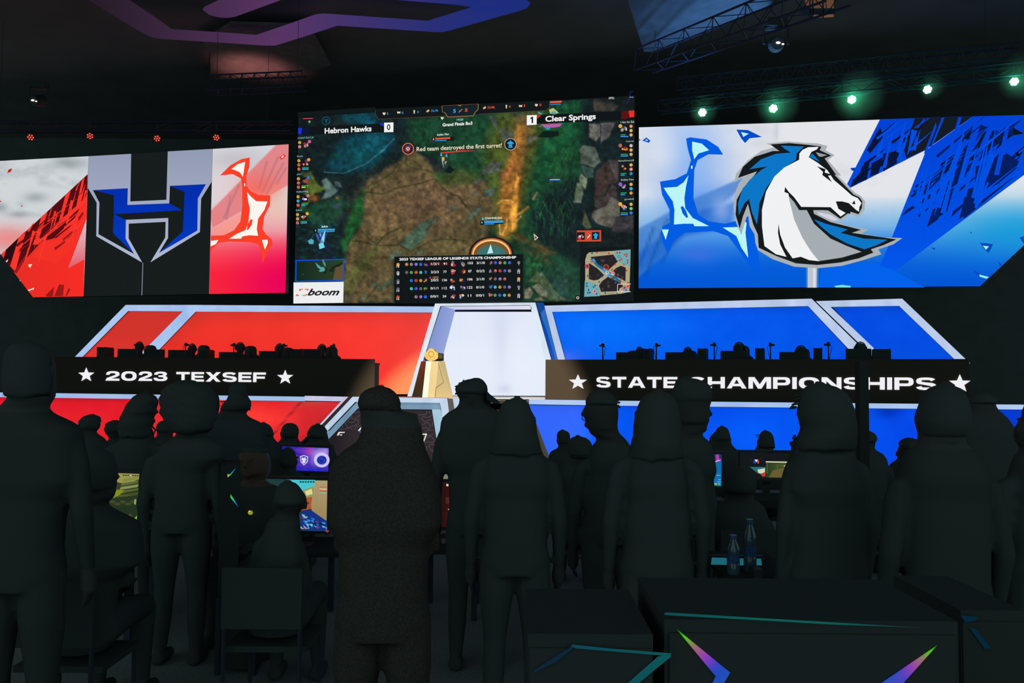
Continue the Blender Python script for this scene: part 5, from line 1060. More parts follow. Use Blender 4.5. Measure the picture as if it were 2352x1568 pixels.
ln = [Plane.P(Pd, *b2([q])[0], o) for q, o in [((770, 632), .02), ((820, 812), -.01), ((748, 865), .035), ((738, 960), .035)]]
m_.tube(ln, .0035, 6).build('seam_line', M['black'], root)
cb = pd(707, 600, -.12); zb = zt_
root = empty('championship_belt', (cb[0], cb[1], zb), 'gold-plated championship belt with black strap on top of the pedestal', 'belt')
Bp = Pd.shift(-.05)
plate = b2([(645, 530), (655, 518), (670, 512), (680, 495), (692, 487), (705, 484), (720, 487), (732, 495), (742, 512), (756, 520), (768, 532), (770, 560), (766, 582), (750, 592), (730, 600), (706, 605), (680, 600), (660, 590), (647, 575), (643, 552)])
off = np.array([0, 0, zb - Bp.P(*b2([(706, 605)])[0])[2] + .004])
fp = [Bp.P(x, y) + off for x, y in plate]; c_ = sum(fp) / len(fp)
MB().prism([c_ + (p - c_) * 1.03 for p in fp], -Bp.n * .012).build('backing', M['leather'], root)
MB().prism([p + Bp.n * .012 for p in fp], -Bp.n * .012).build('main_plate', M['gold'], root); mp_ = root.children[-1]
MB().prism([c_ + (p - c_) * .8 + Bp.n * .02 for p in fp], -Bp.n * .01).build('raised_medallion', M['gold'], mp_)
m_ = MB()
for k in range(14):
    a = 2 * math.pi * k / 14; m_.ball(c_ + Bp.n * .022 + Bp.u * math.cos(a) * .115 + np.array([0, 0, math.sin(a) * .105]), .007, 6, 4)
m_.tube([c_ + Bp.n * .024 + Bp.u * math.cos(t) * .06 + np.array([0, 0, math.sin(t) * .06]) for t in np.linspace(0, 6.283, 17)], .005, 6)
m_.build('engraving', M['bronze'], mp_)
st = [Bp.P(*b2([q])[0]) + off for q in [(764, 527), (812, 534), (808, 590), (764, 590)]]
MB().prism([st[0], st[1] - Bp.n * .1, st[2] - Bp.n * .1, st[3]], -Bp.n * .006).build('strap', M['leather'], root)
stb = [Bp.P(*b2([q])[0]) + off for q in [(776, 540), (800, 542), (798, 578), (776, 580)]]
MB().prism([p - Bp.n * (.018 + .05 * (i in (1, 2))) for i, p in enumerate(stb)], -Bp.n * .006).build('side_plate', M['bronze'], root)
m_ = MB(); pts = []
R0 = [st[1] - Bp.n * .1, c_ + Bp.u * .1 - Bp.n * .3, c_ - Bp.u * .1 - Bp.n * .3, c_ - Bp.u * .16 - Bp.n * .02]
for a, b_ in zip(R0[:-1], R0[1:]):
    m_.add([(a[0], a[1], zb + .01), (b_[0], b_[1], zb + .01), (b_[0], b_[1], zb + .11), (a[0], a[1], zb + .11)], [(0, 1, 2, 3)])
m_.build('strap_loop', M['leather'], root)
# warm follow spot aimed at the pedestal
tgt = pd(700, 760, 0)
tg2 = Pd.P(1078, 1005)
spot('pedestal_spot', (tg2[0] - .6, tg2[1] - 12.0, 5.4), tg2, SPOTW, (1.0, .82, .58), 25.5, .35, .04)
# ================================================================== lamps, trusses, ceiling shapes
def emit(name, rgb, s, sampling='AUTO'):
    m = bpy.data.materials.new(name); m.use_nodes = True; b = m.node_tree.nodes['Principled BSDF']
    b.inputs['Base Color'].default_value = (0.02, 0.02, 0.02, 1); b.inputs['Emission Color'].default_value = (*rgb, 1); b.inputs['Emission Strength'].default_value = s
    m.cycles.emission_sampling = sampling; return m
M['red_led'] = emit('red_led', (1.0, .09, .06), 1.6); M['green_led'] = emit('green_white_led', (.35, 1.0, .6), 9.0); M['white_led'] = emit('warm_led', (1.0, .85, .6), 2.5)
M['amber_glass'] = emit('amber_glass', (.26, .12, .05), 1.0)
def parlamp(x, y, depth, r_px, m_led, label, group, haze=0, seed=0):
    pl = Plane(x, depth, 0); c = pl.P(x, y); R = r_px / F * depth * 1.0
    c = np.array(c); d = (CAM - c); d = d / np.linalg.norm(d)
    root = empty('par_light', c, label, 'stage light', group)
    a = np.cross(d, [0, 0, 1]); a /= np.linalg.norm(a); b_ = np.cross(a, d)
    hs_ = MB().tube([c - d * .02, c - d * .16, c - d * .24], [R * 1.25, R * 1.2, R * .7], 20).build('housing', M['plastic'], root)
    MB().tube([c + a * R * 1.4 - d * .1, c + a * R * 1.4 - d * .1 + [0, 0, R * 1.7], c - a * R * 1.4 - d * .1 + [0, 0, R * 1.7], c - a * R * 1.4 - d * .1], .012, 6).build('yoke', M['metal'], root)
    MB().tube([c - d * .1 + [0, 0, R * 1.7], c - d * .1 + [0, 0, R * 1.7 + .18]], .02, 8).build('clamp', M['metal'], root)
    pos = [(0, 0)] + [(math.cos(k * math.pi / 3 + seed), math.sin(k * math.pi / 3 + seed)) for k in range(6)]
    for u, v in pos:
        q = c + (a * u + b_ * v) * R * .68
        MB().ball(q, R * (.22 if not haze else .42), 10, 6).build('led_lens', m_led, hs_, smooth=True)
    if haze:
        l = bpy.data.lights.new('par_beam', 'POINT'); l.energy = haze * 1.0; l.color = (.04, 1.0, .42); l.shadow_soft_size = .03
        o = bpy.data.objects.new('par_beam', l); COL.objects.link(o); o.location = (c + d * .12).tolist()
    return c, R
for i, (x, y) in enumerate([(70.2, 315.3), (206.7, 312.4), (360.8, 317.9), (496.7, 315.9)]):
    parlamp(x, y, 17.2, 7.6, M['red_led'], ['leftmost', 'second from the left', 'third from the left', 'rightmost'][i] + ' of four round red stage lights over the left wing display', 'red stage lights', seed=i * .4)
GP = []
for i, (x, y, h) in enumerate([(1613.3, 258.3, 1), (1776, 249.2, 2.2), (1956.4, 228.7, 3), (2130.5, 205.6, .6), (2329.6, 187.4, 1.6)]):
    c, R = parlamp(x, y, 14.6 - i * .6, 8.6, M['green_led'], ['leftmost', 'second from the left', 'middle', 'fourth from the left', 'rightmost'][i] + ' of five glaring green-white stage lights above right wing display', 'green stage lights', haze=h * HAZEW, seed=i * .3)
    GP.append((c, R, h))
# haze drifting round the green lights
def haze_mat():
    m = bpy.data.materials.new('stage_haze'); m.use_nodes = True; nt = m.node_tree; nt.nodes.remove(nt.nodes['Principled BSDF'])
    out = nt.nodes['Material Output']; v = nt.nodes.new('ShaderNodeVolumeScatter'); tc = nt.nodes.new('ShaderNodeTexCoord')
    g = nt.nodes.new('ShaderNodeTexGradient'); g.gradient_type = 'SPHERICAL'; mu = nt.nodes.new('ShaderNodeMath'); mu.operation = 'MULTIPLY'; mu.inputs[1].default_value = .9
    nz = nt.nodes.new('ShaderNodeTexNoise'); nz.inputs['Scale'].default_value = 2.0; m2 = nt.nodes.new('ShaderNodeMath'); m2.operation = 'MULTIPLY'
    nt.links.new(tc.outputs['Object'], g.inputs['Vector']); nt.links.new(tc.outputs['Object'], nz.inputs['Vector'])
    nt.links.new(g.outputs['Fac'], m2.inputs[0]); nt.links.new(nz.outputs['Fac'], m2.inputs[1]); nt.links.new(m2.outputs[0], mu.inputs[0]); nt.links.new(mu.outputs[0], v.inputs['Density'])
    nt.links.new(v.outputs['Volume'], out.inputs['Volume']); return m
HZ = haze_mat()
for i, (c, R, h) in enumerate(GP):
    rr_ = [.28, .40, .46, .22, .40][i]; dx = [0, .06, .08, .02, .1][i]
    me = MB().ball((0, 0, 0), 1.0, 16, 10)
    o = mk('stage_haze', np.array(me.V) * .999, me.F, HZ, origin=(0, 0, 0)); o.location = (c[0] + dx, c[1] - .1, c[2] + dx * .6); o.scale = (rr_, rr_, rr_)
    tag(o, ['thin green haze around the leftmost green light', 'green haze puff around the second green light', 'large green haze puff around the middle green light', 'thin green haze around the fourth green light', 'green haze puff around the rightmost green light'][i], 'haze', 'haze around the green lights', 'stuff')

def truss(name_label, a, b_, w_=.3, n=12, m_=None, group='lighting trusses', tri=False):
    a = np.asarray(a, float); b_ = np.asarray(b_, float); t = b_ - a; L = np.linalg.norm(t); t = t / L
    s = np.cross(t, [0, 0, 1]); s /= np.linalg.norm(s); u = np.cross(s, t); m_ = m_ or M['truss']
    r = empty('lighting_truss', (a + b_) / 2, name_label, 'truss', group)
    offs = [s * w_ / 2 + u * w_ / 2, s * w_ / 2 - u * w_ / 2, -s * w_ / 2 + u * w_ / 2, -s * w_ / 2 - u * w_ / 2]
    for o_ in offs: MB().tube([a + o_, b_ + o_], .016, 8).build('chord', m_, r)
    q = MB()
    for i in range(n):
        p0 = a + t * L * i / n; p1 = a + t * L * (i + .5) / n; p2 = a + t * L * (i + 1) / n
        for A_, B_ in ((0, 1), (2, 3), (0, 2), (1, 3)):
            q.tube([p0 + offs[A_], p1 + offs[B_]], .006, 5); q.tube([p1 + offs[B_], p2 + offs[A_]], .006, 5)
        q.tube([p0 + offs[0], p0 + offs[1]], .008, 5)
    q.build('bracing', m_, r)
    for p in (a + t * L * .08, b_ - t * L * .08): MB().tube([(p[0], p[1], p[2] + w_ / 2), (p[0], p[1], CZ)], .005, 5).build('hanging_cable', M['metal'], r)
    return r
def at(x, y, d): return Plane(x, d, 0).P(x, y)
truss('long truss carrying the green stage lights above the right wing display', at(1515, 246, 14.9), at(2460, 150, 11.9), .2, 10)
truss('long truss carrying the red stage lights above the left wing display', at(-60, 292, 17.3), at(672, 292, 17.3), .2, 8)
truss('diagonal truss under the blue lit ceiling at upper right', at(1480, 140, 13.0), at(1930, -30, 8.6), .34, 6)
truss('short dim truss above the left edge of the game screen', at(480, 196, 16.0), at(700, 186, 16.0), .3, 8)
truss('thin dim truss above the fifth green light', at(1560, 196, 15.6), at(2340, 120, 12.8), .24, 20)
# moving heads with tiny sparkling lenses
for i, (x, y, d_) in enumerate([(1789, 96, 11.5), (73, 229, 15.5), (1335, 88 + 60, 14), (1268, 216, 16)]):
    if i > 1: continue
    c = at(x, y, d_); r = empty('moving_head_light', c, ['small hanging spotlight with a sparkle of light at upper right', 'small hanging spotlight with a sparkle of light at far upper left'][i], 'stage light', 'hanging spotlights')
    MB().tube([c + [0, .05, 0], c + [.05, .28, .08]], [.09, .12], 14).build('head', M['plastic'], r)
    MB().tube([c + [-.16, .18, .04], c + [-.16, .18, .3], c + [.2, .18, .3], c + [.2, .18, .04]], .02, 6).build('yoke', M['plastic'], r)
    MB().obox(c + np.array([.02, .1, .3]), np.array([1, 0, 0]), .3, .2, .12).build('base_box', M['plastic'], r)
    MB().ball(c + [0, .03, 0], (.035, .01, .018), 8, 5).build('lens', M['white_led'], r); MB().ball(c + [.07, .03, -.02], (.02, .01, .012), 8, 5).build('lens', M['white_led'], r)

# ceiling: dim light shape and two lit boards
LC_ = Level(CZ - .5)
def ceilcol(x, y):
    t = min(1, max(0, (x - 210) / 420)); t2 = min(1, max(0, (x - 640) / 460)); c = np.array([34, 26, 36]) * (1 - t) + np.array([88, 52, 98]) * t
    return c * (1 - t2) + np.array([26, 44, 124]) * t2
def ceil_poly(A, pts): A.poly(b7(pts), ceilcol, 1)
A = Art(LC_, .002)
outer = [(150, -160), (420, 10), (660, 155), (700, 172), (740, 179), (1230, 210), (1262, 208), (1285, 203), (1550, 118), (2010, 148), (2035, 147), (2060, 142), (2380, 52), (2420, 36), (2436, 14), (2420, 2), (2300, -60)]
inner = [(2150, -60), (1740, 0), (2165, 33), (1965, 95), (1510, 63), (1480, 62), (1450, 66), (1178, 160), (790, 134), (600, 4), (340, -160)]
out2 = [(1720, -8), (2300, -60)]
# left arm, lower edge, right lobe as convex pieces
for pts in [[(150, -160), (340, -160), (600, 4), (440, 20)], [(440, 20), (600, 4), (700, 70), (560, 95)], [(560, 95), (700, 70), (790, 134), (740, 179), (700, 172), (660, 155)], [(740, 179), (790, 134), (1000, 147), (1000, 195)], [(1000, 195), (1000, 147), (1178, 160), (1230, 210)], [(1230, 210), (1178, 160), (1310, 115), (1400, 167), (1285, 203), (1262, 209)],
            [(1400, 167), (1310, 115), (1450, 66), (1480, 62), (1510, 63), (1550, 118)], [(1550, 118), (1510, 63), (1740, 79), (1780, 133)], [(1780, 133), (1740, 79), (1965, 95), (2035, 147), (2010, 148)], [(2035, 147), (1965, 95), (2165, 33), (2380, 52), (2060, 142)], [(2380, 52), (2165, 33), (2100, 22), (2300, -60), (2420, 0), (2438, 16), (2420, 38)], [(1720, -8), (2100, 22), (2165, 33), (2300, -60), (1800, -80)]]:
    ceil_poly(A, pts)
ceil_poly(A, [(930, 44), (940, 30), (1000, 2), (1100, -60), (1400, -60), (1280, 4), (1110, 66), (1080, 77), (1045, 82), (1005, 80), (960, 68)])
o = A.build('ceiling_light_shape', None, M['display_fine'])  # light pattern put into the colour of a flat glowing sheet
tag(o, 'dim violet to blue outlined light shape under the dark ceiling, top left', 'light shape')
# boards put under the ceiling to catch the light of the two wash lamps
def board(pts, z, label, m=M['acoustic']):
    Lz = Level(z); p = [Lz.P(x, y) for x, y in pts]
    o = MB().prism(p, (0, 0, .06)).build('ceiling_panel', m); tag(o, label, 'panel', 'hung ceiling panels'); return p
p = board(b7([(966, 250), (966, 368), (1400, 338), (1520, 300), (1420, 120), (1060, 110), (930, 190)]), CZ - .25, 'grey hung ceiling panel with a dim red wash, above the game screen')
c = (p[0] + p[2]) / 2
spot('red_wash', (c[0] - .4, c[1] - .6, CZ - 2.6), (c[0] - .2, c[1] + .3, CZ - .2), REDW, (1.0, .30, .30), 50, 1.0, .3)
p = board(b8([(505, -80), (560, 90), (606, 238), (650, 238), (1240, 4), (1320, -80)]), 7.4, 'added ceiling panel catching a blue wash, behind the diagonal truss')
c = sum(p) / len(p)
spot('blue_wash', (c[0] + .6, c[1] - .2, 5.3), (c[0] + .6, c[1] + .1, 7.4), BLUEW, (.12, .36, 1.0), 92, .8, .3)
# amber-lit window grille, high on the right
r = empty('lit_window', at(1882, 60, 12.5), 'small amber lit window with dark bars, high at upper right', 'window')
pw = Plane(1882, 12.5, 0)
A = Art(pw); A.poly([(1848, -30), (1915, -30), (1915, 20), (1864, 22), (1850, 10)], (98, 66, 46), 0); A.poly([(1862, 32), (1915, 30.5), (1915, 39), (1868, 41.5)], (112, 78, 52), 0); A.build('lit_pane', r, M['display_fine'])
MB().prism([pw.P(x, y, .03) for x, y in [(1840, 19), (1918, 19), (1918, 31), (1840, 33)]], -pw.n * .05).build('crossbar', M['black'], r)
for x in (1860, 1866.5, 1890): MB().prism([pw.P(x, -32, .03), pw.P(x + 2.2, -32, .03), pw.P(x + 2.2, 42, .03), pw.P(x, 42, .03)], -pw.n * .05).build('window_bar', M['black'], r)

# ================================================================== things among the crowd
def crowd_monitor(x0, x1, y0, y1, depth, label, painter, bez=.02, tab=True, nx=50, ny=40, group='monitors among the crowd'):
    pl = Plane((x0 + x1) / 2, depth, 0); a = pl.P(x0, y0); b_ = pl.P(x1, y1); zt = b_[2] - .12
    cx_ = (a[0] + b_[0]) / 2; r = empty('monitor', (cx_, depth, zt), label, 'monitor', group)
    f = .012
    sh_ = MB().box((a[0] - bez, depth + .004, b_[2] - bez), (b_[0] + bez, depth + .045, a[2] + bez)).build('screen_housing', M['plastic'], r)
    q = MB(); q.box((cx_ - .03, depth + .05, zt + .01), (cx_ + .03, depth + .07, (a[2] + b_[2]) / 2)); q.build('stand', M['plastic'], r)
    MB().box((cx_ - .13, depth - .04, zt), (cx_ + .13, depth + .14, zt + .012)).build('base', M['plastic'], r)
    A = Art(pl, .0015); painter(A); A.build('display', sh_, M['display_fine']); return zt, r
def p_purple(A):
    def f(X, Y):
        p = Paint(X, Y, (38, 24, 170)); n = fbm(X * .06, Y * .08, 4); p.blend(np.clip(n * 2 - .7, 0, 1) * .7, (120, 60, 200)); p.blob(710, 1036, 12, 9, (200, 40, 170), .8); p.blob(735, 1047, 20, 20, (210, 190, 235), .85, .9); p.blob(748, 1034, 9, 14, (190, 170, 240), .5); p.blob(738, 1058, 10, 9, (20, 40, 160), .95); p.blend(np.clip((Y - 1070) / 12, 0, 1) * .6, (20, 40, 200)); p.blob(690, 1034, 20, 6, (110, 60, 190), .6); return p.c
    A.grid([(648, 1024.5), (755, 1029), (754, 1083), (648, 1079)], 70, 40, f)
    A.disc((739, 1056), (18, 17), (206, 196, 242), 1, 26, r2=.62); A.disc((739, 1057), (11.4, 10.4), (24, 36, 150), 1, 20)
    for rx in (9, 7, 5, 3): A.disc((738, 1058), (rx, rx * .9), (60, 110, 230) if rx in (9, 5) else (30, 40, 160), 1, 18, r2=.86)
    A.poly([(689, 1047.5), (698, 1044.8), (708, 1048.5), (706.5, 1061), (698, 1068.5), (690.5, 1061)], (225, 225, 240), 2); A.poly([(690.5, 1048.8), (698, 1046.3), (706.3, 1049.6), (705, 1060.3), (698, 1066.6), (692, 1060.2)], (90, 70, 190), 3)
    A.poly([(693.5, 1050), (697, 1052), (703, 1049.5), (701, 1053), (704.5, 1054.5), (700.5, 1056.5), (704, 1058), (699.5, 1059), (703, 1061), (697, 1064), (693.5, 1060), (695.5, 1058.5), (693, 1055)], (225, 225, 240), 4)
    A.disc((683, 1050), 3, (30, 20, 40), 2, 8); A.poly([(678, 1046), (683, 1045), (681, 1049)], (220, 60, 60), 3)
def p_desert(A):
    A.poly([(600, 1099), (752, 1103), (751, 1220), (600, 1216)], (28, 60, 60), 0)
    A.poly([(660, 1101), (724, 1102), (722, 1118), (706, 1126), (690, 1132), (660, 1130)], (70, 196, 206), 1)
    A.poly([(723, 1103), (752, 1103.5), (750, 1195), (718, 1182), (714, 1160)], lambda x, y: (176 - (y - 1100) * .2, 158 - (y - 1100) * .3, 118 - (y - 1100) * .35), 2)
    for x in (726, 731, 737, 742, 747): A.line([(x, 1106), (x - 3, 1188)], .6, (150, 128, 92), 3)
    A.poly([(690, 1128), (720, 1116), (722, 1140), (700, 1143)], (150, 150, 90), 2); A.poly([(700, 1128), (716, 1122), (718, 1134), (704, 1138)], (222, 214, 150), 3)
    A.poly([(668, 1146), (718, 1140), (716, 1168), (668, 1176)], (176, 82, 44), 2); A.disc((708, 1155), 2.6, (90, 50, 30), 3, 8)
    for k in range(4): A.line([(734, 1118 + k * 4.4), (751, 1119 + k * 4.4)], 2, [(220, 90, 70), (230, 200, 150), (220, 70, 60), (100, 200, 160)][k], 4)
    for k in range(6): A.poly([(688 + k * 6, 1104.5), (692.5 + k * 6, 1104.6), (692.5 + k * 6, 1108), (688 + k * 6, 1108)], (30, 60, 70), 3)
    rr2 = random.Random(8)
    A.poly([(690, 1180), (700, 1170), (716, 1172), (730, 1182), (750, 1196), (751, 1220), (690, 1216)], (20, 50, 130), 4)
    for k in range(34):
        x = 692 + rr2.random() * 56; y = 1176 + (x - 692) * .35 + rr2.random() * 28; c = [(40, 110, 200), (120, 200, 220), (14, 30, 70), (60, 150, 210), (150, 60, 60), (20, 60, 150)][k % 6]
        A.poly([(x, y), (x + 5 + rr2.random() * 6, y + 2), (x + 6, y + 5 + rr2.random() * 4), (x + 1, y + 3)], c, 5 + k % 4)
    for k in range(7): A.line([(688 + k * 3, 1206 + (k % 3) * 3), (692 + k * 3, 1214)], .9, (220, 216, 190), 9)
def p_green(A):
    A.poly([(200, 1084), (320, 1088), (315, 1199), (200, 1195)], (54, 62, 36), 0)
    A.poly([(266, 1086), (320, 1088), (319, 1100), (290, 1112), (266, 1106)], (150, 148, 78), 1)
    for k in range(5): A.poly([(284 - k * 3, 1100 + k * 9), (318, 1094 + k * 9), (316, 1100 + k * 9), (280 - k * 3, 1107 + k * 9)], [(126, 136, 70), (92, 104, 54), (134, 142, 78), (84, 98, 46), (110, 122, 62)][k], 2)
    A.poly([(268, 1124), (286, 1126), (272, 1138), (260, 1144)], (128, 140, 30), 3); A.poly([(240, 1150), (290, 1130), (318, 1124), (316, 1180), (240, 1170)], (40, 52, 30), 2)
    for k in range(5): A.disc((258 + k * 12, 1152 + (k % 2) * 5), (7, 3.4), (62, 74, 40), 3, 10)
    A.poly([(240, 1165), (316, 1160), (314, 1199), (240, 1190)], (34, 50, 32), 3); A.disc((298, 1186), 5.4, (100, 84, 50), 4, 10); A.disc((298, 1186), 3, (60, 50, 40), 5, 8)
    A.poly([(302, 1198), (314, 1186), (313.5, 1198)], (60, 40, 130), 5); A.poly([(308, 1190), (315, 1184), (314, 1192)], (120, 180, 40), 6)
    for k in range(7): A.poly([(282 + k * 5.4, 1089.6 + k * .15), (286 + k * 5.4, 1089.8 + k * .15), (286 + k * 5.4, 1092.6 + k * .15), (282 + k * 5.4, 1092.4 + k * .15)], (70, 40, 36) if k != 3 else (180, 190, 170), 4)
    A.poly([(309, 1146), (313, 1146), (312, 1158), (308, 1158)], (150, 160, 110), 5)
def p_red(A):
    A.poly([(1000, 1106), (1080, 1108), (1075, 1212), (1000, 1210)], (44, 14, 14), 0)
    for x, c in [(1028, (230, 200, 170)), (1034, (240, 220, 200)), (1043, (230, 80, 50)), (1050, (230, 90, 80)), (1055, (190, 190, 220))]: A.poly([(x - 3, 1111), (x + 2, 1111), (x + 2, 1116.5), (x - 3, 1116)], c, 1)
    for k in range(9): A.line([(1026 + k * 4, 1120), (1022 + k * 3, 1208)], 1.6, (60 + 8 * (k % 3), 16, 16), 1)
    A.poly([(1024, 1142), (1040, 1140), (1038, 1156), (1024, 1156)], (70, 40, 30), 2); A.disc((1030.5, 1169.5), 1.4, (235, 220, 210), 3, 8)
def p_blue(A):
    A.poly([(1596, 1042), (1657.5, 1043.5), (1657, 1116), (1596, 1115)], lambda x, y: (16, 96 + (y - 1043) * .25, 168), 0)
    A.poly([(1636, 1043), (1657, 1043.5), (1657, 1056), (1636, 1060)], (30, 70, 130), 1); A.poly([(1645, 1043.2), (1652, 1043.4), (1656, 1050), (1656, 1056.5), (1645, 1057)], (190, 50, 180), 2); A.poly([(1636, 1061), (1650, 1056), (1656, 1057), (1640, 1062)], (220, 170, 220), 3)
    A.poly([(1651, 1044), (1657, 1044), (1657, 1053), (1652, 1054)], (20, 60, 70), 3)
    for x, y, w_ in [(1646, 1091, 9), (1650, 1101, 5), (1648, 1106, 7)]: A.line([(x, y), (x + w_, y + .3)], 1, (150, 215, 235), 2)
    A.poly([(1641, 1109), (1647, 1109), (1646, 1113), (1641, 1113)], (170, 180, 90), 2); A.poly([(1649, 1109), (1654, 1109), (1654, 1113), (1649, 1113)], (90, 180, 160), 2)
def p_stream(A):
    A.poly([(1700, 1038), (1830, 1041), (1830, 1102), (1700, 1100)], (18, 22, 24), 0)
    A.poly([(1759, 1059), (1830, 1061), (1830, 1097), (1759, 1096)], lambda x, y: (34 + max(0, x - 1770) * .9, 60 + max(0, x - 1770) * .6, 30), 1); A.poly([(1759, 1059), (1822, 1060), (1822, 1062.5), (1759, 1061.5)], (220, 220, 196), 3)
    A.poly([(1766, 1096), (1775, 1080), (1800, 1074), (1812, 1080), (1800, 1096)], (104, 92, 48), 2); A.disc((1802, 1070), 2, (190, 170, 150), 3, 8); A.line([(1782, 1068), (1798, 1069)], .8, (90, 110, 100), 3); A.line([(1785, 1070), (1785, 1080)], 1.4, (50, 110, 120), 3)
    for k in range(6): A.line([(1760.5, 1064 + k * 4), (1763, 1065 + k * 4)], 1, (150, 150, 100), 3)
    A.poly([(1722, 1072), (1758, 1072), (1758, 1094), (1740, 1086)], (40, 110, 120), 1); A.poly([(1740, 1078), (1757, 1075), (1757, 1088), (1742, 1086)], (210, 214, 180), 2); A.poly([(1748, 1088), (1757, 1083), (1757, 1094), (1750, 1094)], (206, 50, 40), 3)
    A.poly([(1730, 1060), (1733, 1055), (1737, 1059), (1736, 1064), (1731, 1064)], (30, 60, 200), 2); A.poly([(1733, 1055), (1741, 1055.5), (1737, 1060.5)], (235, 235, 240), 3); A.poly([(1741, 1055), (1744, 1061), (1742, 1065), (1737, 1060.5)], (226, 60, 40), 2)
    for k in range(6): A.line([(1722 + k * 6, 1050 + (k % 2) * 5), (1726 + k * 6, 1055 + (k % 3) * 4), (1724 + k * 6, 1062)], .6, (44, 48, 50), 1)
T1 = crowd_monitor(648, 755, 1024.5, 1083, 7.9, 'monitor showing a violet swirl and a shield mark, above the desert game monitor', p_purple)
T2_ = crowd_monitor(600, 752, 1100, 1220, 6.2, 'monitor showing a bright desert shooting game, lower left of the crowd', p_desert)
T3_ = crowd_monitor(200, 318, 1085, 1199, 5.3, 'monitor showing a dark green jungle game, far left of the crowd', p_green)
T4_ = crowd_monitor(1000, 1080, 1107, 1212, 6.0, 'monitor showing a dark red picture behind the two people at the centre', p_red)
T5_ = crowd_monitor(1598, 1657, 1043, 1115, 6.3, 'narrow visible monitor showing a plain blue desktop, right of centre', p_blue)
T6_ = crowd_monitor(1700, 1830, 1039, 1101, 6.8, 'monitor showing a stream layout with a green game, right side of the crowd', p_stream)
def table(x0, x1, y0, y1, zt, label):
    r = empty('folding_table', ((x0 + x1) / 2, (y0 + y1) / 2, 0), label, 'table', 'tables for gaming monitors')
    MB().box((x0, y0, zt - .035), (x1, y1, zt)).build('tabletop', M['black'], r)
    for x in (x0 + .08, x1 - .08):
        for y in (y0 + .08, y1 - .08): MB().box((x - .02, y - .02, 0), (x + .02, y + .02, zt - .035)).build('leg', M['metal'], r)
def xa(px, d): return at(px, 900, d)[0]
z_ = T2_[0]
table(xa(610, 6.2), xa(800, 6.2), 6.0, 6.6, T2_[0], 'dark table carrying the desert game monitor')
table(xa(960, 6.0), xa(1120, 6.0), 5.8, 6.4, T4_[0], 'dark table carrying the red monitor')
table(xa(150, 5.3), xa(355, 5.3), 5.12, 5.62, T3_[0], 'dark table carrying the green jungle monitor')
table(xa(650, 7.9), xa(900, 7.9), 7.75, 8.35, T1[0], 'dark table carrying the violet swirl monitor')
table(xa(1570, 6.3), xa(1672, 6.3), 6.1, 6.62, T5_[0], 'dark table carrying the blue desktop monitor')
table(xa(1690, 6.8), xa(1860, 6.8), 6.64, 7.2, T6_[0], 'dark table carrying the stream layout monitor')

# bottles and small things on the near table at the right
r = empty('folding_table', (xa(1690, 4.2), 4.35, 0), 'dark near table with water bottles at lower right', 'table', 'tables for gaming monitors')
ztb = at(1690, 1320, 4.0)[2]
MB().box((xa(1640, 4.2), 3.9, ztb - .03), (xa(1800, 4.2), 4.55, ztb)).build('tabletop', M['black'], r)
for x in (xa(1652, 4.2), xa(1788, 4.2)):
    for y in (3.94, 4.5): MB().box((x - .02, y - .02, 0), (x + .02, y + .02, ztb - .03)).build('leg', M['metal'], r)
pl = Plane(1690, 4.18, 0); a, b_ = pl.P(1633, 1281), pl.P(1751, 1298)
r = empty('teal_strip', ((a[0] + b_[0]) / 2, 4.18, ztb + .003), 'low glowing teal strip standing behind the bottles at lower right', 'light strip')
MB().box((a[0] - .01, 4.184, ztb + .003), (b_[0] + .01, 4.22, a[2] + .01)).build('housing', M['plastic'], r)
A = Art(pl, .001); A.poly([(1635, 1280), (1669, 1280.5), (1670, 1297), (1633, 1296)], (26, 100, 116), 1); A.poly([(1699, 1282), (1748, 1282.5), (1750, 1298), (1698, 1298)], (22, 104, 112), 1); A.poly([(1670, 1280), (1698, 1281), (1698, 1297), (1670, 1297)], (8, 36, 60), 1)  # teal glow set by the strip's own colour
A.disc((1720, 1293.5), (6, 1.6), (18, 60, 70), 2); A.build('display', r, M['display_fine'])
def bottle(px, ytop, ybot, d_, label, cap=(24, 70, 110)):
    p = at(px, ytop, d_); H = p[2] - ztb; R = .032; x, y, z = p[0], d_, ztb
    r = empty('water_bottle', (x, y, z), label, 'bottle', 'water bottles on the near table')
    n = 18; prof = [(0, R * .9), (.01, R), (H * .3, R), (H * .32, R * .95), (H * .5, R * .95), (H * .52, R), (H * .68, R), (H * .82, R * .62), (H * .88, .014), (H * .93, .014)]
    MB().loft([[(x + rr_ * math.cos(2 * math.pi * k / n), y + rr_ * math.sin(2 * math.pi * k / n), z + h_) for k in range(n)] for h_, rr_ in prof]).build('bottle_body', M['bottle'], r, smooth=True)
    MB().tube([(x, y, z + H * .92), (x, y, z + H)], .017, 16).build('bottle_cap', M['cap'], r)
    MB().tube([(x, y, z + H * .31), (x, y, z + H * .5)], R * .99, 18).build('bottle_label', M['blabel'], r)
M['cap'] = mat('blue_cap', (.03, .12, .25), .4, spec=.4); M['blabel'] = mat('blue_bottle_label', (.02, .08, .22), .5, spec=.3, noise=.6, nscale=80)
bottle(1722, 1192, 1270, 4.06, 'tall clear water bottle with blue cap, right of the pair on the near table')
bottle(1684, 1228, 1315, 4.0, 'shorter clear water bottle in front of the teal strip, left of the pair')
pl = Plane(1740, 3.9, 0); c = pl.P(1741, 1318)
r = empty('game_controller_dock', (c[0], 3.9, ztb), 'small black box with a glowing magenta edge beside the bottles', 'gadget')
a = pl.P(1731, 1300); b_ = pl.P(1752, 1318)
MB().box((a[0], 3.9, ztb), (b_[0], 3.98, ztb + .05)).build('housing', M['plastic'], r)
A = Art(pl.shift(.004), .001); z1_ = 1310
q0 = np.array([a[0], 3.896, ztb + .006]); 
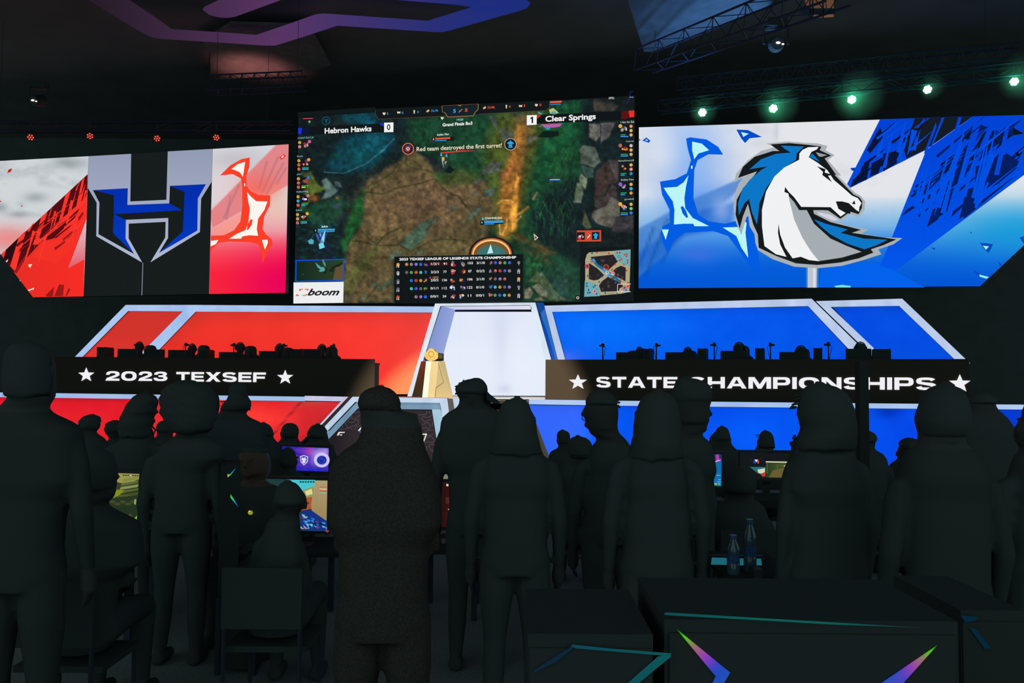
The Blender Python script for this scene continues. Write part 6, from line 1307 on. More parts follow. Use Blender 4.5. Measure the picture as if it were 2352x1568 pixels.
r2_ = r; mk('edge_light', [(a[0], 3.898, ztb + .002), (b_[0], 3.898, ztb + .002), (b_[0], 3.898, ztb + .008), (a[0], 3.898, ztb + .008)], [(0, 1, 2, 3)], M['display_fine'], r, col=np.array([lin((90, 30, 220)), lin((190, 20, 190)), lin((190, 20, 190)), lin((90, 30, 220))]))

# computer towers with rainbow light blades, nearest to the camera
def light_case(x0, x1, ytop0, ytop1, depth, yaw, label, shapes, edge=None, h_bot=None):
    pl = Plane((x0 + x1) / 2, depth, yaw); a, b_ = pl.P(x0, ytop0), pl.P(x1, ytop1); zt = (a[2] + b_[2]) / 2; zb_ = 0.72
    c = (a + b_) / 2; w_ = np.linalg.norm((b_ - a)[:2])
    r = empty('computer_case', (c[0], c[1], zb_), label, 'computer', 'glowing computer towers near the camera')
    MB().obox((c[0], c[1], zb_ + .02), pl.u, w_, .26, zt - zb_ - .02).build('housing', M['black'], r)
    fp_ = MB().obox(np.array([c[0], c[1], zb_ + .03]) + pl.n * .004, pl.u, w_ * .97, .006, zt - zb_ - .05).build('front_panel', M['black'], r)
    for s in (-1, 1):
        for t in (.03, .21): MB().obox(np.array([c[0], c[1], zb_]) + pl.u * s * w_ * .42 - pl.n * t, pl.u, .03, .03, .02).build('foot', M['plastic'], r)
    A = Art(pl.shift(.006), .001)
    for grp in shapes:
        A = Art(pl.shift(.006), .001)
        for pts, col in grp: A.poly(pts, col, 1)
        A.build('light_blade', fp_, M['display_fine'])
    if edge:
        A = Art(pl.shift(.006), .001); A.poly(edge[0], edge[1], 1); A.build('edge_light', r, M['display_fine'])
    return r, zb_, c, w_
def grad(stops, axis):
    (ax, ay), (bx, by) = axis; L2 = (bx - ax) ** 2 + (by - ay) ** 2
    def f(x, y):
        t = ((x - ax) * (bx - ax) + (y - ay) * (by - ay)) / L2; t = min(.9999, max(0, t)) * (len(stops) - 1); i = int(t); fr = t - i
        return tuple(stops[i][k] * (1 - fr) + stops[i + 1][k] * fr for k in range(3))
    return f
RB = [(10, 110, 10), (70, 205, 16), (140, 120, 90), (158, 72, 150), (120, 56, 190), (34, 66, 190), (30, 80, 180)]
gL = grad(RB, (b6([(383, 1197)])[0], b6([(640, 1470)])[0])); gR = grad(RB, (b6([(1865, 1282)])[0], b6([(1600, 1500)])[0]))
def split(pa, pb, pc, pd_, f, n=14):
    """tapered blade pa->pb along one edge and pd_->pc along the other, cut so the colour run is smooth"""
    out = []
    for i in range(n):
        u, v = i / n, (i + 1) / n; L = lambda p, q, t: (p[0] + (q[0] - p[0]) * t, p[1] + (q[1] - p[1]) * t)
        out.append(([L(pa, pb, u), L(pa, pb, v), L(pd_, pc, v), L(pd_, pc, u)], f))
    return out
q = b6([(383, 1197), (685, 1443), (565, 1412), (386, 1203), (650, 1502), (600, 1467), (560, 1560), (600, 1560)])
shL = split(q[0], q[1], (b6([(600, 1462)])[0]), q[3], gL); shL += [([q[1], b6([(650, 1502)])[0], b6([(600, 1575)])[0], b6([(550, 1575)])[0], b6([(603, 1462)])[0]], gL)]
q = b6([(1865, 1282), (1700, 1480), (1545, 1500), (1862, 1286)])
shR = split(q[0], b6([(1690, 1478)])[0], b6([(1560, 1490)])[0], q[3], gR); shR += [([b6([(1690, 1478)])[0], b6([(1600, 1575)])[0], b6([(1440, 1575)])[0], b6([(1560, 1490)])[0]], gR)]
TEAL = lambda x, y: (8, 70 + 20 * math.sin((x - 1500) / 190.0) * (x < 2120), 82 - max(0, x - 1900) * .12) if x < 2100 else (12, 44, 50)
tr_, zc, cc, wc = light_case(1526, 2200, 1407, 1442, 1.25, 0, 'black computer tower with rainbow light blades, nearest to the camera at bottom right', [shL, shR],
           edge=(b6([(312, 1105), (330, 1102), (860, 1134), (1270, 1158), (1800, 1190), (1270, 1171), (860, 1147), (330, 1118), (312, 1114)]), TEAL))
TL = lambda x, y: (8, 56 + (x - 1200) * .08, 84)
r_, _, cc2, wc2 = light_case(1212, 1500, 1450, 1462, 1.22, 0, 'black computer tower with a dim teal angular light, bottom centre', [[(b6([(-220, 1296), (-210, 1284), (0, 1306), (350, 1334), (345, 1350), (0, 1322), (-190, 1306)]), TL), (b6([(350, 1336), (345, 1356), (120, 1540), (60, 1540), (275, 1352)]), TL), (b6([(-220, 1296), (-200, 1300), (-300, 1380), (-420, 1440), (-430, 1430)]), lambda x, y: (8, 34, 54))]])
r = empty('folding_table', (cc[0], 1.35, 0), 'black table under the glowing computer towers nearest to the camera', 'table', 'tables for gaming monitors')
x0_, x1_ = cc2[0] - wc2 / 2 - .05, cc[0] + wc / 2 + .35
MB().box((x0_, 1.16, .69), (x1_, 1.75, .72)).build('tabletop', M['black'], r)
for x in (x0_ + .05, x1_ - .05):
    for y in (1.2, 1.7): MB().box((x - .02, y - .02, 0), (x + .02, y + .02, .69)).build('leg', M['metal'], r)
DTL = lambda x, y: (0, 36, 54)
light_case(2206, 2352, 1400, 1402, 1.5, 0, 'black computer tower with a faint dark teal light, far bottom right', [[(b6([(1992, 1118), (2090, 1128), (2080, 1146), (2020, 1160)]), DTL)], [(b6([(2035, 1180), (2080, 1200), (2165, 1305), (2130, 1308)]), DTL)]])
# smaller tower with two light blades, in the seated row at the left
pl = Plane(528, 4.8, -19.5); a = pl.P(507, 1068); b_ = pl.P(550, 1190)
RB2 = [(200, 170, 60), (70, 200, 120), (20, 170, 200), (20, 70, 220)]
g1 = grad(RB2, ((522, 1094), (541, 1076))); g2 = grad([(90, 170, 60), (40, 200, 110), (20, 150, 200), (20, 80, 210)], ((529, 1136), (546, 1162)))
r = empty('computer_case', ((a[0] + b_[0]) / 2, 4.8, .45), 'small dark computer tower with two short rainbow light blades at left', 'computer', 'glowing computer towers near the camera')
MB().obox(np.array([(a[0] + b_[0]) / 2, (a[1] + b_[1]) / 2, .45]) - pl.n * .004, pl.u, np.linalg.norm((b_ - a)[:2]), .3, a[2] - .45).build('housing', M['black'], r)
A = Art(pl, .001)
for pts, f in split((541.5, 1075.5), (531, 1089), (523, 1095.5), (540, 1075.5), g1, 6): A.poly(pts, f, 1)
A.poly([(531, 1089), (523, 1096), (522, 1089)], g1, 1); A.build('light_blade', r, M['display_fine']); A = Art(pl, .001)
for pts, f in split((530, 1134.5), (547, 1163), (546, 1163), (529, 1142), g2, 6): A.poly(pts, f, 1)
A.build('light_blade', r, M['display_fine'])
r = empty('equipment_case', ((a[0] + b_[0]) / 2 + .05, 4.95, 0), 'low black flight case under the small rainbow-lit tower', 'case')
MB().box((a[0], 4.78, 0.03), (at(600, 1100, 4.8)[0], 5.06, .44)).build('case_body', M['black'], r)
for x in (a[0], at(600, 1100, 4.8)[0] - .03):
    for y in (4.76, 5.03): MB().box((x, y, 0), (x + .03, y + .03, .45)).build('metal_corner', M['metal'], r)
# tall narrow display stand in front of the right desk
pl = Plane(1985, 5.6, 0); a, b_ = pl.P(1974, 829), pl.P(1994.5, 829)
r = empty('display_stand', ((a[0] + b_[0]) / 2, 5.6, 0), 'tall narrow black upright stand hiding part of the word CHAMPIONSHIPS', 'stand')
MB().box((a[0], 5.6, .02), (b_[0], 5.68, a[2])).build('upright', M['black'], r)
MB().box((a[0] - .15, 5.45, 0), (b_[0] + .15, 5.85, .02)).build('base_plate', M['black'], r)
# ================================================================== people
def person(label, rows, d, hair_to, neck=None, voxel=.013, seated=False, face=0.0, hair='short', curl=0.0, bumps=(), extras=(), cloth='cloth', skin='skin', headdeep=1.12, bc=None, group=None, toward=False, vis=True, hairm='hair', pose='down', legs=True, cat='person', z0=0.0, ax=0.0):
    """rows: (y, x_left, x_right) in picture pixels at depth d, from the crown to the chest; hair_to: the row where hair or cap ends.
    The rows give the width of each ring of a rounded body; its thickness follows from the width."""
    if d > 3.4 and cloth == 'cloth': cloth = 'cloth_lifted'  # farther figures take lightened copies to even out the ambient falloff
    if d > 3.4 and hairm == 'hair': hairm = 'hair_lifted'
    pl = Plane(rows[0][1], d, 0)
    R = []
    for y, xl, xr in rows:
        a, b_ = pl.P(xl, y), pl.P(xr, y); R.append(((a[2] + b_[2]) / 2, a[0], b_[0]))
    R.sort(key=lambda t: -t[0]); z = np.array([r[0] for r in R]); L = np.array([r[1] for r in R]); Rt = np.array([r[2] for r in R])
    zt = z[0]; zh = pl.P(rows[0][1], hair_to)[2]; zn = pl.P(rows[0][1], neck if neck else hair_to)[2]
    cxh = np.mean([(l + r) / 2 for zz, l, r in zip(z, L, Rt) if zz > zh]); bx = pl.P(bc, 900)[0] if bc else (L[-1] + Rt[-1]) / 2
    def at_z(q): return np.interp(-q, -z, L), np.interp(-q, -z, Rt)
    sgn = -1.0 if toward else 1.0                      # +1: looks to the stage, away from the camera
    root = empty('person', (bx, d, z0), label, cat, group)
    B = MB(); n = 26
    def ring(l, r, zz, hd, cy=0.0, e=2.0):
        c = (l + r) / 2; w_ = max(.004, (r - l) / 2); out = []
        for k in range(n):
            t = 2 * math.pi * k / n; ct, st_ = math.cos(t), math.sin(t)
            out.append((c + w_ * math.copysign(abs(ct) ** (2 / e), ct), d + cy + hd * math.copysign(abs(st_) ** (2 / e), st_), zz))
        return out
    headw = max(r - l for zz, l, r in zip(z, L, Rt) if zz >= zn)
    hw0 = min(headw, .2)
    rings = []; zs_ = np.concatenate([np.linspace(zt - .004, zn, 16), np.linspace(zn, z[-1], 14)[1:]])
    sc_ = .93 if hair != 'none' else 1.0
    for q in zs_:
        l, r = at_z(q); w_ = (r - l) / 2; c = (l + r) / 2
        if q >= zn:
            ww = min(w_ * (sc_ if q > zh else .98), hw0 * .5 if hair in ('long', 'big') else 9); hd = min(ww * headdeep, .112)
            if q < zn + .05: hd = min(hd, .085)
            rings.append(ring(c - ww, c + ww, q - (.012 if q > zh else 0), hd))
        else:
            t = (zn - q); nw = .058 + 2.2 * t * .12
            if hair in ('long', 'big') and t < .1: ww = min(w_, .06 + t * 1.5)
            else: ww = w_
            rings.append(ring(c - ww, c + ww, q, min(ww * .95, .065 + .55 * min(t, .12)), 0, 2.0 + min(1, t * 3)))
    zl = z[-1]; wl = min((Rt[-1] - L[-1]) / 2, .235)
    tot = zt - z0
    hip = z0 + (.46 if seated else .50 * tot)
    sh = (Rt[-1] - L[-1]) / 2
    bw = .165 if not seated else .16
    zz = zl
    ws = [(zl - .08, min(sh, max(bw, sh * .8))), (zl * .55 + hip * .45, bw), (hip + .10, bw * .97), (hip, bw * 1.08), (hip - .06, bw * .8)]
    last = zl
    for q, w_ in ws:
        if q < last - .01: rings.append(ring(bx - w_, bx + w_, q, .115, 0, 2.4)); last = q
    B.loft(rings)
    # shoulders and arms
    zs = min(zn - .15, zt - .32) if not seated else zn - .14
    sx = min(max(sh * .9, .175), .20) + ax
    def hand(p, dirv, side, curlv=.35):
        p = np.asarray(p, float); dirv = np.asarray(dirv, float); dirv /= np.linalg.norm(dirv)
        fwd = np.array([0, sgn, 0.0]); wv = fwd - dirv * np.dot(fwd, dirv); wv /= np.linalg.norm(wv); nv = np.cross(dirv, wv) * side
        B.tube([p - dirv * .02, p + dirv * .03, p + dirv * .085], [.026, .036, .034], 10)
        for k, (o_, ln_) in enumerate([(-.033, .062), (-.011, .075), (.011, .08), (.033, .07)]):
            s0 = p + dirv * .08 + wv * o_; s1 = s0 + dirv * ln_ * .5 - nv * .006; s2 = s1 + dirv * ln_ * .38 - nv * curlv * ln_ * .6; s3 = s2 + dirv * ln_ * .15 - nv * curlv * ln_ * .5
            B.tube([s0 - dirv * .02, s0, s1, s2, s3], [.0105, .0105, .0098, .009, .007], 7)
        t0 = p + dirv * .02 + wv * .03; B.tube([t0 - wv * .02, t0 + wv * .012 + dirv * .01, t0 + wv * .028 + dirv * .035, t0 + wv * .03 + dirv * .055], [.014, .0125, .0115, .009], 7)
    for s in (-1, 1):
        S0 = np.array([bx + s * sx * .35, d, zs - .005]); S1 = np.array([bx + s * (sx + .005), d, zs - .05])
        if pose == 'down' and not seated:
            E = np.array([bx + s * (sx + .05), d - .01 * sgn, zs - .30]); H_ = np.array([bx + s * (sx + .05), d + .05 * sgn, zs - .55])
        elif seated:
            E = np.array([bx + s * (sx + .05), d + .06 * sgn, zs - .27]); H_ = np.array([bx + s * (sx - .06), d + .30 * sgn, max(z0 + .62, zs - .36)])
        else:
            E = np.array([bx + s * (sx + .05), d + .06 * sgn, zs - .28]); H_ = np.array([bx + s * .08, d + .27 * sgn, zs - .2])
        B.tube([S0, (S0 + S1) / 2 + [0, 0, .004], S1, S1 * .82 + E * .18, E, H_], [.05, .052, .05, .052, .043, .028], 12)
        hand(H_, H_ - E, s)
    if legs:
        for s in (-1, 1):
            if seated:
                K = np.array([bx + s * .11, d + .44 * sgn, z0 + .50]); A_ = np.array([bx + s * .12, d + .42 * sgn, z0 + .09])
                B.tube([(bx + s * .09, d, z0 + .50), (bx + s * .10, d + .22 * sgn, z0 + .52), K, K + [0, 0, -.06]], [.095, .085, .062, .06], 12); B.tube([K, (K + A_) / 2 + [0, -.02 * sgn, 0], A_], [.06, .055, .038], 10)
            else:
                K = np.array([bx + s * .10, d + .01, hip * .54]); A_ = np.array([bx + s * .11, d - .01, .09])
                B.tube([(bx + s * .085, d, hip), (bx + s * .095, d, hip * .8), K, (K + A_) / 2, A_], [.095, .088, .06, .056, .04], 12)
            B.tube([A_ + [0, -.05 * sgn, -.045], A_ + [0, .05 * sgn, -.05], A_ + [0, .16 * sgn, -.06]], [.042, .045, .028], 10)
    # face
    zc = zt - .115 if zt - .115 > zn else (zt + zn) / 2
    l, r = at_z(zc); hc = (l + r) / 2; hwid = min((r - l) / 2, hw0 / 2); a = math.radians(face)
    fd = np.array([math.sin(a) * sgn, math.cos(a) * sgn, 0]); sd_ = np.array([fd[1], -fd[0], 0]); fr = hwid * (headdeep * abs(math.cos(a)) + abs(math.sin(a))) * .95
    hcn = np.array([hc, d, zc])
    B.tube([hcn + fd * fr * .93 + [0, 0, .02], hcn + fd * (fr + .006) + [0, 0, -.008], hcn + fd * (fr + .02) + [0, 0, -.03], hcn + fd * fr * .95 + [0, 0, -.04]], [.009, .011, .014, .01], 8)
    B.ball(hcn + fd * fr * .93 + [0, 0, -.062], (.022, .012, .009), 8, 5); B.ball(hcn + fd * fr * .86 + [0, 0, -.095], (.026, .02, .018), 8, 6)
    for s in (-1, 1):
        B.ball(hcn + fd * fr * .86 + sd_ * s * .031 + [0, 0, .018], (.018, .016, .009), 8, 5)
        B.ball(hcn + sd_ * s * hwid * (.98 if abs(face) < 45 else 1.0) + [0, 0, -.005] - fd * .01, (.012, .018, .03) if abs(face) < 45 else (.018, .012, .03), 8, 6)
    for bxp, byp, rx_, ry_, rz_ in bumps:
        c = pl.P(bxp, byp); B.ball(c, (rx_, ry_, rz_), 10, 8)
    V = np.array(B.V)
    me = bpy.data.meshes.new('t'); me.from_pydata(V.tolist(), [], [list(f) for f in B.F]); ob = bpy.data.objects.new('t', me); COL.objects.link(ob)
    md = ob.modifiers.new('r', 'REMESH'); md.mode = 'VOXEL'; md.voxel_size = voxel; md.use_smooth_shade = True
    sm = ob.modifiers.new('s', 'SMOOTH'); sm.iterations = 2; sm.factor = .5
    bpy.context.view_layer.update()
    dg = bpy.context.evaluated_depsgraph_get(); m2 = bpy.data.meshes.new_from_object(ob.evaluated_get(dg))
    bpy.data.objects.remove(ob); bpy.data.meshes.remove(me)
    m2.transform(Matrix.Translation(-Vector((bx, d, z0)))); m2.name = 'body'
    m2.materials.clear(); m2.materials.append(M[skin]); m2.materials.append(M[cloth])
    zcol = zn - .035 - z0
    mi = np.empty(len(m2.polygons), dtype=np.int32); ce = np.empty(len(m2.polygons) * 3); m2.polygons.foreach_get('center', ce); ce = ce.reshape(-1, 3)
    mi[:] = 1; mi[ce[:, 2] > zcol] = 0
    hz_ = H_[2] - z0; far = (np.abs(ce[:, 0]) > 0) & (ce[:, 2] < max(hz_ + .02, 0)) & (ce[:, 2] > hz_ - .22) & (np.hypot(np.abs(ce[:, 0]) - abs(H_[0] - bx), ce[:, 1] - (H_[1] - d)) < .1) if not seated else np.zeros(len(ce), bool)
    mi[far] = 0; m2.polygons.foreach_set('material_index', mi)
    o = bpy.data.objects.new('body', m2); COL.objects.link(o); o.parent = root
    # hair, hood or cap
    if hair != 'none':
        Hh = MB(); nn = 34; rs = []
        N_ = 22 if hair in ('long', 'big', 'curly') else 16
        for q in np.linspace(zt, zh, N_):
            l, r = at_z(q); w_ = (r - l) / 2; c = (l + r) / 2; hd = min(w_ * headdeep, .115 if hair not in ('big', 'long') else .135)
            back = -.012 * sgn - (.02 * sgn if hair in ('long', 'big') else 0)
            fr_ = (zt - q) / (zt - zh + 1e-6); tp_ = 1 - (.07 if hair not in ('long', 'big') else .03) * max(0, (fr_ - .75) / .25); w_ *= tp_; hd *= tp_ - .12 * max(0, (fr_ - .82) / .18)
            out = []
            for k in range(nn):
                t = 2 * math.pi * k / nn; ct, st_ = math.cos(t), math.sin(t)
                wob = 1 + curl * (float(vnoise(np.array(ct * 4 + 9 + q * 30), np.array(st_ * 4 + q * 45 + bx * 7))) - .5)
                front = (st_ * sgn > .25) and (q < zt - .07) and abs(face) < 45
                fy = .35 if front else 1.0                     # leave the face free of hair
                fx_ = 0
                out.append((c + w_ * ct * (1 + (wob - 1) * 1), d + back + hd * st_ * wob * fy, q))
            if q == zh: out = [(p_[0], p_[1], p_[2] + (.035 if hair in ('long', 'big') else .012) * (float(vnoise(np.array(k_ * .9 + bx * 5), np.array(3.3))) - .5)) for k_, p_ in enumerate(out)]
            rs.append(out)
        c0 = np.mean([p[0] for p in rs[0]]); r0 = rs[0]; dm = .010 if zt - zh > .1 else .005
        rs = [[((p[0] - c0) * s_ + c0, (p[1] - d) * s_ + d, zt + h_) for p in r0] for s_, h_ in ((.3, dm), (.62, dm * .8), (.86, dm * .4))] + rs
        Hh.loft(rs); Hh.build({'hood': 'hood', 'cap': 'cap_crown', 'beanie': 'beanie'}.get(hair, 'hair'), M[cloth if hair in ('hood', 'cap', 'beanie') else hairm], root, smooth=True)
    for fn in extras: fn(root, pl, d)
    return root

def brim(pts, th=.012, wid=.075):
    def f(root, pl, d):
        c = [pl.P(x, y) for x, y in pts]; m_ = MB(); rings = []
        top = c; 
        m_.prism([np.array([p[0], d - wid, p[2]]) for p in top], (0, 2 * wid, 0)); m_.build('cap_brim', M['cloth'], root)
    return f
def glasses(pts_l, r=.02):
    def f(root, pl, d):
        m_ = MB(); c = [pl.P(x, y) for x, y in pts_l]
        for dy in (-.035, .035): m_.tube([np.array([p[0], d + dy, p[2]]) for p in c] + [np.array([c[0][0], d + dy, c[0][2]])], .0022, 6)
        m_.tube([np.array([c[0][0], d - .07, c[0][2]]), np.array([c[0][0] + .09, d - .085, c[0][2]])], .0022, 6); m_.tube([np.array([c[0][0], d + .07, c[0][2]]), np.array([c[0][0] + .09, d + .085, c[0][2]])], .0022, 6)
        m_.build('glasses', M['metal'], root)
    return f
def hairlocks(chains, rad=.008):
    def f(root, pl, d):
        m_ = MB()
        for ch in chains: m_.tube([pl.P(x, y) + np.array([0, .01 * (i % 2), 0]) for i, (x, y) in enumerate(ch)], [rad] * (len(ch) - 1) + [rad * .25], 6)
        m_.build('hair_lock', M['hair'], root, smooth=True)
    return f
def spikes(pts, ln=6, seed=1):
    def f(root, pl, d):
        r = random.Random(seed); m_ = MB()
        for (x, y), (dx, dy) in pts:
            for k in range(5):
                a = pl.P(x + r.uniform(-2, 2), y + r.uniform(-2, 2)); b_ = pl.P(x + dx * ln + r.uniform(-2, 2), y + dy * ln + r.uniform(-2, 2)); o_ = np.array([0, r.uniform(-.03, .03), 0])
                m_.tube([a + o_, (a + b_) / 2 + o_, b_ + o_], [.006, .004, .0008], 5)
        m_.build('hair_tuft', M['hair'], root)
    return f

def chest_glow(root, pl, d):  # glowing disc made up for a stray yellow-green light of unclear source
    q = pl.shift(.17); A = Art(q, .001); A.disc((575, 1177), (6, 5.2), (140, 150, 40), 1, 12); A.disc((573, 1174), (2.4, 2), (226, 190, 90), 2, 8); A.build('glowing_disc', root, M['display_fine'])
GS = 'standing spectators'; GT = 'seated spectators'
person('tall dark spectator standing at the far left, face turned from the camera', [(786, 60, 84), (792, 45, 102), (802, 35, 115), (820, 29, 122), (860, 27, 125), (900, 26, 125), (911, 25, 123), (922, 15, 115), (935, 2, 108), (943, -12, 107), (950, -26, 124), (958, -36, 148), (970, -50, 178), (985, -56, 183), (1020, -62, 186), (1100, -66, 188)], 3.3, 905, 925, voxel=.012, hair='long', group=GS, bc=62)
person('woman with long hair in profile at left, head tilted right and down', [(901, 332, 342), (904, 322, 352), (910, 314, 360), (918, 308, 365.5), (926, 299, 362), (935, 295, 359), (944, 291, 357.5), (948, 289, 354), (952, 287, 349), (960, 284, 351), (969, 281, 352), (982, 280, 349), (995, 280, 351), (1003, 280, 350), (1030, 272, 356), (1080, 262, 362)], 5.9, 1000, 975, voxel=.014, hair='long', face=90, group=GS, bc=315,
       extras=[hairlocks([[(349, 950), (352, 965), (349, 978), (356, 988), (352, 1000)], [(299, 925), (288, 942), (282, 962), (276, 980)]])], curl=.12)
person('seated spectator with curly round hair, leftmost of the low heads before the red front', [(953, 203, 220), (955, 196, 226), (959, 190, 229), (965, 186, 230), (975, 186, 230), (983, 187, 226.5), (988, 190, 221), (992, 191, 219), (996, 183, 222), (1001, 176, 231), (1006, 168, 238), (1014, 165, 243), (1030, 162, 246), (1060, 160, 248)], 7.7, 986, 991, seated=True, hair='curly', curl=.16, voxel=.016, group=GT, bc=206)
def phone(root, pl, d):
    m_ = MB(); c = pl.P(289, 1000); m_.box((c[0] - .01, d - .05, c[2] - .04), (c[0] + .015, d + .02, c[2] + .09)); m_.build('phone', M['plastic'], root)
person('seated spectator tilting the head, hand raised, between the curly head and the long-haired woman', [(966.5, 256, 274), (969, 250, 280), (973, 246, 282), (979, 244, 283), (987, 243, 283), (994, 245, 280), (1001, 249, 276), (1006, 252, 274), (1009, 253, 274), (1012, 246, 276), (1017, 242, 284), (1030, 240, 290), (1060, 238, 294)], 8.6, 994, 1005, seated=True, hair='curly', curl=.1, voxel=.018, group=GT, bc=266)
person('seated spectator with flat short hair, seen between the woman and the big curly hair', [(967.5, 370, 389), (970, 366, 393), (975, 362.5, 396), (983, 361.5, 398), (992, 362, 397), (999, 364, 395), (1003, 362, 395), (1007, 352, 402), (1015, 346, 410), (1040, 340, 412)], 8.4, 992, 1001, seated=True, hair='short', voxel=.018, group=GT, bc=378)
person('spectator with very big curly hair standing left of the cap wearer', [(876, 412, 455), (881, 400, 474), (889, 388, 486), (900, 380, 494), (912, 377, 499), (928, 376, 501), (945, 378, 500), (957, 380.5, 499), (970, 388, 497), (979, 396, 495), (986, 401, 489), (992, 403, 480), (997, 398, 482), (1003, 385, 500), (1015, 372, 512), (1050, 366, 518)], 4.95, 990, 990, voxel=.013, hair='big', curl=.14, group=GS, bc=426,
       extras=[spikes([((379, 910), (-1, -.2)), ((378, 920), (-1, .1)), ((381, 930), (-1, .3)), ((379, 902), (-1, -.5)), ((400, 980), (-.6, .5))], 5)])
person('spectator with smooth round head seen between the big curly hair and the cap wearer', [(901.5, 476, 492), (904, 471, 498), (909, 466, 502), (918, 463, 504), (930, 461, 504), (942, 462, 503), (952, 465, 500), (960, 464, 502), (968, 455, 520), (985, 446, 535), (1020, 440, 540)], 6.9, 940, 954, voxel=.016, hair='short', group=GS, bc=485, extras=[glasses([(506, 922), (519, 921), (520, 926), (509, 932)])])
person('spectator with a bun and puffy jacket facing right, before the red stage front', [(880.5, 541, 556), (883, 534, 562), (888, 529, 565), (896, 527, 566), (905, 527.5, 565), (910, 526, 566), (918, 523, 567), (921, 520, 575), (928, 514, 577), (935, 508, 577), (939, 506, 572), (943, 505.5, 567), (948, 504, 565), (953, 500, 565), (958, 494, 569), (962, 488, 585), (966, 482, 595), (972, 478, 601), (982, 474, 607), (996, 470, 611), (1020, 468, 617), (1060, 466, 620)], 6.5, 940, 952, voxel=.014, hair='curly', curl=.06, face=80, group=GS, cloth='cloth_navy', bc=548,
       extras=[spikes([((566, 940), (.2, 1)), ((572, 938), (.2, 1))], 4, 3)])
person('seated spectator with round hair just right of the puffy jacket', [(971, 600, 611), (974, 595, 617), (980, 591, 623), (988, 589, 627), (996, 589, 628.5), (1002, 591, 627), (1008, 588, 630), (1018, 578, 640), (1050, 572, 646)], 8.8, 1000, 1004, seated=True, hair='short', voxel=.018, group=GT, bc=608)
person('seated spectator with smooth dome hair above the violet monitor', [(972.5, 658, 675), (974.5, 654, 680), (979, 650, 683.5), (986, 647, 686.5), (994, 645, 686.5), (1002, 644, 686), (1008, 646, 684), (1014, 640, 690), (1022, 632, 700), (1050, 628, 704)], 9.9, 1002, 1008, seated=True, hair='short', voxel=.02, group=GT, bc=666)
person('seated spectator with curly hair above the right corner of the violet monitor', [(974, 725, 735), (976.5, 719, 741), (981, 714, 746), (988, 710, 749.5), (996, 707, 752), (1003, 707, 755), (1009, 710, 751), (1014, 706, 754), (1022, 696, 766), (1050, 690, 770)], 9.25, 1004, 1008, seated=True, hair='curly', curl=.14, voxel=.02, group=GT, bc=730)
person('seated spectator whose head covers the left part of the violet monitor', [(1029, 655, 668), (1031.5, 650, 673), (1037, 646, 677.5), (1046, 643.5, 681), (1058, 643, 682.5), (1069, 644, 682), (1078, 648, 678), (1084, 640, 684), (1092, 628, 700), (1120, 622, 706)], 7.1, 1070, 1080, seated=True, hair='short', voxel=.017, group=GT, bc=662)
person('seated spectator leaning in front of the desert game monitor', [(1106, 652, 672), (1109, 646, 680), (1116, 640, 687), (1126, 635, 694), (1138, 632, 702), (1148, 630, 705), (1157, 631, 704), (1166, 636, 696), (1173, 640, 690), (1180, 636, 686), (1190, 622, 687), (1204, 612, 688), (1230, 604, 690), (1280, 600, 700)], 4.3, 1160, 1176, seated=True, hair='short', voxel=.013, group=GT, bc=648, ax=-.09)
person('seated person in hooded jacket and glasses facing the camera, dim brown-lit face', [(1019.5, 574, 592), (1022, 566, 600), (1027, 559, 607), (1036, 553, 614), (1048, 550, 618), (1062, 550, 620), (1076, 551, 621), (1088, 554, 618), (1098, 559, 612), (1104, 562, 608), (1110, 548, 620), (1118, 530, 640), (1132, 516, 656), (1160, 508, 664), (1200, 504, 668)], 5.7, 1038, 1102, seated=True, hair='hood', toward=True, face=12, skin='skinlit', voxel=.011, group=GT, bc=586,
       extras=[glasses([(566, 1058), (584, 1060), (582, 1068), (568, 1067)]), chest_glow])
person('seated spectator in profile facing right beside the green jungle monitor', [(1029, 205, 232), (1032, 195, 242), (1038, 186, 250), (1048, 178, 258), (1062, 171, 264), (1076, 168, 267), (1086, 167, 268), (1098, 166, 266), (1108, 166, 266.5), (1118, 167, 265), (1128, 169, 263), (1136, 171, 262), (1143, 173, 261), (1147, 175, 252), (1152, 176, 244), (1160, 172, 242.5), (1165, 160, 249), (1172, 148, 262), (1180, 138, 278), (1188, 130, 294), (1198, 124, 316), (1230, 116, 322), (1290, 112, 326)], 4.0, 1120, 1146, seated=True, hair='short', face=88, voxel=.012, group=GT, bc=205, ax=-.07)
person('large dark spectator in a hood at left centre, nearest of the standing crowd', [(887.5, 865, 884), (889.5, 855, 893), (893, 846, 899), (899, 836, 907), (906, 830, 913), (915, 826, 918), (925, 824, 921), (935, 824, 922.5), (942, 826, 929), (947, 827, 945), (952, 828, 955), (966, 830, 965), (985, 830, 969), (998, 829, 971), (1012, 824, 973), (1034, 790, 978), (1050, 773, 986), (1068, 760, 993), (1100, 756, 1006), (1150, 755, 1014), (1200, 758, 1016)], 3.0, 940, 958, voxel=.011, hair='hood', group=GS, bc=888, cloth='cloth_brown', pose='front', ax=-.075)
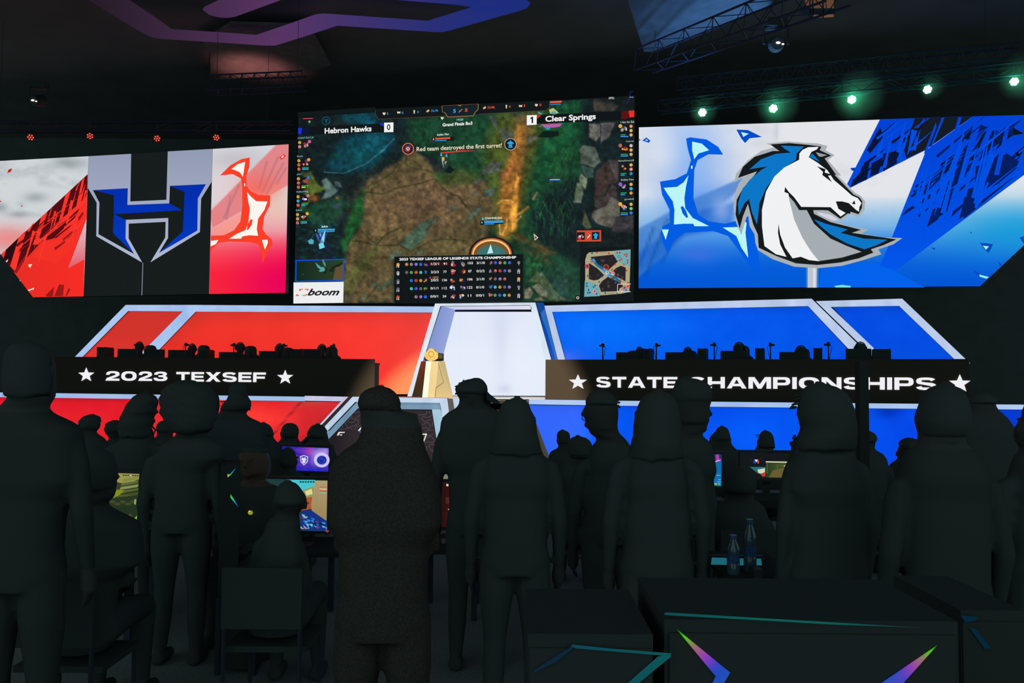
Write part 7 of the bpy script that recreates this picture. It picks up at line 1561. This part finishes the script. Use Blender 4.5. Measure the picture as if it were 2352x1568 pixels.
person('spectator in a baseball cap looking right, against the white portal', [(869.3, 1084, 1104), (871, 1074, 1108), (875, 1063, 1112), (880, 1055, 1116), (886, 1049, 1119), (892, 1046, 1120), (900, 1046, 1121), (907, 1048, 1122), (914, 1054, 1120), (920, 1055, 1118), (927, 1054, 1118), (933, 1052, 1122), (938, 1046, 1135), (943, 1037, 1148), (949, 1026, 1158), (957, 1018, 1166), (966, 1013, 1172), (990, 1010, 1178), (1017, 1007, 1181), (1031, 1006, 1180), (1060, 1014, 1176)], 4.9, 905, 926, voxel=.012, hair='cap', face=90, group=GS, bc=1095,
       extras=[brim([(1117, 897), (1124, 905), (1142, 919), (1148, 926), (1136, 926), (1118, 916)]), spikes([((1050, 893), (-1, .1)), ((1049, 903), (-1, .6)), ((1056, 881), (-.7, -.6)), ((1066, 876), (-.4, -.8)), ((1050, 888), (-1, -.3))], 4, 7)])
person('spectator with long dark hair standing right of the cap wearer', [(913, 1180, 1196), (915, 1170, 1203), (919, 1162, 1208), (925, 1155, 1212), (933, 1150, 1214), (942, 1146, 1220), (950, 1142, 1225), (960, 1139, 1229), (972, 1136, 1231), (995, 1131, 1234), (1012, 1128, 1239), (1028, 1125, 1243), (1042, 1122, 1247), (1054, 1118, 1256), (1070, 1112, 1260), (1110, 1104, 1266)], 4.1, 1040, 985, voxel=.012, hair='long', group=GS, bc=1186)
person('seated spectator with small narrow head before the blue front, left of the bun', [(988, 1287, 1297), (990, 1283, 1303), (994, 1280, 1307.5), (1000, 1278.5, 1309), (1008, 1279, 1310), (1016, 1280, 1309.5), (1022, 1281.5, 1308), (1028, 1283, 1307), (1031, 1278, 1309), (1034, 1268, 1316), (1040, 1262, 1322), (1052, 1259, 1326), (1080, 1258, 1328)], 9.2, 1018, 1029, seated=True, hair='short', voxel=.018, group=GT, bc=1292)
person('seated spectator with hair tied up, half hidden by the man in glasses', [(1001.5, 1321, 1333), (1003, 1316, 1340), (1006, 1312, 1348), (1011, 1308.5, 1354), (1018, 1306, 1358), (1028, 1305, 1361), (1040, 1305, 1362), (1052, 1307, 1361), (1060, 1300, 1366), (1072, 1288, 1376), (1100, 1284, 1380)], 6.6, 1050, 1058, seated=True, hair='curly', curl=.08, voxel=.014, group=GT, bc=1333)
person('man in glasses turned to the left before the blue front', [(896, 1372, 1390), (898.5, 1364, 1397), (902, 1356, 1402), (908, 1350, 1409), (916, 1346, 1415), (925, 1343.5, 1419.5), (935, 1342, 1421), (945, 1343, 1421), (953, 1344.5, 1421), (962, 1346, 1420.5), (971, 1347, 1419), (980, 1349.5, 1419), (989, 1352, 1421), (996, 1354.5, 1425), (1000, 1357, 1429), (1003, 1366, 1433), (1009, 1372, 1438), (1015, 1368, 1443), (1022, 1361, 1447), (1032, 1357, 1452), (1060, 1352, 1460)], 4.8, 930, 1003, voxel=.012, hair='curly', curl=.08, face=-88, group=GS, bc=1405,
       extras=[glasses([(1346, 957), (1337, 955), (1338, 963), (1344, 968)]), spikes([((1416, 918), (1, .2)), ((1419, 925), (1, -.1)), ((1420, 932), (.7, .6))], 5, 5)])
person('woman with long smooth hair seen from behind, left of the tall man in profile', [(897, 1500, 1520), (899, 1492, 1527), (904, 1483, 1535), (911, 1475, 1542), (920, 1468.5, 1548), (932, 1463, 1553), (945, 1459, 1556), (972, 1453.5, 1560), (1003, 1452, 1562), (1028, 1447.5, 1565), (1060, 1440, 1570), (1110, 1434, 1576)], 3.9, 1050, 985, voxel=.012, hair='long', group=GS, bc=1508)
person('tall man in sharp profile facing right, curly forelock over the word CHAMPIONSHIPS', [(867, 1566, 1584), (868.5, 1559, 1594), (871, 1555, 1604), (876, 1552, 1615), (882, 1550, 1625), (888, 1548, 1630), (895, 1545, 1633), (906, 1543, 1634.5), (921, 1542, 1634), (930, 1542, 1631), (936, 1542, 1629), (943, 1542, 1630), (950, 1543, 1630), (958, 1544, 1629), (967, 1546, 1627), (975, 1547, 1623), (983, 1548, 1622), (989, 1548, 1620), (993, 1547, 1612), (998, 1541, 1611), (1004, 1531, 1618), (1010, 1522, 1626), (1018, 1514, 1632), (1034, 1508, 1638), (1080, 1504, 1644)], 4.9, 925, 991, voxel=.0105, hair='curly', curl=.06, face=90, group=GS, bc=1572, ax=-.07,
       bumps=[(1632.5, 951.5, .014, .016, .014), (1630, 946, .011, .014, .02), (1625.5, 965.5, .014, .022, .011), (1622.5, 974.5, .013, .022, .009), (1617.5, 985.5, .018, .028, .017), (1628, 925, .012, .04, .012)],
       extras=[spikes([((1631, 892), (1, .6)), ((1634, 900), (.8, .8)), ((1629, 886), (1, .2)), ((1634, 907), (.3, 1))], 5, 9)])
person('seated spectator with headphones and tousled hair, left of the tall dome head', [(979.5, 1652, 1663), (981.5, 1648, 1667.5), (986, 1645, 1671), (992, 1642, 1674), (998, 1635, 1675.5), (1004, 1631, 1677), (1011, 1628.5, 1678), (1018, 1627, 1680.5), (1024, 1626, 1684), (1030, 1624, 1690), (1036, 1622, 1698), (1050, 1620, 1704), (1080, 1618, 1706)], 7.6, 1010, 1022, seated=True, hair='curly', curl=.12, voxel=.016, group=GT, bc=1660)
person('seated spectator with long dome-shaped hair alone against the blue front', [(989.5, 1750, 1762), (991, 1747, 1766.5), (995, 1744.5, 1770), (1001, 1742, 1773), (1007, 1740.5, 1774.5), (1018, 1739, 1776), (1026, 1737.5, 1777.5), (1030, 1733, 1780), (1035, 1722, 1787), (1041, 1718, 1791), (1060, 1714, 1796), (1080, 1712, 1798)], 8.2, 1026, 1029, seated=True, hair='long', voxel=.017, group=GT, bc=1757, extras=[glasses([(1739, 999), (1743, 999), (1743, 1004), (1740, 1005)])])
person('big spectator with spiky layered hair standing in front of the right desk', [(880.5, 1866, 1888), (882, 1858, 1898), (885, 1851, 1906), (890, 1845, 1916), (897, 1839, 1926), (906, 1835, 1935), (918, 1832, 1943), (931, 1830, 1948), (943, 1828, 1951), (955, 1828, 1953), (969, 1832, 1955), (984, 1838, 1956), (990, 1834, 1956), (1000, 1827, 1956), (1012, 1821, 1957), (1025, 1819, 1957), (1036, 1822, 1957), (1050, 1819, 1960), (1075, 1808, 1968), (1120, 1800, 1976)], 3.7, 1030, 984, voxel=.012, hair='long', curl=.06, group=GS, bc=1896, ax=-.03,
       extras=[spikes([((1832, 916), (-1, .4)), ((1829, 926), (-1, .5)), ((1826, 934), (-1, .6)), ((1833, 908), (-1, .1)), ((1824, 1000), (-.6, .8)), ((1822, 1016), (-.5, .9)), ((1824, 1030), (-.4, .9)), ((1838, 945), (-.6, 1))], 8, 4)])
person('seated spectator with round head right of the narrow upright stand', [(988, 1978, 1992), (989.5, 1972, 1997), (993, 1967, 2003.5), (999, 1964, 2009), (1006, 1963, 2011), (1013, 1964, 2009.5), (1020, 1967, 2006.5), (1027, 1969, 2003.5), (1032, 1962, 2006), (1036, 1952, 2017), (1042, 1944, 2028), (1054, 1938, 2035), (1070, 1935, 2037), (1082, 1936, 2034), (1110, 1936, 2032)], 6.7, 1016, 1029, seated=True, hair='short', voxel=.015, group=GT, bc=1987)
person('seated spectator with curly fringe in profile, left of the largest head at right', [(1006, 2078, 2096), (1008, 2074, 2102), (1012, 2070, 2107), (1018, 2066, 2111), (1024, 2066, 2113), (1030, 2068, 2114), (1042, 2067.5, 2115), (1052, 2066, 2116), (1057, 2060, 2118), (1061, 2050, 2124), (1068, 2045, 2128), (1078, 2043, 2132), (1110, 2040, 2138)], 7.0, 1032, 1054, seated=True, hair='curly', curl=.16, face=-80, voxel=.015, group=GT, bc=2092)
person('spectator with smooth large head and visible ear, standing at right', [(881.5, 2157, 2177), (883.5, 2149, 2184), (888, 2139, 2192), (895, 2129, 2200), (904, 2121, 2207), (914, 2115, 2211), (925, 2112, 2214), (936, 2108, 2216), (944, 2106, 2217), (955, 2105, 2217), (968, 2105, 2217), (980, 2107, 2216), (990, 2109, 2214), (1003, 2112, 2212), (1015, 2111, 2211), (1024, 2101, 2222), (1036, 2085, 2238), (1060, 2072, 2254), (1100, 2066, 2262)], 3.2, 1000, 1010, voxel=.011, hair='short', group=GS, bc=2165,
       bumps=[(2104, 962, .008, .012, .027)])
person('broad-shouldered spectator behind and right of the large smooth head', [(901.5, 2243, 2258), (903.5, 2236, 2265), (908, 2229, 2272), (915, 2223, 2279), (924, 2219, 2284), (932, 2217, 2284), (939, 2216, 2289), (946, 2212, 2297), (953, 2206, 2305), (962, 2198, 2313), (974, 2192, 2319), (990, 2188, 2329), (1010, 2186, 2332), (1040, 2186, 2328), (1062, 2187, 2324), (1100, 2190, 2320)], 4.9, 926, 938, voxel=.013, hair='short', group=GS, bc=2252)
person('spectator cut off by the right edge of the picture', [(918, 2368, 2396), (921, 2360, 2402), (928, 2355, 2409), (938, 2352.5, 2413), (946, 2351.5, 2416), (956, 2349, 2418), (964, 2343, 2420), (974, 2337.5, 2422), (984, 2333, 2424), (993, 2332, 2425), (1004, 2333, 2424), (1014, 2336, 2422), (1022, 2343, 2418), (1030, 2348, 2415), (1036, 2346, 2418), (1044, 2339, 2430), (1056, 2333, 2440), (1100, 2325, 2452)], 3.9, 1012, 1030, voxel=.013, hair='curly', curl=.08, group=GS, bc=2385)
EXTRA = 1
person('low seated spectator below the stream monitor, right of the blue desktop monitor', [(1076, 1690, 1706), (1078, 1682, 1714), (1083, 1674, 1722), (1090, 1668, 1728), (1098, 1664, 1732), (1108, 1662, 1735), (1122, 1662, 1735), (1134, 1666, 1731), (1142, 1670, 1727), (1150, 1660, 1738), (1160, 1644, 1754), (1180, 1636, 1762), (1230, 1632, 1766)], 5.4, 1130, 1142, seated=True, hair='short', voxel=.014, group=GT, bc=1698)

# chairs under the seated people of the crowd (a plain stacking chair each)
def chair(x, y, s=1, z0=0.0, label='', group='chairs under the seated spectators', proto=[None]):
    if proto[0] is None:
        r = empty('stacking_chair', (0, 0, 0), 'x', 'chair')
        MB().box((-.21, -.18, .36), (.21, .2, .39)).build('seat', M['seat'], r); MB().box((-.2, -.26, .5), (.2, -.235, .80)).build('backrest', M['seat'], r)
        for a in (-.19, .19):
            for b_ in (-.245, .18): MB().tube([(a, b_, 0), (a, b_, .36 if b_ > 0 else .7)], .012, 6).build('leg', M['metal'], r)
        proto[0] = r
    else:
        r = proto[0].copy(); COL.objects.link(r)
        for ch in list(proto[0].children):
            c = ch.copy(); COL.objects.link(c); c.parent = r
    r.location = (x, y, z0); r.rotation_euler = (0, 0, 0 if s > 0 else math.pi); tag(r, label, 'chair', group); return r
for o in [o for o in list(COL.objects) if o.name.split('.')[0] == 'person' and o.get('group') == GT]:
    chair(o.location.x, o.location.y - (.02 if 'facing the camera' not in o['label'] else -.02), -1 if 'facing the camera' in o['label'] else 1, 0, 'stacking chair under the ' + o['label'].split(',')[0].replace('seated ', '', 1)[:90])

# players on the stage, behind their monitors
def player(f, plane, zt, x, ytop, w_, label, back=1.05, deep=0):
    (px_, py_), = f([(x, ytop)]); q = plane.shift(-back); c = q.P(px_, py_); dd = c[1]; k = F / dd
    k = F / np.dot(c - CAM, FW); hw = w_ / 2; rows = []
    for dy, s in [(0, .35), (1.2, .62), (3, .82), (6, .97), (10, 1.0), (15, .97), (19, .85), (22, .7), (25, .75), (28, 1.6), (32, 2.4), (40, 2.7), (60, 2.8)]:
        rows.append((py_ + dy, px_ - hw * s, px_ + hw * s))
    r = person(label, rows, dd, py_ + 13, py_ + 23, seated=True, toward=True, hair='short', voxel=.022, group='players at the stage desks', legs=True, z0=ZD)
    m_ = MB(); cc_ = np.array([0, 0, 0.]); zc_ = c[2] - .1
    pts = [np.array([c[0] + (hw * 1.15 / k) * math.cos(t), dd, zc_ + .125 * math.sin(t)]) for t in np.linspace(0, math.pi, 12)]
    m_.tube(pts, .011, 6)
    for s in (-1, 1): m_.ball((c[0] + s * hw * 1.12 / k, dd, zc_), (.022, .045, .05), 10, 8)
    m_.build('headset', M['plastic'], r)
    return r
LPL = [(b1, K_left, zk1, 560, 331, 15, 'first player from the left at the 2023 TEXSEF desk'), (b1, K_left, zk1, 935, 346, 15, 'second player from the left at the 2023 TEXSEF desk'), (b1, K_left, zk1, 1275, 337, 18, 'third player from the left at the 2023 TEXSEF desk, head bent'),
       (b1, K_left, zk1, 1556, 345, 17, 'fourth player from the left at the 2023 TEXSEF desk'), (b1, K_left, zk1, 1856, 349, 17, 'rightmost player at the 2023 TEXSEF desk'),
       (b3, K_right, zk2, 484, 252, 14, 'first player from the left at the STATE CHAMPIONSHIPS desk, head low'), (b3, K_right, zk2, 718, 253, 16, 'second player from the left at the STATE CHAMPIONSHIPS desk'), (b3, K_right, zk2, 968, 230, 21, 'third player from the left at the STATE CHAMPIONSHIPS desk'),
       (b3, K_right, zk2, 1268, 246, 21, 'fourth player from the left at the STATE CHAMPIONSHIPS desk'), (b3, K_right, zk2, 1557, 229, 22, 'rightmost player at the STATE CHAMPIONSHIPS desk')]
gp = [None]
def gaming_chair(x, y, ztop, label):
    if gp[0] is None:
        r = empty('gaming_chair', (0, 0, 0), 'x', 'chair')
        MB().box((-.26, -.22, .32), (.26, .24, .39)).build('seat', M['leather'], r)
        MB().loft([[( w_ * math.cos(t), .27 + .06 * math.sin(t), z_) for t in np.linspace(0, 6.283, 21)[:-1]] for z_, w_ in [(.46, .2), (.6, .25), (.9, .27), (1.02, .22), (1.08, .15), (1.2, .15), (1.27, .12), (1.3, .06)]]).build('backrest', M['leather'], r, smooth=True)
        for s in (-1, 1):
            MB().box((s * .3 - .03, -.1, .66), (s * .3 + .03, .14, .69)).build('armrest', M['plastic'], r); MB().tube([(s * .27, .02, .44), (s * .3, .02, .67)], .02, 6).build('arm_post', M['plastic'], r)
        MB().tube([(0, 0, .08), (0, 0, .42)], .03, 10).build('gas_lift', M['metal'], r)
        q = MB()
        for k in range(5): a = k * 1.2566; q.tube([(0, 0, .09), (.3 * math.cos(a), .3 * math.sin(a), .06)], .022, 6); q.ball((.3 * math.cos(a), .3 * math.sin(a), .03), .03, 8, 6)
        q.build('star_base', M['plastic'], r); gp[0] = r
    else:
        r = gp[0].copy(); COL.objects.link(r)
        for ch in list(gp[0].children):
            c = ch.copy(); COL.objects.link(c); c.parent = r
    r.location = (x, y, ZD); r.scale = (1, 1, (ztop - ZD) / 1.3); tag(r, label, 'chair', 'gaming chairs on the stage'); return r
HB = [(600, 345), (985, 345), (1322, 350), (1590, 362), (1905, 356), (465, 262), (745, 262), (1003, 237), (1300, 250), (1590, 244)]
for i, (a, (hx, hy)) in enumerate(zip(LPL, HB)):
    f, pln, zt__, x, yt, w_, lab = a
    player(f, pln, zt__, x, yt, w_, lab)
    q = pln.shift(-1.38); p = q.P(*f([(hx, hy)])[0]); gaming_chair(p[0], p[1], p[2], 'black gaming chair behind the ' + lab.split(',')[0])

cam = bpy.data.cameras.new('camera'); co = bpy.data.objects.new('camera', cam); COL.objects.link(co)
cam.sensor_width = 36; cam.lens = F / 2352 * 36; cam.clip_start = .05; cam.clip_end = 200
m_ = Matrix(((RX[0], UPV[0], -FW[0], 0), (RX[1], UPV[1], -FW[1], 0), (RX[2], UPV[2], -FW[2], EYE), (0, 0, 0, 1)))
co.matrix_world = m_; SC.camera = co
vs = SC.view_settings; vs.view_transform = 'Standard'; vs.look = 'None'; vs.gamma = 1; vs.exposure = 0; vs.use_curve_mapping = False
SC.cycles.max_bounces = 5; SC.cycles.diffuse_bounces = 3; SC.cycles.volume_bounces = 1; SC.cycles.use_light_tree = True; SC.cycles.sample_clamp_indirect = 3
SC.cycles.volume_step_rate = 2
